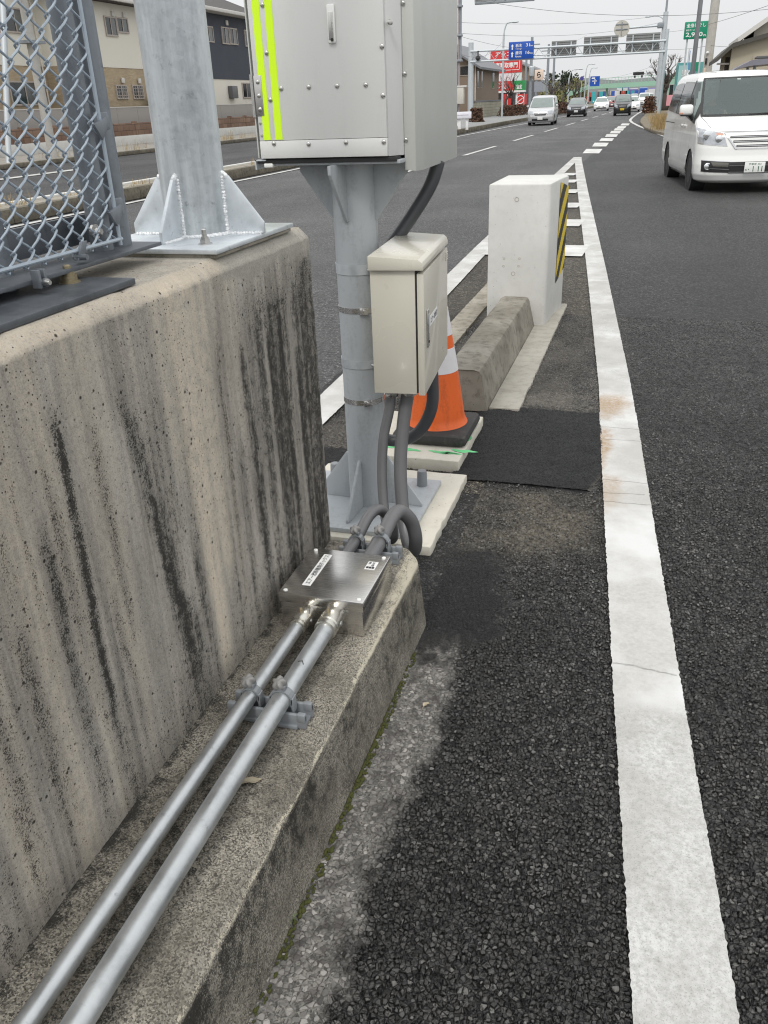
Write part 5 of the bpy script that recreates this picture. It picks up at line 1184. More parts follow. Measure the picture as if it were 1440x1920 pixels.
# ---- the driver: one continuous skinned figure, seated, hands on the wheel
def skinned(name, joints, edges, mat, parent, levels=2):
    me = bpy.data.meshes.new(name); me.from_pydata([j[0] for j in joints], edges, []); o = bpy.data.objects.new(name, me); C.objects.link(o)
    m = o.modifiers.new('s', 'SKIN'); m.use_smooth_shade = True
    for v, j in zip(me.skin_vertices[0].data, joints): v.radius = j[1] if isinstance(j[1], tuple) else (j[1], j[1])
    me.skin_vertices[0].data[0].use_root = True
    s = o.modifiers.new('d', 'SUBSURF'); s.levels = levels
    dg = bpy.context.evaluated_depsgraph_get(); n = bpy.data.meshes.new_from_object(o.evaluated_get(dg)); bpy.data.objects.remove(o); n.name = name
    n.materials.clear(); return link(name, n, mat, parent, 180)
SKIN_ = pm('skin', (.50, .33, .25), .55); SHIRT = pm('dark_jacket', (.09, .09, .10), .85); HAIR = pm('dark_hair', (.03, .025, .022), .6)
dv = thing('person', 'driver in a dark jacket holding the steering wheel of the white van', 'person', (0, 0, 0))
dx = -.40
J = [((dx, 2.25, .86), .15), ((dx, 2.32, 1.05), .145), ((dx, 2.36, 1.24), (.155, .11)), ((dx, 2.35, 1.36), (.09, .07)), ((dx, 2.33, 1.43), .052), ((dx, 2.29, 1.50), (.062, .075)), ((dx, 2.28, 1.585), (.075, .088)), ((dx, 2.285, 1.65), (.062, .075)),
     ((dx - .19, 2.34, 1.31), .062), ((dx - .26, 2.16, 1.12), .046), ((dx - .19, 1.93, 1.20), .033), ((dx - .175, 1.86, 1.235), .034),
     ((dx + .19, 2.34, 1.31), .062), ((dx + .26, 2.16, 1.12), .046), ((dx + .19, 1.93, 1.20), .033), ((dx + .175, 1.86, 1.235), .034),
     ((dx - .12, 2.0, .86), .085), ((dx - .13, 1.72, .84), .062), ((dx + .12, 2.0, .86), .085), ((dx + .13, 1.72, .84), .062), ((dx, 2.205, 1.555), .014)]
E_ = [(0, 1), (1, 2), (2, 3), (3, 4), (4, 5), (5, 6), (6, 7), (2, 8), (8, 9), (9, 10), (10, 11), (2, 12), (12, 13), (13, 14), (14, 15), (0, 16), (16, 17), (0, 18), (18, 19)]
body_ = skinned('body', J[:20], E_, SKIN_, dv)
b = MB(); b.ell((dx, 2.31, 1.60), .084, .098, .105, 16, 10)
bm_ = b.bm
for v in list(bm_.verts):
    if v.co.y < 2.255 and v.co.z < 1.66: bm_.verts.remove(v)
b.build('hair', HAIR, dv, 180)
fbm = MB(); fbm.ell((dx, 2.205, 1.56), .012, .018, .022, 8, 6); fbm.build('nose', SKIN_, dv, 180)
b = MB()
for s in (-1, 1): b.ell((dx + s * .03, 2.213, 1.588), .012, .006, .006, 8, 6)
b.build('eyes', HAIR, dv, 180)
MB().ell((dx, 2.212, 1.520), .022, .006, .006, 8, 6).build('mouth', pm('lips', (.36, .16, .13), .5), dv, 180)
jk = skinned('jacket', [((dx, 2.25, .84), .165), ((dx, 2.32, 1.05), .16), ((dx, 2.36, 1.24), (.172, .125)), ((dx, 2.35, 1.35), (.10, .08)), ((dx - .19, 2.34, 1.31), .074), ((dx - .26, 2.16, 1.12), .058), ((dx - .20, 1.96, 1.19), .042), ((dx + .19, 2.34, 1.31), .074), ((dx + .26, 2.16, 1.12), .058), ((dx + .20, 1.96, 1.19), .042)], [(0, 1), (1, 2), (2, 3), (2, 4), (4, 5), (5, 6), (2, 7), (7, 8), (8, 9)], SHIRT, dv)
for sg in (-1, 1):
    h = bpy.data.objects.new('tmp', None)
    for k in range(4):
        x0 = dx + sg * .178; ang = .3 + k * .22
        p = [Vector((x0, 1.855 + .012 * k, 1.222 + .016 * k)), Vector((x0 - sg * .012, 1.815 + .012 * k, 1.228 + .016 * k)), Vector((x0 - sg * .03, 1.80 + .012 * k, 1.222 + .016 * k)), Vector((x0 - sg * .035, 1.82 + .012 * k, 1.212 + .016 * k))]
        MB().tube(smooth_path(p, 3), [.009] * 9 + [.006], 8).build('finger', SKIN_, body_, 180)
    MB().tube(smooth_path([Vector((x0, 1.88, 1.26)), Vector((x0 - sg * .02, 1.86, 1.275)), Vector((x0 - sg * .035, 1.835, 1.268))], 3), [.011, .011, .010, .010, .009, .008, .007], 8).build('thumb', SKIN_, body_, 180)
    bpy.data.objects.remove(h)
dv.location = van.location; dv.rotation_euler = van.rotation_euler
# ================================================================ the street behind
def pole(name, label, cat, x, y, r0, r1, h, mat, z0=0, n=16, group=None):
    t = thing(name, label, cat, (x, y, z0), 0, group); MB().tube([(x, y, z0), (x, y, z0 + h)], [r0, r1], n).build('pole', mat, t); return t
CREAM = pm('cream_siding', (.72, .69, .61), .8, 0, .03, .8)
CREAM2 = pm('pale_siding', (.74, .70, .62), .8, 0, .03, .8)
NAVY = pm('dark_blue_siding', (.055, .063, .082), .75, 0, .06, .8)
GREYW = pm('grey_panel_wall', (.33, .31, .29), .85, 0, .06, .7)
BROWNT = pm('brown_cladding', (.215, .165, .125), .85, 0, .08, .7)
ROOFD = pm('dark_roof_tile', (.075, .068, .066), .8, 0, .3, 6, .3, 30)
ROOFG = pm('grey_roof_tile', (.16, .165, .18), .6, 0, .2, 6, .3, 30)
FASCIA = pm('white_fascia', (.60, .58, .55), .6)
FRAMEW = pm('window_frame', (.42, .37, .33), .5)
PANE = pm('window_pane', (.10, .105, .105), .1, 0, .5, 1.2, 0, 50, .8)
PANED = pm('dark_window_pane', (.02, .022, .024), .08, 0, .3, 2, 0, 50, .8)
PVC = pm('white_downpipe', (.66, .62, .57), .5)
CONCP = m_concrete('pole_concrete', (.42, .405, .375), (.50, .485, .45), (.30, .28, .25), .3)
STEELG = pm('grey_street_steel', (.27, .295, .32), .5, .2, .12, 3)
STEELL = pm('light_street_steel', (.50, .535, .56), .45, .2, .10, 3)
WOODD = pm('dark_timber', (.06, .045, .035), .8)
def brick_mat(name, c1, c2, mort, sc, ratio=.5, rows=.25):
    b = NB(name); t = b.t.nodes.new('ShaderNodeTexBrick'); t.inputs['Scale'].default_value = sc; t.inputs['Mortar Size'].default_value = .02; t.inputs['Brick Width'].default_value = ratio; t.inputs['Row Height'].default_value = rows
    tc_ = b.t.nodes.new('ShaderNodeTexCoord'); sp = b.t.nodes.new('ShaderNodeSeparateXYZ'); cb_ = b.t.nodes.new('ShaderNodeCombineXYZ')
    b.t.links.new(tc_.outputs['Object'], sp.inputs[0]); b.put(cb_.inputs[0], b.math('ADD', sp.outputs[0], sp.outputs[1])); b.put(cb_.inputs[1], sp.outputs[2])
    b.put(t.inputs['Vector'], cb_.outputs[0]); b.put(t.inputs['Color1'], c1); b.put(t.inputs['Color2'], c2); b.put(t.inputs['Mortar'], mort)
    c = b.mix(b.rng(b.noise(1.2, 5), .3, .7, 0, .45), t.outputs[0], tuple(x * .5 for x in c1))
    b.set(Base_Color=c, Roughness=.9); b.bump(t.outputs['Fac'], .3, .01); return b.m
BRICK = brick_mat('tan_brick', (.42, .33, .215), (.52, .42, .29), (.36, .29, .20), 3.2, .8, .16)
BRBLK = brick_mat('brown_block', (.20, .12, .085), (.28, .185, .13), (.05, .035, .028), 1.6, .9, .45)
BLKW = brick_mat('tan_block', (.37, .345, .27), (.42, .40, .32), (.16, .15, .12), 1.7, 1.4, .42)
SIDEW = m_concrete('pavement_grey', (.22, .225, .225), (.31, .315, .31), (.14, .14, .135), .4)
DRYG = pm('dry_grass', (.36, .26, .12), .9, 0, .3, 30)
BROWNL = pm('brown_shrub_leaf', (.085, .045, .028), .9, 0, .5, 40)
BARK = pm('bark', (.085, .072, .062), .9, 0, .3, 8)
EVERG = pm('evergreen_leaf', (.025, .037, .02), .9, 0, .5, 4)
OLIVE = pm('olive_leaf', (.15, .15, .06), .9, 0, .4, 4)
SRED = pm('sign_red', (.60, .045, .045), .5); SGREEN = pm('sign_green', (.03, .29, .085), .5); SBLUE = pm('sign_blue', (.008, .075, .40), .45); SWHITE = pm('sign_white', (.80, .80, .80), .5)
SDKG = pm('sign_dark_green', (.0, .235, .13), .5); SBACK = pm('sign_back_grey', (.265, .27, .265), .5, .2, .12, 2); SPEACH = pm('sign_peach', (.75, .60, .50), .5)
MINT = pm('mint_paint', (.30, .50, .385), .6, 0, .1, .6)

# ---- median and far carriageway on the left
tag(MB().poly([(-21.4, -60, -.012), (-11.3, -60, -.012), (-11.3, 60, -.012), (-21.4, 60, -.012)]).build('side_road', A_OLD), kind='structure')
md = thing('median_kerb', 'long dirty concrete median kerb between the lanes and the side road', 'kerb', (-10.4, 20, 0))
b = MB(); n_ = 0
yk_ = list(np.arange(-30, 200, 2.0))
for y in yk_:
    if y > 64: break
    b.box(-9.62, y, 0, -9.43, y + 1.985, .235 + .006 * rng.random(), .012)
b.build('kerb_stones', MEDC, md)
MB().box(-10.35, -30, .0, -9.622, 42, .205).build('median_fill', OLDC, md)
MB().box(-10.50, -30, 0, -10.352, 43, .235, .012).build('rear_kerb', CONC, md)
tag(MB().box(-16.0, 43.2, -.02, -9.621, 160, .19, .02).build('pavement', SIDEW), kind='structure')
k2 = thing('pavement_kerb', 'long low kerb of the pavement running beside the left lane into the distance', 'kerb', (-9.5, 100, 0)); b = MB()
for i in range(30):
    y = 64 + i * 4; xo = .0009 * (y - 60) ** 1.45 * .55
    b.hexa([(-9.62 + xo, y, 0), (-9.43 + xo, y, 0), (-9.43 + xo + .1, y + 3.97, 0), (-9.62 + xo + .1, y + 3.97, 0), (-9.62 + xo, y, .23), (-9.43 + xo, y, .23), (-9.43 + xo + .1, y + 3.97, .23), (-9.62 + xo + .1, y + 3.97, .23)])
b.build('kerb_stones', MEDC, k2)
dg_ = MB()
def tuft(mb, x, y, z, h, n, spread):
    for i in range(n):
        a = rng.uniform(0, 6.28); d = Vector((math.cos(a), math.sin(a), 0)); l = h * rng.uniform(.5, 1.1); p = Vector((x + rng.gauss(0, spread), y + rng.gauss(0, spread), z)); q = p + d * l * rng.uniform(.1, .55) + Vector((0, 0, l)); s_ = Vector((-d.y, d.x, 0)) * .008
        mb.poly([p - s_, p + s_, q + s_ * .3, q - s_ * .3])
for i in range(46):
    y = rng.uniform(4, 40); tuft(dg_, rng.uniform(-10.3, -9.7), y, .2, rng.uniform(.06, .30), 12, .08)
for i in range(40):
    y = rng.uniform(28, 60); tuft(dg_, -22.0 - rng.random() * .8, y, .14, rng.uniform(.1, .5), 14, .12)
tag(dg_.build('dry_grass', DRYG, smooth=180), 'dry tan grass tufts in the median and pavement cracks', 'grass', kind='stuff')
t = thing('delineator_post', 'small orange reflector post standing on the median behind the fence', 'post', (-10.0, 13.7, .2))
MB().tube([(-10.0, 13.7, .2), (-10.0, 13.7, .42)], .025, 10).build('stem', OLDC, t); MB().lathe([(0, -.02), (.075, -.018), (.075, .018), (0, .02)], (-10.0, 13.7, .46), (0.3, -1, 0), 20).build('reflector', pm('orange_reflector', (.55, .22, .05), .4), t)
stripe('side_line', [(-17.8, 15), (-17.8, 24.6)], .42, .004, .02, 3, 120, .3, .5)
stripe('side_line', [(-18.3, 52), (-18.3, 58)], .15, .004, .02, 3, 121, .3, .5)

fp = thing('pavement_edge', 'dark kerb along the far side of the side road', 'kerb', (-21.5, 30, 0))
MB().box(-21.65, -40, 0, -21.38, 62, .16, .02).build('kerb_stones', MEDC, fp)
tag(MB().box(-26.1, -40, -.02, -21.66, 62, .14).build('far_pavement', m_concrete('far_pavement_grey', (.26, .245, .22), (.36, .345, .31), (.17, .16, .14), .5)), kind='structure')
XW = -26.1
bw = thing('block_wall', 'low brown block wall on a white base in front of the houses', 'wall', (XW, 30, .14))
MB().box(XW - .25, -20, .14, XW, 72, .60, .01).build('base_course', CONC, bw)
MB().box(XW - .22, -20, .601, XW - .03, 72, 1.20, .01).build('block_courses', BRBLK, bw)
b = MB()
for y in np.arange(-19, 72, 2.3): b.box(XW - .25, y, .601, XW + .005, y + .16, 1.27)
b.build('piers', BRBLK, bw)
gw_ = thing('panel_fence', 'flat grey panel fence running behind the brown block wall', 'fence', (XW - .5, 30, .3))
b = MB()
for y in np.arange(-18, 72, 2.0): b.box(XW - .55, y, .3, XW - .50, y + 1.985, 1.95)
b.build('panels', GREYW, gw_); MB().box(XW - .57, -18, 1.951, XW - .48, 72, 1.99).build('top_rail', FASCIA, gw_)

# ---- houses: windows are set on the wall facing the road (plane x = const)
def house_window(par, X, pxr, dark=True, grille=False, split=True):
    (x0, y0, x1, y1) = pxr; a = AX(x0, (y0 + y1) / 2, X); c = AX(x1, (y0 + y1) / 2, X); m = (x0 + x1) / 2; zt = AX(m, y0, X).z; zb = AX(m, y1, X).z
    ya, yb = min(a.y, c.y), max(a.y, c.y)
    f = MB(); w_ = .07
    f.box(X, ya, zb, X + .07, yb, zb + w_); f.box(X, ya, zt - w_, X + .07, yb, zt); f.box(X, ya, zb + w_, X + .07, ya + w_, zt - w_); f.box(X, yb - w_, zb + w_, X + .07, yb, zt - w_)
    if split: f.box(X, (ya + yb) / 2 - .025, zb + w_, X + .06, (ya + yb) / 2 + .025, zt - w_)
    f = f.build('window', FRAMEW, par)
    b = MB(); b.box(X + .005, ya + w_, zb + w_, X + .03, (ya + yb) / 2, zt - w_); b.build('pane', PANED if dark else PANE, f)
    b = MB(); b.box(X + .005, (ya + yb) / 2 + .001, zb + w_, X + .035, yb - w_, zt - w_); b.build('pane', PANE, f)
    if grille:
        g = MB()
        for k in range(1, 5): yy_ = ya + (yb - ya) * k / 5; g.box(X + .08, yy_ - .012, zb + .03, X + .1, yy_ + .012, zt - .03)
        for k in range(1, 4): zq = zb + (zt - zb) * k / 4; g.box(X + .07, ya, zq - .012, X + .085, yb, zq + .012)
        g.build('window_grille', FRAMEW, f)
    return f
def vent(par, X, px, py, s=.13):
    p = AX(px, py, X); MB().box(X, p.y - s, p.z - s, X + .10, p.y + s, p.z + s, .03).build('vent_cap', FASCIA, par)
X1h = -27.2
h1 = thing('house', 'cream house with tan brick ground floor and grilled windows behind the pole', 'house', (X1h - 4, 40, 0))
yR = AX(330, 100, X1h).y; yC = AX(118, 100, X1h).y; zE = AX(215, 8, X1h).z; zB = AX(235, 128, X1h).z
MB().box(X1h - 8, yC, 0, X1h, yR, zB).build('brick_wall', BRICK, h1); MB().box(X1h - 8, yC, zB + .001, X1h + .03, yR + .03, zE).build('upper_wall', CREAM, h1)
XB = X1h - 1.2
MB().box(XB - 7, 14, 0, XB, yC - .002, zB).build('brick_wall', BRICK, h1); MB().box(XB - 7, 14, zB + .001, XB + .03, yC - .002, zE + .6).build('upper_wall', CREAM, h1)
rf = MB(); rf.prism([(X1h + .75, yC - .5, zE + .02), (X1h + .75, yR + .6, zE + .02), (X1h - 8.6, yR + .6, zE + .02), (X1h - 8.6, yC - .5, zE + .02)], (0, 0, .16))
rf.hexa([(X1h + .7, yC - .5, zE + .185), (X1h + .7, yR + .6, zE + .185), (X1h - 8.6, yR + .6, zE + .185), (X1h - 8.6, yC - .5, zE + .185), (X1h - 3.9, yC - .5, zE + 2.6), (X1h - 3.9, yR - 2.5, zE + 2.6), (X1h - 4.1, yR - 2.5, zE + 2.6), (X1h - 4.1, yC - .5, zE + 2.6)]); rf.build('roof', ROOFD, h1)
MB().box(X1h + .752, yC - .5, zE + .0, X1h + .87, yR + .6, zE + .17, .03).build('gutter', FASCIA, h1)
MB().box(XB - 7.5, 13.5, zE + .62, XB + .7, yC - .51, zE + .8).build('roof', ROOFD, h1)
for r_, g in (((196, 31, 218, 68), False), ((218, 33, 239, 62), False), ((217, 159, 238, 186), True), ((248, 159, 268, 186), True)): house_window(h1, X1h + (.032 if not g else 0), r_, True, g)
for p in ((210, 26), (231, 28), (229, 151), (260, 152)): vent(h1, X1h + .03, *p)
for r_ in ((-5, 14, 56, 62), (18, 152, 76, 198)): house_window(h1, XB + .032 if r_[1] < 100 else XB, r_)
a = AX(104, 27, X1h); c = AX(133, 195, X1h); MB().tube([(X1h + .08, yC + .25, zE), (X1h + .08, yC + .25, .5)], .05, 10).build('downpipe', PVC, h1)
MB().tube([(XB + .1, yC - .3, zE), (XB + .1, yC - .3, 1.5)], .035, 8).build('downpipe', PVC, h1)
p = AX(277, 191, X1h); MB().box(X1h + .3, p.y - .35, p.z - .35, X1h + .6, p.y + .35, p.z + .3, .02).build('heat_pump', pm('tan_metal', (.33, .28, .20), .6), h1)
X2h = -27.6
h2 = thing('house', 'house with dark blue upper storey and cream ground floor between pole and cabinet', 'house', (X2h - 4, 56, 0))
y0 = AX(352, 100, X2h).y; y1 = AX(487, 60, X2h).y; zE = AX(460, 36, X2h).z; zB = AX(430, 149, X2h).z
MB().box(X2h - 9, y0, 0, X2h, y1, zB).build('lower_wall', CREAM2, h2); MB().box(X2h - 9, y0, zB + .001, X2h + .04, y1, zE - .02).build('upper_wall', NAVY, h2)
MB().hexa([(X2h + .8, y0 - .7, zE), (X2h + .8, y1 + .7, zE), (X2h - 9.8, y1 + .7, zE), (X2h - 9.8, y0 - .7, zE), (X2h + .8, y0 - .7, zE + .18), (X2h + .8, y1 + .7, zE + .18), (X2h - 9.8, y1 + .7, zE + .18), (X2h - 9.8, y0 - .7, zE + .18)]).build('soffit', FASCIA, h2)
MB().hexa([(X2h + .8, y0 - .7, zE + .182), (X2h + .8, y1 + .7, zE + .182), (X2h - 9.8, y1 + .7, zE + .182), (X2h - 9.8, y0 - .7, zE + .182), (X2h - 4.2, y0 + 3.5, zE + 2.5), (X2h - 4.2, y1 - 5.0, zE + 2.5), (X2h - 4.7, y1 - 5.0, zE + 2.5), (X2h - 4.7, y0 + 3.5, zE + 2.5)]).build('roof', ROOFD, h2)
MB().box(X2h + .802, y0 - .7, zE - .02, X2h + .93, y1 + .7, zE + .19, .03).build('gutter', FASCIA, h2)
for r_ in ((383, 49, 399, 79), (415, 51, 429, 83), (430, 53, 444, 84), (458, 57, 474, 88), (454, 155, 470, 184)): house_window(h2, X2h + (.042 if r_[1] < 100 else .0), r_)
vent(h2, X2h + .04, 424, 43, .15); p = AX(433, 173, X2h); MB().box(X2h, p.y - .42, p.z - .38, X2h + .35, p.y + .42, p.z + .38, .03).build('vent_hood', pm('dark_grey_metal', (.13, .13, .135), .5), h2)
# utility pole with a leaning stay in front of the cream house
p = AX(62, 100, -22.6)
up = pole('utility_pole', 'pale concrete utility pole in front of the cream house behind the fence mesh', 'utility pole', p.x, p.y, .19, .15, 10, CONCP, .1)
b = MB(); z = AX(66, 80, -22.6).z; b.box(p.x - .3, p.y - .5, z - .05, p.x + .3, p.y + .5, z + .05); b.build('step_bracket', STEELG, up)
s_ = MB(); q = AX(0, 200, -22.4); s_.tube([(q.x, q.y - .2, .1), (p.x, p.y - .6, 7.4)], .11, 12); s_.build('stay', STEELL, up)

# ---- beyond the big cabinet: poles, guard panel, brown houses, wall
g1 = pole('street_pole', 'tall grey steel pole with a junction strip right beside the big cabinet edge', 'pole', AY(853, 120, 48).x, 48, .15, .13, 9.5, STEELG, .19)
gx = AY(853, 120, 48).x
b = MB(); b.tube([(gx + .22, 48, .9), (gx + .22, 48, 9)], .05, 10); b.build('cable_riser', pm('riser_pink_grey', (.33, .29, .30), .6), g1)
b = MB(); b.tube([(gx + .32, 48, 3.6), (gx + .32, 48, 9)], .05, 10); b.build('cable_riser', STEELG, g1)
for z in (3.55, 4.75, 6.1): MB().box(gx - .16, 47.84, z, gx + .40, 48.16, z + .10, .01).build('clamp', STEELG, g1)
MB().box(gx + .15, 47.7, AY(862, 195, 48).z, gx + .55, 48.0, AY(862, 164, 48).z, .02).build('meter_box', pm('box_cream', (.55, .53, .48), .5), g1)
MB().box(gx + .12, 47.68, AY(862, 164, 48).z, gx + .70, 48.02, AY(862, 163, 48).z + .06, .01).build('box_cap', FASCIA, g1)
ov = thing('overhead_sign', 'large grey framed overhead sign hanging above the lanes at the top edge', 'road sign', (-7.4, 50, 6))
p0 = AY(892, 10, 50); p1 = AY(1001, 1, 50); z0 = (p0.z + p1.z) / 2
MB().box(p0.x, 49.95, z0 + .12, p1.x, 50.0, z0 + 2.6).build('panel', SBACK, ov)
b = MB(); b.box(p0.x - .03, 49.85, z0, p1.x + .03, 50.05, z0 + .12, .01); b.box(p0.x - .03, 49.85, z0 + 2.6, p1.x + .03, 50.05, z0 + 2.7)
b.box(p0.x - .04, 49.86, z0 + .12, p0.x + .06, 50.04, z0 + 2.6); b.box(p1.x - .06, 49.86, z0 + .12, p1.x + .04, 50.04, z0 + 2.6)
for k in (.33, .52, .75): b.box(p0.x + (p1.x - p0.x) * k - .05, 49.83, z0 + .12, p0.x + (p1.x - p0.x) * k + .05, 49.94, z0 + 2.6)
b.build('frame', STEELG, ov); MB().tube([(gx, 48, z0 + 1.2), (p0.x, 49.9, z0 + 1.2), (p1.x, 49.9, z0 + 1.2)], .08, 10).build('arm', STEELG, ov)
gd = thing('guard_panel', 'low white guard panel on short white legs at the end of the median', 'guard rail', (-10, 48, .2))
pA, pB = AY(846, 210, 46.5), AY(884, 209, 46.5); zt, zb = pB.z, AY(884, 222, 46.5).z
MB().box(pA.x - 1.2, 46.45, zb, pB.x, 46.55, zt, .03).build('panel', pm('guard_white', (.74, .74, .80), .5), gd)
MB().box(pA.x - .9, 46.44, zb + .17, pB.x - .15, 46.449, zt - .14).build('faded_stripe', pm('faded_lilac', (.50, .46, .55), .6), gd)
for k in (pA.x - .6, pA.x + .45, pB.x - .26): MB().box(k - .07, 46.56, .19, k + .07, 46.66, zb + .1, .01).build('leg', SWHITE, gd)
MB().hexa([(pA.x + .42, 46.62, .19), (pA.x + .52, 46.62, .19), (pA.x + .52, 46.7, .19), (pA.x + .42, 46.7, .19), (pA.x + .15, 46.62, zb + .05), (pA.x + .25, 46.62, zb + .05), (pA.x + .25, 46.7, zb + .05), (pA.x + .15, 46.7, zb + .05)]).build('leg', SWHITE, gd)
# brown two-storey house, gable towards the photographer
def gable_house(name, label, x0, x1, y0, y1, ze, zr, wall, roof, over=.6, axis='y', win=(), cat='house', z0=0):
    t = thing(name, label, cat, ((x0 + x1) / 2, (y0 + y1) / 2, z0))
    if axis == 'y':
        MB().prism([(x0, y0, z0), (x1, y0, z0), (x1, y0, ze), ((x0 + x1) / 2, y0, zr), (x0, y0, ze)], (0, y1 - y0, 0)).build('wall', wall, t)
        b = MB(); xm = (x0 + x1) / 2; k = (zr - ze) / (xm - x0)
        for s in (-1, 1):
            xe = xm + s * (xm - x0 + over); b.prism([(xm, y0 - over, zr + .02), (xe, y0 - over, ze - over * k + .02), (xe, y0 - over, ze - over * k + .22), (xm, y0 - over, zr + .22)], (0, y1 - y0 + 2 * over, 0))
    else:
        MB().prism([(x0, y0, z0), (x0, y1, z0), (x0, y1, ze), (x0, (y0 + y1) / 2, zr), (x0, y0, ze)], (x1 - x0, 0, 0)).build('wall', wall, t)
        b = MB(); ym = (y0 + y1) / 2; k = (zr - ze) / (ym - y0)
        for s in (-1, 1):
            ye = ym + s * (ym - y0 + over); b.prism([(x0 - over, ym, zr + .02), (x0 - over, ye, ze - over * k + .02), (x0 - over, ye, ze - over * k + .22), (x0 - over, ym, zr + .22)], (x1 - x0 + 2 * over, 0, 0))
    b.build('roof', roof, t)
    for (face, u0, u1, za, zb_) in win:
        if face == 'f':
            f = MB().box(u0, y0 - .06, za, u1, y0, zb_).build('window', FRAMEW, t); MB().box(u0 + .06, y0 - .075, za + .06, u1 - .06, y0 - .061, zb_ - .06).build('pane', PANED, f)
        else:
            X = x1 if face == 'r' else x0; s = 1 if face == 'r' else -1
            f = MB().box(min(X, X + s * .06), u0, za, max(X, X + s * .06), u1, zb_).build('window', FRAMEW, t); MB().box(min(X + s * .061, X + s * .075), u0 + .06, za + .06, max(X + s * .061, X + s * .075), u1 - .06, zb_ - .06).build('pane', PANED, f)
    return t
yb_ = 88
q = lambda px, py: AY(px, py, yb_)
x1_ = q(890, 150).x; ze = q(890, 122).z
bh = gable_house('house', 'brown two-storey house with grey tiled roof behind the gantry post', x1_ - 7.2, x1_, yb_, yb_ + 14, ze, ze + 2.1, BROWNT, ROOFG, .7, 'y', [('f', q(862, 140).x, q(881, 140).x, q(870, 142).z, q(870, 123).z)])
for (px0, px1, py0, py1) in ((892, 895, 125, 143), (902, 905, 125, 142)):
    pass
for yy_, wd_ in ((89.0, .35), (91.2, .25), (97.5, .8)):
    f = MB().box(x1_, yy_, ze - 2.0, x1_ + .05, yy_ + wd_ + .5, ze - .35).build('window', FRAMEW, bh); MB().box(x1_ + .051, yy_ + .06, ze - 1.94, x1_ + .065, yy_ + wd_ + .44, ze - .41).build('pane', PANED, f)
MB().box(x1_ + .02, yb_ - .02, .2, x1_ + .09, yb_ + .06, ze).build('downpipe', PVC, bh)
xo = q(884, 170).x
sh = gable_house('shop_house', 'low dark timber building with a grey tiled lean-to roof by the gantry post', xo - 5.0, xo - .6, 74, 79.5, AY(884, 176, 74).z - .15, AY(884, 176, 74).z + 1.2, WOODD, ROOFG, .9, 'y', [('f', xo - 3.5, xo - 2.1, .6, 2.2)])
MB().box(xo - 2.0, 73.93, .5, xo - 1.0, 73.99, 2.3).build('door', FASCIA, sh)
bwl = thing('garden_wall', 'tan concrete block garden wall behind the pavement left of the red shop', 'wall', (-15, 86, .19))
wa, wb_ = AY(889, 200, 78), AY(941, 200, 92)
MB().hexa([(wa.x - .1, 78, .15), (wa.x + .1, 78, .15), (wb_.x + .1, 92, .15), (wb_.x - .1, 92, .15), (wa.x - .1, 78, 1.50), (wa.x + .1, 78, 1.50), (wb_.x + .1, 92, 1.50), (wb_.x - .1, 92, 1.50)]).build('block_courses', BLKW, bwl)
MB().hexa([(wa.x - .14, 77.9, 1.503), (wa.x + .14, 77.9, 1.503), (wb_.x + .14, 92.1, 1.503), (wb_.x - .14, 92.1, 1.503), (wa.x - .14, 77.9, 1.62), (wa.x + .14, 77.9, 1.62), (wb_.x + .14, 92.1, 1.62), (wb_.x - .14, 92.1, 1.62)]).build('coping', ROOFG, bwl)

# ---- red shop with its signboards
YS = 108
s_ = lambda px, py: AY(px, py, YS)
rs = thing('shop_building', 'white and red car-buying shop with tall red signboard', 'shop', (s_(945, 180).x, YS + 4, .2))
xL, xR = s_(917, 180).x, s_(983, 180).x
MB().box(xL - 1, YS + 3, .1, xR, YS + 10, s_(950, 152).z).build('wall', pm('shop_wall', (.10, .10, .11), .6), rs)
MB().box(s_(966, 190).x, YS + .2, .1, s_(972.5, 190).x, YS + .8, s_(970, 172).z, .02).build('column', SWHITE, rs)
zt, zb = s_(950, 152).z, s_(950, 170).z; xg = s_(962.5, 160).x
st = MB().box(xL - .6, YS, zb, xg - .02, YS + 1.4, zt).build('red_fascia', SRED, rs); MB().box(xg, YS, zb, xR, YS + 1.4, zt).build('green_fascia', SGREEN, rs)
MB().box(xL - .6, YS - .03, zb - .22, xR, YS + 1.4, zb - .005).build('fascia_trim', SWHITE, rs)
txt('lettering', '車買取直営店', SWHITE, st, (s_(925, 161).x, YS - .02, s_(930, 159).z), (1, 0, 0), (0, 0, 1), s_(951, 160).x - s_(925, 160).x, (zt - zb) * .20, .03)
txt('lettering', 'アップル', SWHITE, st, (s_(925, 168).x, YS - .02, s_(925, 168.5).z), (1, 0, 0), (0, 0, 1), s_(951, 160).x - s_(925, 160).x, (zt - zb) * .42, .03, .25, .03)
txt('lettering', '査定', SWHITE, st, (s_(968, 168).x, YS - .02, s_(968, 167.5).z), (1, 0, 0), (0, 0, 1), s_(979, 160).x - s_(968, 160).x, (zt - zb) * .5, .03, 0, .03)
bb = thing('billboard', 'tall red and white car-buying billboard above the shop', 'billboard', (s_(945, 120).x, YS + 2, 0))
xa, xb = s_(915, 110).x, s_(975, 110).x; z0, z1, z2 = s_(945, 91).z, s_(945, 136).z, s_(945, 152).z
bp = MB().box(xa, YS + 1.6, z1, xb, YS + 2.0, z0).build('red_panel', SRED, bb); MB().box(xa + .3, YS + 1.65, z2, xb, YS + 1.95, z1 - .003).build('white_panel', pm('pale_blue_panel', (.66, .72, .75), .5), bb)
W__ = xb - xa; H__ = z0 - z1
txt('lettering', 'アップル', SWHITE, bp, (xa + W__ * .14, YS + 1.58, z1 + H__ * .70), (1, 0, 0), (0, 0, 1), W__ * .72, H__ * .20, .02, .3, .03)
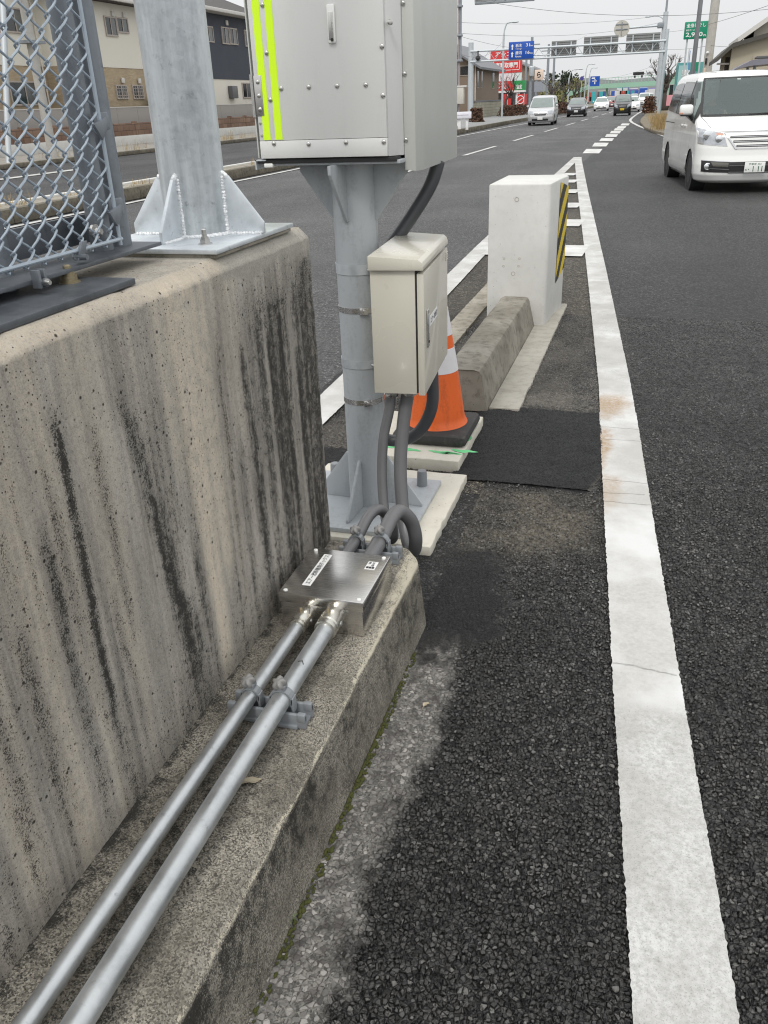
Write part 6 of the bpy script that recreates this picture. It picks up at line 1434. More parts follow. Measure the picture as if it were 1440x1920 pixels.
txt('lettering', '車買取専門', SWHITE, bp, (xa + W__ * .17, YS + 1.58, z1 + H__ * .20), (1, 0, 0), (0, 0, 1), W__ * .70, H__ * .24, .02, 0, .03)
fr = MB(); 
for (u0, v0, u1, v1) in ((.10, .10, .94, .125), (.10, .53, .94, .555), (.10, .10, .115, .555), (.925, .10, .94, .555)): fr.box(xa + W__ * u0, YS + 1.57, z1 + H__ * v0, xa + W__ * u1, YS + 1.598, z1 + H__ * v1)
fr.build('letter_border', SWHITE, bp)
for k in (.2, .8): MB().box(xa + W__ * k - .15, YS + 1.7, .1, xa + W__ * k + .15, YS + 1.9, z2).build('leg', STEELG, bb)
for i, (px0, px1, py0, py1) in enumerate(((946, 952, 176, 203), (954, 961, 178, 200), (972, 984, 176, 198), (985, 990, 176, 198))):
    t = thing('banner', ['narrow red banner on the far left of the shop front', 'red banner beside the white column at the shop door', 'wide red banner with a white ring right of the white column', 'narrow red banner at the right end of the shop front'][i], 'banner', (s_(px0, 190).x, YS - 1, .2))
    a, c = s_(px0, py1), s_(px1, py0); MB().box(a.x, YS - 1.0, a.z, c.x, YS - .96, c.z).build('cloth', SRED, t); MB().tube([(a.x - .04, YS - .98, .1), (a.x - .04, YS - .98, c.z + .1)], .03, 6).build('stick', SWHITE, t)
    if i == 2:
        m_ = (a + c) / 2; MB().tube([(m_.x + .42 * math.cos(k / 20 * 6.2832), YS - 1.02, m_.z + .42 * math.sin(k / 20 * 6.2832)) for k in range(21)], .05, 6, False).build('ring_mark', SWHITE, t)
        MB().tube([(m_.x - .25, YS - 1.02, m_.z - .2), (m_.x + .25, YS - 1.02, m_.z + .15)], .05, 6).build('ring_mark', SWHITE, t)

# ---- gantry over the road
YG = 76
g_ = lambda px, py: AY(px, py, YG)
ga = thing('sign_gantry', 'steel truss gantry carrying direction signs across the road', 'gantry', (-7, YG, 0))
xl, xr = g_(883, 100).x, g_(1245, 90).x; zu = (g_(900, 108).z + g_(1200, 66).z) / 2; zl = (g_(905, 122).z + g_(1195, 92).z) / 2
MB().tube([(xl, YG, .1), (xl, YG, g_(884, 80).z)], [.26, .22], 16).build('post', STEELL, ga); MB().tube([(xr + .12, YG, .1), (xr + .12, YG, zu + .8)], .15, 16).build('post', STEELL, ga)
MB().tube([(xl, YG - .2, zu), (xr + .1, YG - .2, zu)], .085, 10).build('upper_chord', STEELL, ga); MB().tube([(xl, YG - .2, zl), (xr + .1, YG - .2, zl)], .085, 10).build('lower_chord', STEELL, ga)
tb = MB(); n_ = 30; P = []
for i in range(n_ + 1): P.append((xl + (xr - xl) * i / n_, YG - .2, zu - .05 if i % 2 else zl + .05))
tb.tube(P, .032, 6); tb.build('lattice', STEELL, ga)
MB().tube([(xl + 5, YG + .5, zl + .25), (xr, YG + .5, zl + .25)], .05, 8).build('rear_chord', STEELL, ga)
bs = thing('direction_sign', 'blue direction sign with white arrows and distances hanging on the gantry', 'road sign', (g_(979, 95).x, YG - .5, 5))
a, c = g_(955, 112), g_(1003, 77); 
pn = MB().box(a.x, YG - .48, a.z, c.x, YG - .42, c.z, .01).build('panel', SBLUE, bs); W__, H__ = c.x - a.x, c.z - a.z
def L8(s, u, v, w_, h_): txt('lettering', s, SWHITE, pn, (a.x + W__ * u, YG - .485, a.z + H__ * v), (1, 0, 0), (0, 0, 1), W__ * w_, H__ * h_, .01, 0, .012)
L8('栃木', .27, .68, .26, .20); L8('Tochigi', .27, .53, .24, .11); L8('31', .68, .70, .16, .18); L8('km', .86, .70, .10, .09); L8('鹿沼', .27, .26, .26, .20); L8('Kanuma', .27, .10, .24, .11); L8('16', .68, .27, .16, .18); L8('km', .86, .27, .10, .09)
b = MB(); 
for v in (.55, .12): b.prism([(a.x + W__ * x, YG - .49, a.z + H__ * (v + z)) for x, z in ((.12, 0), (.17, 0), (.17, .2), (.20, .2), (.145, .32), (.09, .2), (.12, .2))], (0, .012, 0))
b.build('arrow', SWHITE, pn)
for i, (x0, x1, y0, y1, y2, y3) in enumerate(((1033, 1081, 78, 74, 107, 103), (1093, 1160, 70, 65, 105, 100), (1172, 1239, 64, 60, 101, 97))):
    t = thing('information_sign', ['grey back of the leftmost, smallest gantry sign', 'grey back of the middle gantry sign', 'grey back of the gantry sign next to the right-hand pole'][i], 'road sign', (g_(x0, y0).x, YG + .3, 5), 0, 'sign backs on the gantry')
    a, c = g_(x0, y2), g_(x1, y1); zt = (g_(x0, y0).z + g_(x1, y1).z) / 2; zb = (g_(x0, y2).z + g_(x1, y3).z) / 2
    MB().box(a.x, YG + .10, zb, c.x, YG + .15, zt).build('panel', SBACK, t); b = MB()
    for k in range(7): z = zb + (zt - zb) * (k + .5) / 7; b.box(a.x, YG + .05, z - .03, c.x, YG + .099, z + .03)
    b.build('stiffener', pm('sign_rib', (.22, .225, .225), .5), t)
    for k in (.2, .8): MB().box(a.x + (c.x - a.x) * k - .05, YG - .1, zb + .1, a.x + (c.x - a.x) * k + .05, YG + .049, zt - .1).build('hanger', STEELL, t)
for px in (911, 1003): pass
cam_ = thing('traffic_camera', 'small dark camera hanging under the gantry left of the blue sign', 'camera', tuple(g_(898, 88)))
p = g_(898, 90); MB().lathe([(.05, .45), (.05, .2), (.2, .15), (.22, -.02), (.1, -.14), (0, -.16)], (p.x, YG - .35, zu - .55), n=14).build('dome', BLKP, cam_); MB().box(p.x - .05, YG - .36, zu - .1, p.x + .05, YG - .2, zu + .02).build('bracket', BLKP, cam_)
# ---- tall pole on the right verge with sign arm and lamp
YP = 82
rp_ = thing('lamp_pole', 'tall grey pole on the grassy verge with a sign arm and a lamp', 'pole', (AY(1230, 205, YP).x, YP, 0))
a = AY(1230, 205, YP); c = AY(1246, 60, YP); xp = (a.x + c.x) / 2
MB().tube([(xp, YP, .05), (xp, YP, AY(1250, 22, YP).z)], [.30, .20], 20).build('pole', STEELL, rp_); zt = AY(1250, 22, YP).z
MB().tube([(xp, YP, zt), (xp, YP, zt + 4)], [.09, .06], 12).build('mast', STEELG, rp_)
za = AY(1200, 50, YP).z; xs = AY(1166, 54, YP).x; zs = AY(1166, 54, YP).z
MB().tube([(xp, YP, za), (xs, YP, za - .05)], .09, 10).build('arm', STEELL, rp_)
b = MB(); zl_ = AY(1240, 33, YP).z; b.tube(smooth_path([(xp, YP, zl_ - .3), (xp - .5, YP, zl_ + .1), (xp - 1.3, YP, zl_ + .15)], 5), .04, 8); b.ell((xp - 1.4, YP, zl_ + .13), .3, .1, .07, 10, 6); b.build('lamp_arm', STEELL, rp_)
MB().box(xp - .6, YP - .3, za - .2, xp - .1, YP + .3, za + .2, .05).build('clamp', STEELG, rp_)
t = thing('round_sign', 'pale round sign seen from behind on the arm of the tall pole', 'road sign', (xs, YP - .2, zs)); MB().lathe([(0, -.02), (.62, -.02), (.64, 0), (.62, .02), (0, .02)], (xs, YP - .16, zs), (0, 1, 0), 32).build('disc', pm('pale_disc', (.50, .48, .43), .6), t)
b = MB(); b.box(xs - .5, YP - .24, zs + .3, xs + .5, YP - .19, zs + .36); b.box(xs - .5, YP - .24, zs - .08, xs + .5, YP - .19, zs - .02); b.box(xs - .03, YP - .26, zs - .5, xs + .03, YP - .2, zs + .5); b.build('brace', STEELG, t)
# ---- street lamps
def street_lamp(px, pyb, y, pytop, reach, label, mat=STEELL, r=.09):
    p = AY(px, pyb, y); zt = AY(px, pytop, y).z; t = thing('street_lamp', label, 'street lamp', (p.x, y, .19))
    MB().tube(smooth_path([(p.x, y, .15), (p.x, y, zt * .55), (p.x, y, zt - 1.0), (p.x + reach * .25, y, zt - .15), (p.x + reach * .6, y, zt), (p.x + reach, y, zt + .03)], 6), [r] * 13 + [r * .65] * 18, 10).build('pole', mat, t)
    MB().ell((p.x + reach + .2, y, zt + .01), .36, .13, .08, 10, 6).build('lamp_head', mat, t); return t
street_lamp(941, 216, 80, 43, .75, 'tall slim street lamp at the pavement edge in front of the garden wall')
street_lamp(1095.5, 185, 140, 121, .8, 'street lamp beside the blue board, nearest of the far ones'); street_lamp(1103, 182, 165, 128, .8, 'street lamp just right of the blue board support, second of the far ones')
street_lamp(1065, 185, 120, 131, 1.2, 'street lamp among the bare trees behind the black hatchback')
for (px, y, py, lb) in ((993, 92, 72, 'tall dark utility pole just right of the blue direction sign'), (984, 118, 100, 'thin dark utility pole behind the blue direction sign'), (1024, 104, 85, 'bare utility pole left of the gantry sign backs'), (1035, 120, 98, 'bare utility pole among the leftmost bare trees')):
    p = AY(px, 200, y); zt = AY(px, py, y).z; t = pole('utility_pole', lb, 'utility pole', p.x, y, .17, .13, zt, STEELG, .1)
    if px in (993, 1024): MB().box(p.x - .8, y - .05, zt - .6, p.x + .8, y + .05, zt - .5).build('cross_arm', STEELG, t)
    if px == 993: MB().lathe([(.25, 0), (.28, .1), (.28, .8), (.2, .9)], (p.x + .1, y - .3, zt * .52), n=12).build('transformer', STEELL, t)
# ---- noodle-shop sign, shrubs
YR_ = 100
t = thing('shop_sign', 'cream signboard with a big black hiragana character on a dark post', 'sign', (AY(1011, 140, YR_).x, YR_, 0)); a, c = AY(1002, 150, YR_), AY(1019, 130, YR_)
pn = MB().box(a.x, YR_, a.z, c.x, YR_ + .3, c.z, .02).build('panel', SPEACH, t); txt('lettering', 'ら', INK, pn, (a.x + .25, YR_ - .005, a.z + .2), (1, 0, 0), (0, 0, 1), c.x - a.x - .5, c.z - a.z - .4, .01, 0, .03)
MB().box(a.x + .1, YR_ + .05, .1, a.x + .3, YR_ + .25, a.z).build('post', STEELG, t); MB().box(a.x, YR_ + .04, AY(1010, 172, YR_).z, c.x, YR_ + .3, AY(1010, 153, YR_).z).build('lower_panel', pm('grey_blue_panel', (.30, .32, .36), .5), t)
def shrub(label, x, y, z, rx, ry, rz, mat, n, group=None, cat='shrub', leaf=.05):
    b = MB()
    for i in range(n):
        a, c = rng.uniform(0, 6.28), rng.random() ** .5; h = rng.uniform(0, 1)
        p = Vector((x + rx * c * math.cos(a) * (1 - .45 * h), y + ry * c * math.sin(a) * (1 - .45 * h), z + rz * h)); d = Vector((rng.gauss(0, 1), rng.gauss(0, 1), rng.gauss(.3, 1))).normalized(); e = d.orthogonal().normalized() * leaf * rng.uniform(.5, 1.2); d = d * leaf * 1.6
        b.poly([p - d, p + e, p + d, p - e])
    t = thing('shrub', label, cat, (x, y, z), 0, group); b.build('foliage', mat, t, 180)
    s = MB()
    for i in range(7): a = rng.uniform(0, 6.28); s.tube([(x, y, z - .02), (x + rx * .6 * math.cos(a), y + ry * .6 * math.sin(a), z + rz * .8)], .012, 5)
    s.build('stems', BARK, t); return t
for i, (px, py, y, rx, lb) in enumerate(((890, 213, 66, .5, 'brown shrub tuft just right of the white guard panel'), (897, 216, 64, .45, 'round brown shrub ball on the pavement near the guard panel'), (950, 211, 84, 1.0, 'brown hedge shrub at the foot of the slim street lamp'), (963, 209, 86, 1.1, 'brown hedge shrub in front of the red shop door'), (975, 206, 89, 1.1, 'brown hedge shrub in front of the wide red banner'), (1052, 203, 95, .8, 'dark shrub between the silver minivan and the black hatchback'), (1060, 206, 92, .7, 'low brown shrub behind the black hatchback'))):
    p = AY(px, py, y); shrub(lb, p.x, y, .15, rx, rx * 1.1, .95, BROWNL, 420, 'brown shrubs on the pavement', leaf=.07)

# ---- bare street trees: pruned, knuckled limbs
def bare_tree(label, x, y, h, seed, spread=1., r0=.16, group='bare pruned street trees', twigs=5, mat=BARK):
    r = random.Random(seed); t = thing('bare_tree', label, 'tree', (x, y, .1), 0, group)
    pts = [(x, y, .05)]; 
    for k in range(1, 5): pts.append((x + r.gauss(0, .05) * k, y + r.gauss(0, .05) * k, h * .45 * k / 4))
    tr = MB().tube(pts, [r0 * (1 - .1 * k) for k in range(5)], 10).build('trunk', mat, t, 180)
    b = MB(); top = Vector(pts[-1])
    def grow(p, d, l, rad, lev):
        rad = max(rad, .020); q = p; P = [q]; rr = [rad]
        for k in range(3):
            d = (d + Vector((r.gauss(0, .22), r.gauss(0, .22), r.gauss(.10, .14)))).normalized(); q = q + d * l / 3; P.append(q); rr.append(rad * (1 - .18 * (k + 1)))
        b.tube(P, rr, 5 if lev > 1 else 7)
        if lev < 3: b.ell(P[-1], rr[-1] * 1.7, rr[-1] * 1.7, rr[-1] * 1.6, 6, 4)
        if lev >= (4 if r0 > .3 else 3): return
        for k in range([5, 3, 3, twigs][lev] if lev else 5):
            nd = (d + Vector((r.gauss(0, .65), r.gauss(0, .65), r.gauss(.15, .35)))).normalized(); grow(P[-1] if k else P[2], nd, l * r.uniform(.5, .78), rr[-1] * .74, lev + 1)
    for k in range(5):
        a = 6.2832 * k / 5 + r.uniform(-.4, .4); d = Vector((math.cos(a) * spread * .75, math.sin(a) * spread * .75, 1)).normalized(); grow(top - Vector((0, 0, r.uniform(0, h * .16))), d, h * .22, r0 * .5, 1)
    grow(top, Vector((0, 0, 1)), h * .24, r0 * .55, 1)
    b.build('crown', mat, t, 180); return t
def tree_at(px, pyb, pyt, y, seed, label, spread=1., r0=.16): p = AY(px, pyb, y); zt = AY(px, pyt, y).z; return bare_tree(label, p.x, y, zt, seed, spread, r0)
tree_at(949, 205, 118, 86, 3, 'bare dark tree in front of the red billboard', .9, .17)
tree_at(1029, 196, 128, 98, 5, 'bare tree right of the cream noodle-shop sign', .8, .20); tree_at(1037, 196, 126, 108, 6, 'bare tree under the leftmost gantry sign back', .8, .20)
tree_at(1056, 196, 133, 112, 7, 'bare tree behind the black hatchback', .8, .18); tree_at(1074, 195, 138, 125, 8, 'bare tree left of the far street lamps', .8, .18); tree_at(1083, 195, 142, 140, 9, 'bare tree just left of the blue board', .7, .18)
tree_at(1244, 205, 78, 90, 14, 'big bare dark tree behind the tall pole on the right verge', 1.5, .36)
def leafy(label, x, y, h, r, mat, seed, n=900, cat='tree'):
    q = random.Random(seed); t = thing('evergreen_tree', label, cat, (x, y, 0)); MB().tube([(x, y, 0), (x, y, h * .6)], [.25, .15], 8).build('trunk', BARK, t); b = MB(); cl_ = [Vector((x + q.gauss(0, r * .45), y + q.gauss(0, r * .45), h * q.uniform(.4, .95))) for _ in range(16)]
    for i in range(n):
        p = q.choice(cl_) + Vector((q.gauss(0, r * .22), q.gauss(0, r * .22), q.gauss(0, r * .2))); d = Vector((q.gauss(0, 1), q.gauss(0, 1), q.gauss(0, 1))).normalized(); e = d.orthogonal() * .22; d = d * .3; b.poly([p - d, p + e, p + d, p - e])
    b.build('crown', mat, t, 180); return t
for i, (px, pyt, y, r, m, lb) in enumerate(((1064, 140, 220, 2.6, EVERG, 'dark evergreen tree on the skyline behind the bare trees'), (1046, 176, 170, 2.6, OLIVE, 'low olive green tree behind the silver minivan'), (1075, 160, 210, 4, OLIVE, 'olive green tree left of the blue board'))):
    p = AY(px, 190, y); leafy(lb, p.x, y, AY(px, pyt, y).z, r, m, 30 + i)
# ---- far signs, signal, footbridge
YB = 150
t = thing('direction_board', 'distant blue direction board on the left of the green footbridge', 'road sign', (AY(1115, 152, YB).x, YB, 0)); a, c = AY(1106, 162, YB), AY(1125, 142.5, YB); pn = MB().box(a.x, YB, a.z, c.x, YB + .1, c.z).build('panel', SBLUE, t)
b = MB(); W__, H__ = c.x - a.x, c.z - a.z; b.box(a.x + W__ * .45, YB - .03, a.z + H__ * .2, a.x + W__ * .55, YB - .01, a.z + H__ * .7); b.box(a.x + W__ * .2, YB - .03, a.z + H__ * .48, a.x + W__ * .7, YB - .009, a.z + H__ * .56); b.box(a.x + W__ * .15, YB - .03, a.z + H__ * .74, a.x + W__ * .5, YB - .01, a.z + H__ * .88); b.build('route_mark', SWHITE, pn); MB().tube([(a.x - .2, YB + .15, 0), (a.x - .2, YB + .15, c.z)], .1, 8).build('post', STEELL, t)
t = thing('no_parking_sign', 'small round dark blue sign beside the far street lamps', 'road sign', (AY(1091, 147, 125).x, 125, 0)); p = AY(1091, 147, 125); MB().lathe([(0, -.02), (.26, -.02), (.26, .02), (0, .02)], (p.x, 125, p.z), (0, 1, 0), 20).build('disc', pm('sign_violet', (.06, .05, .25), .5), t); MB().tube([(p.x, 125.06, 0), (p.x, 125.06, p.z + .2)], .04, 8).build('post', STEELL, t)
YT = 135
t = thing('traffic_signal', 'dark traffic signal on a long arm right of centre above the lanes', 'traffic light', (AY(1230, 142, YT).x, YT, 0)); p = AY(1197, 141, YT); pr = AY(1236, 150, YT)
MB().box(p.x - .75, YT - .1, p.z + .02, p.x + .75, YT + .15, p.z + .42, .04).build('housing', BLKP, t); MB().tube([(p.x, YT + .2, p.z + .2), (pr.x, YT + .2, p.z + .35)], .06, 8).build('arm', STEELL, t); MB().tube([(pr.x, YT + .2, 0), (pr.x, YT + .2, p.z + .8)], .12, 10).build('post', STEELL, t)
for k in (-.55, .42): MB().box(p.x + k - .05, YT - .08, p.z - .32, p.x + k + .20, YT, p.z - .02).build('supplementary_plate', BLKP, t)
YF = 170
fbd = thing('footbridge', 'pale green footbridge crossing the road in the distance', 'footbridge', (-5, YF, 0))
zA, zB_ = AY(1107, 166, YF).z, AY(1110, 157, YF).z; zC, zD = AY(1245, 163, YF).z, AY(1245, 152, YF).z
xa, xb = AY(1104, 160, YF).x, AY(1350, 150, YF).x; kk = (xb - xa) / (AY(1245, 160, YF).x - xa)
zC2, zD2 = zA + (zC - zA) * min(kk, 1.25), zB_ + (zD - zB_) * min(kk, 1.25); zA, zB_, zC2, zD2 = zA - .1, zB_ - .15, zA + .1, zB_ + .2
MB().hexa([(xa, YF, zA), (xb, YF, zC2), (xb, YF + 2.4, zC2), (xa, YF + 2.4, zA), (xa, YF, zB_), (xb, YF, zD2), (xb, YF + 2.4, zD2), (xa, YF + 2.4, zB_)]).build('deck', MINT, fbd)
rl = MB()
for k in range(40): x = xa + (xb - xa) * k / 39; z = zB_ + (zD2 - zB_) * k / 39; rl.box(x - .03, YF - .05, z, x + .03, YF - .01, z + .85)
rl.hexa([(xa, YF - .06, zB_ + .85), (xb, YF - .06, zD2 + .85), (xb, YF, zD2 + .85), (xa, YF, zB_ + .85), (xa, YF - .06, zB_ + .93), (xb, YF - .06, zD2 + .93), (xb, YF, zD2 + .93), (xa, YF, zB_ + .93)]); rl.build('railing', MINT, fbd)
for px in (1137, 1249, 1262): x = AY(px, 170, YF).x; MB().tube([(x, YF + 1.2, 0), (x, YF + 1.2, zA + .1)], .2, 10).build('pier', MINT, fbd)
MB().hexa([(xa - 9, YF + .2, .1), (xa, YF + .2, zA), (xa, YF + 2, zA), (xa - 9, YF + 2, .1), (xa - 9, YF + .2, 1.1), (xa, YF + .2, zB_), (xa, YF + 2, zB_), (xa - 9, YF + 2, 1.1)]).build('stair', MINT, fbd)
# distant shops seen under and around the bridge
pal = [('teal', (.05, .38, .42)), ('blue', (.03, .10, .42)), ('white', (.62, .62, .62)), ('grey', (.30, .31, .33)), ('violet', (.19, .17, .40)), ('cream', (.50, .47, .40)), ('dark', (.10, .10, .11)), ('red', (.42, .08, .06)), ('pale blue', (.38, .46, .56))]
pmats = {k: pm('facade_' + k.replace(' ', '_'), v, .7, 0, .15, .4) for k, v in pal}
sg_i = 0
for i, (px0, px1, pt, y, c1, c2, lb) in enumerate(((1068, 1092, 172, 225, 'cream', 'grey', 'low cream shop behind the far trees'), (1094, 1117, 171, 235, 'grey', 'red', 'grey shop with a red signboard far behind the blue board'), (1119, 1140, 169, 245, 'cream', 'dark', 'cream shop with a dark signboard under the footbridge'), (1142, 1158, 168, 250, 'grey', 'cream', 'grey shop with a cream signboard under the footbridge'), (1155, 1166, 163, 255, 'teal', 'white', 'teal shop front far under the footbridge'), (1166, 1177, 162, 260, 'blue', 'white', 'blue shop front under the middle of the footbridge'), (1178, 1196, 165, 265, 'white', 'violet', 'white shop with a violet signboard under the footbridge'), (1197, 1214, 163, 270, 'pale blue', 'blue', 'pale blue shop with a blue signboard under the footbridge'), (1214, 1240, 164, 262, 'violet', 'white', 'violet shop just left of the tall pole under the bridge'))):
    a, c = AY(px0, 195, y), AY(px1, pt, y); t = thing('distant_shop', lb, 'shop', (a.x, y, 0)); z = c.z
    MB().box(a.x, y, -.05, c.x, y + 8, z).build('wall', pmats[c1], t); MB().box(a.x - .05, y - .4, z * .55, c.x + .05, y - .01, z * .92).build('signboard', pmats[c2], t)
    wn = MB().box(a.x + .3, y - .06, .5, c.x - .3, y - .01, z * .5).build('window', PANED, t)
    for k in range(2):
        xq = a.x + (c.x - a.x) * (.25 + .5 * k); MB().box(xq, y - 3, .0, xq + .9, y - 2.9, 2.6).build('flag', pmats[['white', 'red', 'teal', 'blue'][(i + k) % 4]], t)
# ---- right-hand side
tag(MB().prism([(G(*p, .0).x, G(*p, .0).y, -.02) for p in ((1250, 256), (1226, 250), (1209, 243), (1200, 232), (1201, 226), (1207, 220), (1214, 211))] + [(9, 120, -.02), (9, 30, -.02), (2.6, 30, -.02)], (0, 0, .14), .03).build('verge', m_concrete('verge_soil', (.16, .135, .10), (.25, .215, .16), (.09, .08, .06), .6)), kind='structure')
tag(MB().poly([(5.2, -30, -.003), (60, -30, -.003), (60, 400, -.003), (5.2, 400, -.003)]).build('forecourt', SIDEW), kind='structure')
gt = MB()
for i in range(70):
    p = G(rng.uniform(1212, 1250), rng.uniform(222, 246), .12); tuft(gt, p.x + .3, p.y, .11, rng.uniform(.25, .6), 26, .16)
tag(gt.build('dry_grass', DRYG, smooth=180), 'tall dry tan grass around the foot of the tall pole', 'grass', kind='stuff')
for i, (px, py, y, lb) in enumerate(((1214, 205, 80, 'rusty brown shrub left of the tall pole foot'), (1221, 203, 79, 'rusty brown shrub right at the tall pole foot'), (1252, 200, 92, 'brown shrub right of the bare tree trunk'))):
    p = AY(px, py, y); shrub(lb, p.x, y, .1, .55, .7, 1.3, pm('rust_leaf', (.14, .065, .035), .9, 0, .4, 30), 420, None, leaf=.06)
YM = 58
m_ = lambda px, py: AY(px, py, YM)
t = thing('price_sign', 'green massage-price sign on two thin posts behind the grey pole', 'sign', (m_(1305, 60).x, YM, 0)); xa, xb = m_(1283, 58).x, m_(1327, 58).x; zt = (m_(1284, 41).z + m_(1327, 39).z) / 2; zb = (m_(1282, 75).z + m_(1325, 71).z) / 2
pn = MB().box(xa, YM, zb, xb, YM + .12, zt, .04).build('panel', SDKG, t); W__, H__ = xb - xa, zt - zb
def L9(s, u, v, w_, h_): txt('lettering', s, SWHITE, pn, (xa + W__ * u, YM - .002, zb + H__ * v), (1, 0, 0), (0, 0, 1), W__ * w_, H__ * h_, .006, 0, .02)
L9('全身ほぐし', .08, .66, .82, .24); L9('60分コース', .08, .46, .36, .12); L9('2,980', .08, .10, .72, .29); L9('円', .83, .12, .10, .12)
for k in (.17, .82): MB().tube([(xa + W__ * k, YM + .18, 0), (xa + W__ * k, YM + .18, zb + .4)], .05, 8).build('post', STEELL, t)
p = AY(1303, 110, 46); pole('street_pole', 'dark grey steel pole crossing in front of the green price sign', 'pole', (AY(1313, 0, 46).x + AY(1301, 125, 46).x) / 2, 46, .115, .095, 10, pm('pole_dark_grey', (.17, .18, .195), .5, .1), 0)
wp = pole('utility_pole', 'wide pale concrete utility pole right of the green price sign', 'utility pole', (AY(1341, 0, 50).x + AY(1327, 128, 50).x) / 2, 50, .24, .20, 12, CONCP, 0)
p = AY(1328, 99, 50); MB().ell((p.x - .05, 49.72, p.z), .08, .06, .06, 8, 6).build('lamp', SWHITE, wp); MB().box(p.x - .12, 49.72, p.z - .55, p.x - .02, 49.76, p.z - .25).build('name_plate', BLKP, wp); MB().box(p.x - .14, 49.72, p.z - 1.0, p.x - .04, 49.76, p.z - .7).build('name_plate', SPEACH, wp)
for (px0, px1, py0, py1, y, m, nm, lb) in ((1289, 1295, 95, 136, 62, SBLUE, 'banner', 'pale blue vertical banner left of the grey pole'), (1302, 1311, 116, 134, 64, SDKG, 'banner', 'small dark green board right of the grey pole')):
    a, c = AY(px0, py1, y), AY(px1, py0, y); t = thing(nm, lb, 'banner', (a.x, y, 0)); MB().box(a.x, y, a.z, c.x, y + .06, c.z).build('cloth', m if m is not SBLUE else pm('banner_blue', (.12, .26, .55), .5), t); MB().tube([(a.x - .05, y, 0), (a.x - .05, y, c.z + .1)], .03, 6).build('stick', STEELL, t)
a, c = AY(1268, 146, 70), AY(1292, 117, 70); t = thing('shop_building', 'teal shop with a pale sign left of the blue banner', 'shop', (a.x, 70, 0)); MB().box(a.x, 70, 0, c.x + 1.5, 78, c.z).build('wall', pm('teal_wall', (.10, .30, .30), .6, 0, .3, .8), t)
MB().box(a.x + .1, 69.9, c.z * .62, c.x, 69.99, c.z * .95).build('signboard', pm('pale_teal', (.32, .52, .52), .5), t); txt('lettering', '整', SWHITE, t, (a.x + .35, 69.88, c.z * .66), (1, 0, 0), (0, 0, 1), .55, .8, .004, 0, .03); MB().box(a.x + .3, 69.9, .3, c.x, 69.99, c.z * .5).build('window', PANED, t)
t = gable_house('shop_building', 'low mint green shop behind the bare tree on the right', AY(1250, 180, 110).x, AY(1282, 180, 110).x, 110, 120, 3.2, 3.6, MINT, ROOFG, .2, 'y', [('f', AY(1253, 180, 110).x, AY(1262, 180, 110).x, .4, 2.5), ('f', AY(1266, 180, 110).x, AY(1276, 180, 110).x, .4, 2.5)], 'shop')
p = AY(1257, 188, 88); t = thing('banner', 'small pink board at the edge of the van roofline by the brown shrub', 'banner', (p.x, 88, 0)); MB().box(p.x - .35, 88, p.z - .45, p.x + .35, 88.05, p.z + .45).build('board', pm('pink_board', (.70, .32, .36), .6), t); MB().tube([(p.x, 88.05, 0), (p.x, 88.05, p.z)], .03, 6).build('stick', STEELL, t)
# beige house: lower wing and upper storey seen over the van
YH = 38
h_ = lambda px, py: AY(px, py, YH)
bh = thing('house', 'beige house with dark eaves behind the white van', 'house', (8, YH + 4, 0)); OCHRE = pm('beige_render', (.43, .39, .30), .85, 0, .04, .8); CRM3 = pm('cream_render', (.55, .52, .45), .85, 0, .04, .8)
xl = h_(1370, 110).x; zl0, zl1 = h_(1371, 90).z, h_(1440, 70).z; sl_ = (zl1 - zl0) / (h_(1440, 70).x - xl); XR = xl + 9
MB().prism([(xl, YH, 0), (XR, YH, 0), (XR, YH, zl0 + sl_ * (XR - xl)), (xl, YH, zl0)], (0, 7, 0)).build('lower_wall', OCHRE, bh)
MB().prism([(xl - .50, YH - .35, zl0 - sl_ * .50 - .34), (xl, YH - .35, zl0 + .0), (XR, YH - .35, zl0 + sl_ * (XR - xl) + .0), (XR, YH - .35, zl0 + sl_ * (XR - xl) + .14), (xl, YH - .35, zl0 + .16), (xl - .50, YH - .35, zl0 - sl_ * .50 - .18)], (0, 7.6, 0)).build('lower_roof', pm('dark_eaves', (.07, .065, .055), .7), bh)
MB().tube([(xl - .50, YH + .2, zl0 - sl_ * .50 - .42), (xl - .02, YH + .2, zl0 - .55)], .035, 8).build('rain_pipe', FASCIA, bh); MB().box(xl - .16, YH + .5, 0, xl - .002, YH + .75, zl0 - .3).build('corner_post', WOODD, bh)
a, c = h_(1411, 114), h_(1450, 103); f = MB().box(a.x, YH - .07, a.z, a.x + 2.2, YH - .001, c.z).build('window', FRAMEW, bh); MB().box(a.x + .06, YH - .085, a.z + .06, a.x + 2.14, YH - .071, c.z - .06).build('pane', PANED, f); MB().box(a.x + .12, YH - .095, a.z + .15, a.x + 2.1, YH - .086, c.z - .08).build('pane', PANE, f)
YU = YH + 2.2
u_ = lambda px, py: AY(px, py, YU)
xu = u_(1412, 75).x; zu0 = u_(1413, 58).z; zu1 = u_(1440, 40).z; sl2 = (zu1 - zu0) / (u_(1440, 40).x - xu)
MB().prism([(xu, YU, 2), (xu + 7, YU, 2), (xu + 7, YU, zu0 + sl2 * 3.5), (xu + 3.5, YU, zu0 + sl2 * 3.5), (xu, YU, zu0)], (0, 5, 0)).build('upper_wall', CRM3, bh)
MB().prism([(xu - .62, YU - .5, zu0 - sl2 * .62), (xu + 3.5, YU - .5, zu0 + sl2 * 3.5), (xu + 3.5, YU - .5, zu0 + sl2 * 3.5 + .22), (xu - .62, YU - .5, zu0 - sl2 * .62 + .20)], (0, 6, 0)).build('upper_roof', FASCIA, bh)
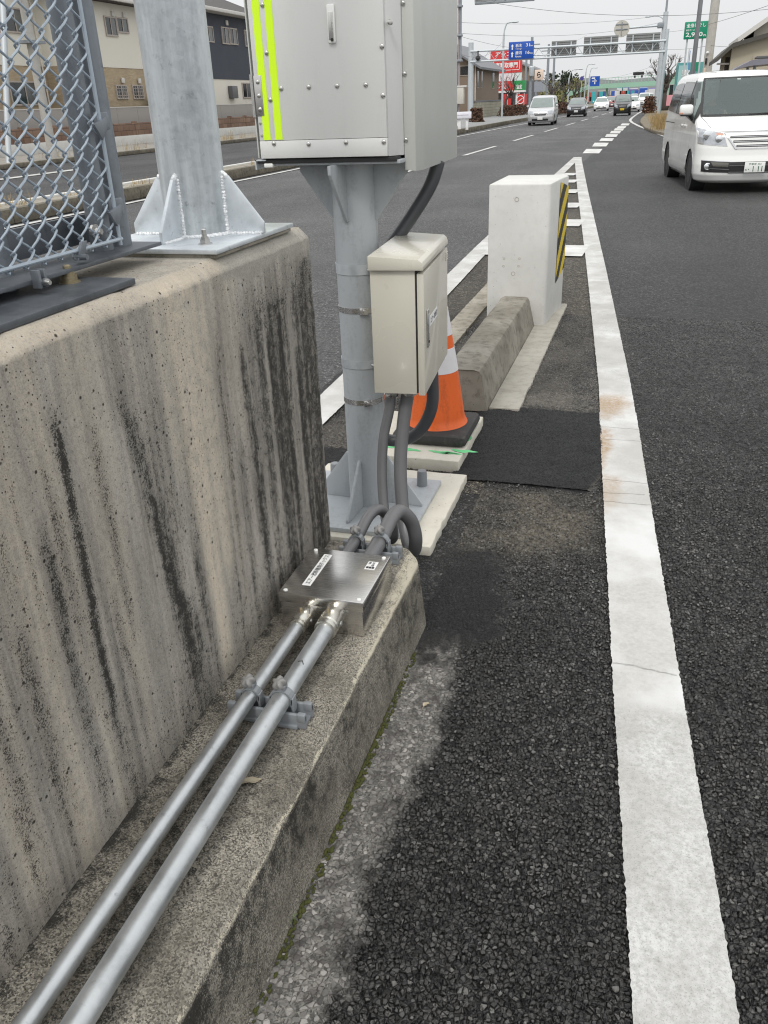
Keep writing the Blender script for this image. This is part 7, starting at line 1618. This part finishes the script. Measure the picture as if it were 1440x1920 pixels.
MB().prism([(xu - .64, YU - .45, zu0 - sl2 * .62 - .05), (xu - .1, YU - .45, zu0 - sl2 * .1 - .04), (xu - .1, YU - .45, zu0 - sl2 * .1 + .0), (xu - .64, YU - .45, zu0 - sl2 * .62 + .02)], (0, 5.8, 0)).build('soffit', WOODD, bh)
b = MB().box(xu - .08, YU + .4, zu0 - 1.6, xu - .003, YU + .65, zu0 - .3).build('window', WOODD, bh); MB().box(xu + .25, YU - .05, zu0 - 1.3, xu + .4, YU - .001, zu0 - .45).build('window', WOODD, bh)
YC = 33
c_ = lambda px, py: AY(px, py, YC)
cp = thing('carport', 'grey-violet carport roof peeking over the roof of the white van', 'carport', (7, YC, 0)); zz0 = c_(1395, 123).z; xa = c_(1377, 125).x
MB().prism([(xa, YC, zz0 - .12), (xa + .5, YC, zz0 - .02), (xa + 6, YC, zz0 + .28), (xa + 6, YC, zz0 + .42), (xa + .55, YC, zz0 + .16), (xa + .05, YC, zz0 - .07)], (0, 3.5, 0)).build('roof', pm('grey_violet_sheet', (.21, .205, .24), .45, .2), cp)
for x in (xa + .7, xa + 5.5):
    for y in (YC + .3, YC + 3.2): MB().tube([(x, y, 0), (x, y, zz0)], .05, 8).build('post', STEELG, cp)
# fill beyond what the photo resolves: ordinary houses along both sides
for i, (x0, x1, y0, y1, h, m, r_, lb) in enumerate(((-34, -25, 74, 86, 5.6, CREAM2, ROOFG, 'pale house behind the big cabinet'), (-32, -23, 128, 140, 5.6, CREAM, ROOFD, 'cream house far behind the red billboard'), (-30, -20, 150, 164, 6, BROWNT, ROOFG, 'brown house far behind the bare trees on the left'), (12, 22, 130, 146, 4.6, CRM3, ROOFG, 'cream house far on the right behind the verge'), (14, 26, 62, 76, 5.2, CREAM2, ROOFD, 'pale house behind the beige house on the right'))):
    gable_house('house', lb, x0, x1, y0, y1, h, h + 2, m, r_, .6, 'y', [('f', x0 + 1, x0 + 2.6, 1, 2.2), ('f', x1 - 3, x1 - 1.2, 3.4, 4.6), ('r', y0 + 2, y0 + 3.6, 3.4, 4.5), ('l', y0 + 2, y0 + 3.6, 3.4, 4.5)])
# skyline mass far away: low wooded rise
hl_ = MB(); rows = []
for i in range(90):
    a = R(-78 + 156 * i / 89); r_ = 620; h = 8 + 5 * fb(np.array([i * .25]), np.array([.5]), 88)[0] + 3 * rng.random()
    rows.append(((math.sin(a) * r_, math.cos(a) * r_, -.5), (math.sin(a) * r_, math.cos(a) * r_, h), (math.sin(a) * (r_ + 60), math.cos(a) * (r_ + 60), -.5)))
vv = [[hl_.bm.verts.new(p) for p in r_] for r_ in rows]
for A_, B_ in zip(vv[:-1], vv[1:]):
    for k in range(2): hl_.bm.faces.new([A_[k], B_[k], B_[k + 1], A_[k + 1]])
tag(hl_.build('hills', pm('far_haze_green', (.20, .22, .22), .95, 0, .3, .05), smooth=180), kind='structure')

# ---- overhead cables
CAB = pm('cable_grey', (.11, .11, .115), .6)
def cable(a, ya, c, yc, sag, label, r=.008):
    A_ = AY(a[0], a[1], ya); B_ = AY(c[0], c[1], yc); P = [A_.lerp(B_, t) - Vector((0, 0, sag * 4 * t * (1 - t))) for t in np.linspace(0, 1, 24)]
    MB().tube(P, r, 5).solo('overhead_cable', CAB, label, 'cable', 'thin overhead cables', smooth=180)
for a in (((856, 62), 48, (1246, 40), 82, .5, 'thin overhead cable passing just above the round sign'), ((856, 66), 48, (1100, 66), 110, 1.0, 'thin overhead cable sagging left above the blue direction sign'), ((856, 42), 48, (1246, 28), 82, .3, 'upper thin overhead cable from the grey pole to the tall pole'), ((856, 98), 48, (941, 80), 80, .6, 'short thin overhead cable from the grey pole to the slim street lamp'),
          ((1247, 60), 82, (1470, 0), 30, .2, 'thin overhead cable rising from the tall pole over the white van'), ((1247, 92), 82, (1331, 85), 50, .1, 'thin overhead cable at the height of the concrete pole lamp'), ((1332, 85), 50, (1398, 86), 40, .05, 'short thin overhead cable from the concrete pole to the beige house'), ((1110, 146), 165, (1240, 118), 84, .5, 'thin overhead cable above the footbridge'), ((1110, 149), 165, (1240, 128), 84, .5, 'lower thin overhead cable above the footbridge'), ((800, -20), 40, (1470, 14), 40, .6, 'highest thin overhead cable across the top of the sky')): cable(*a)
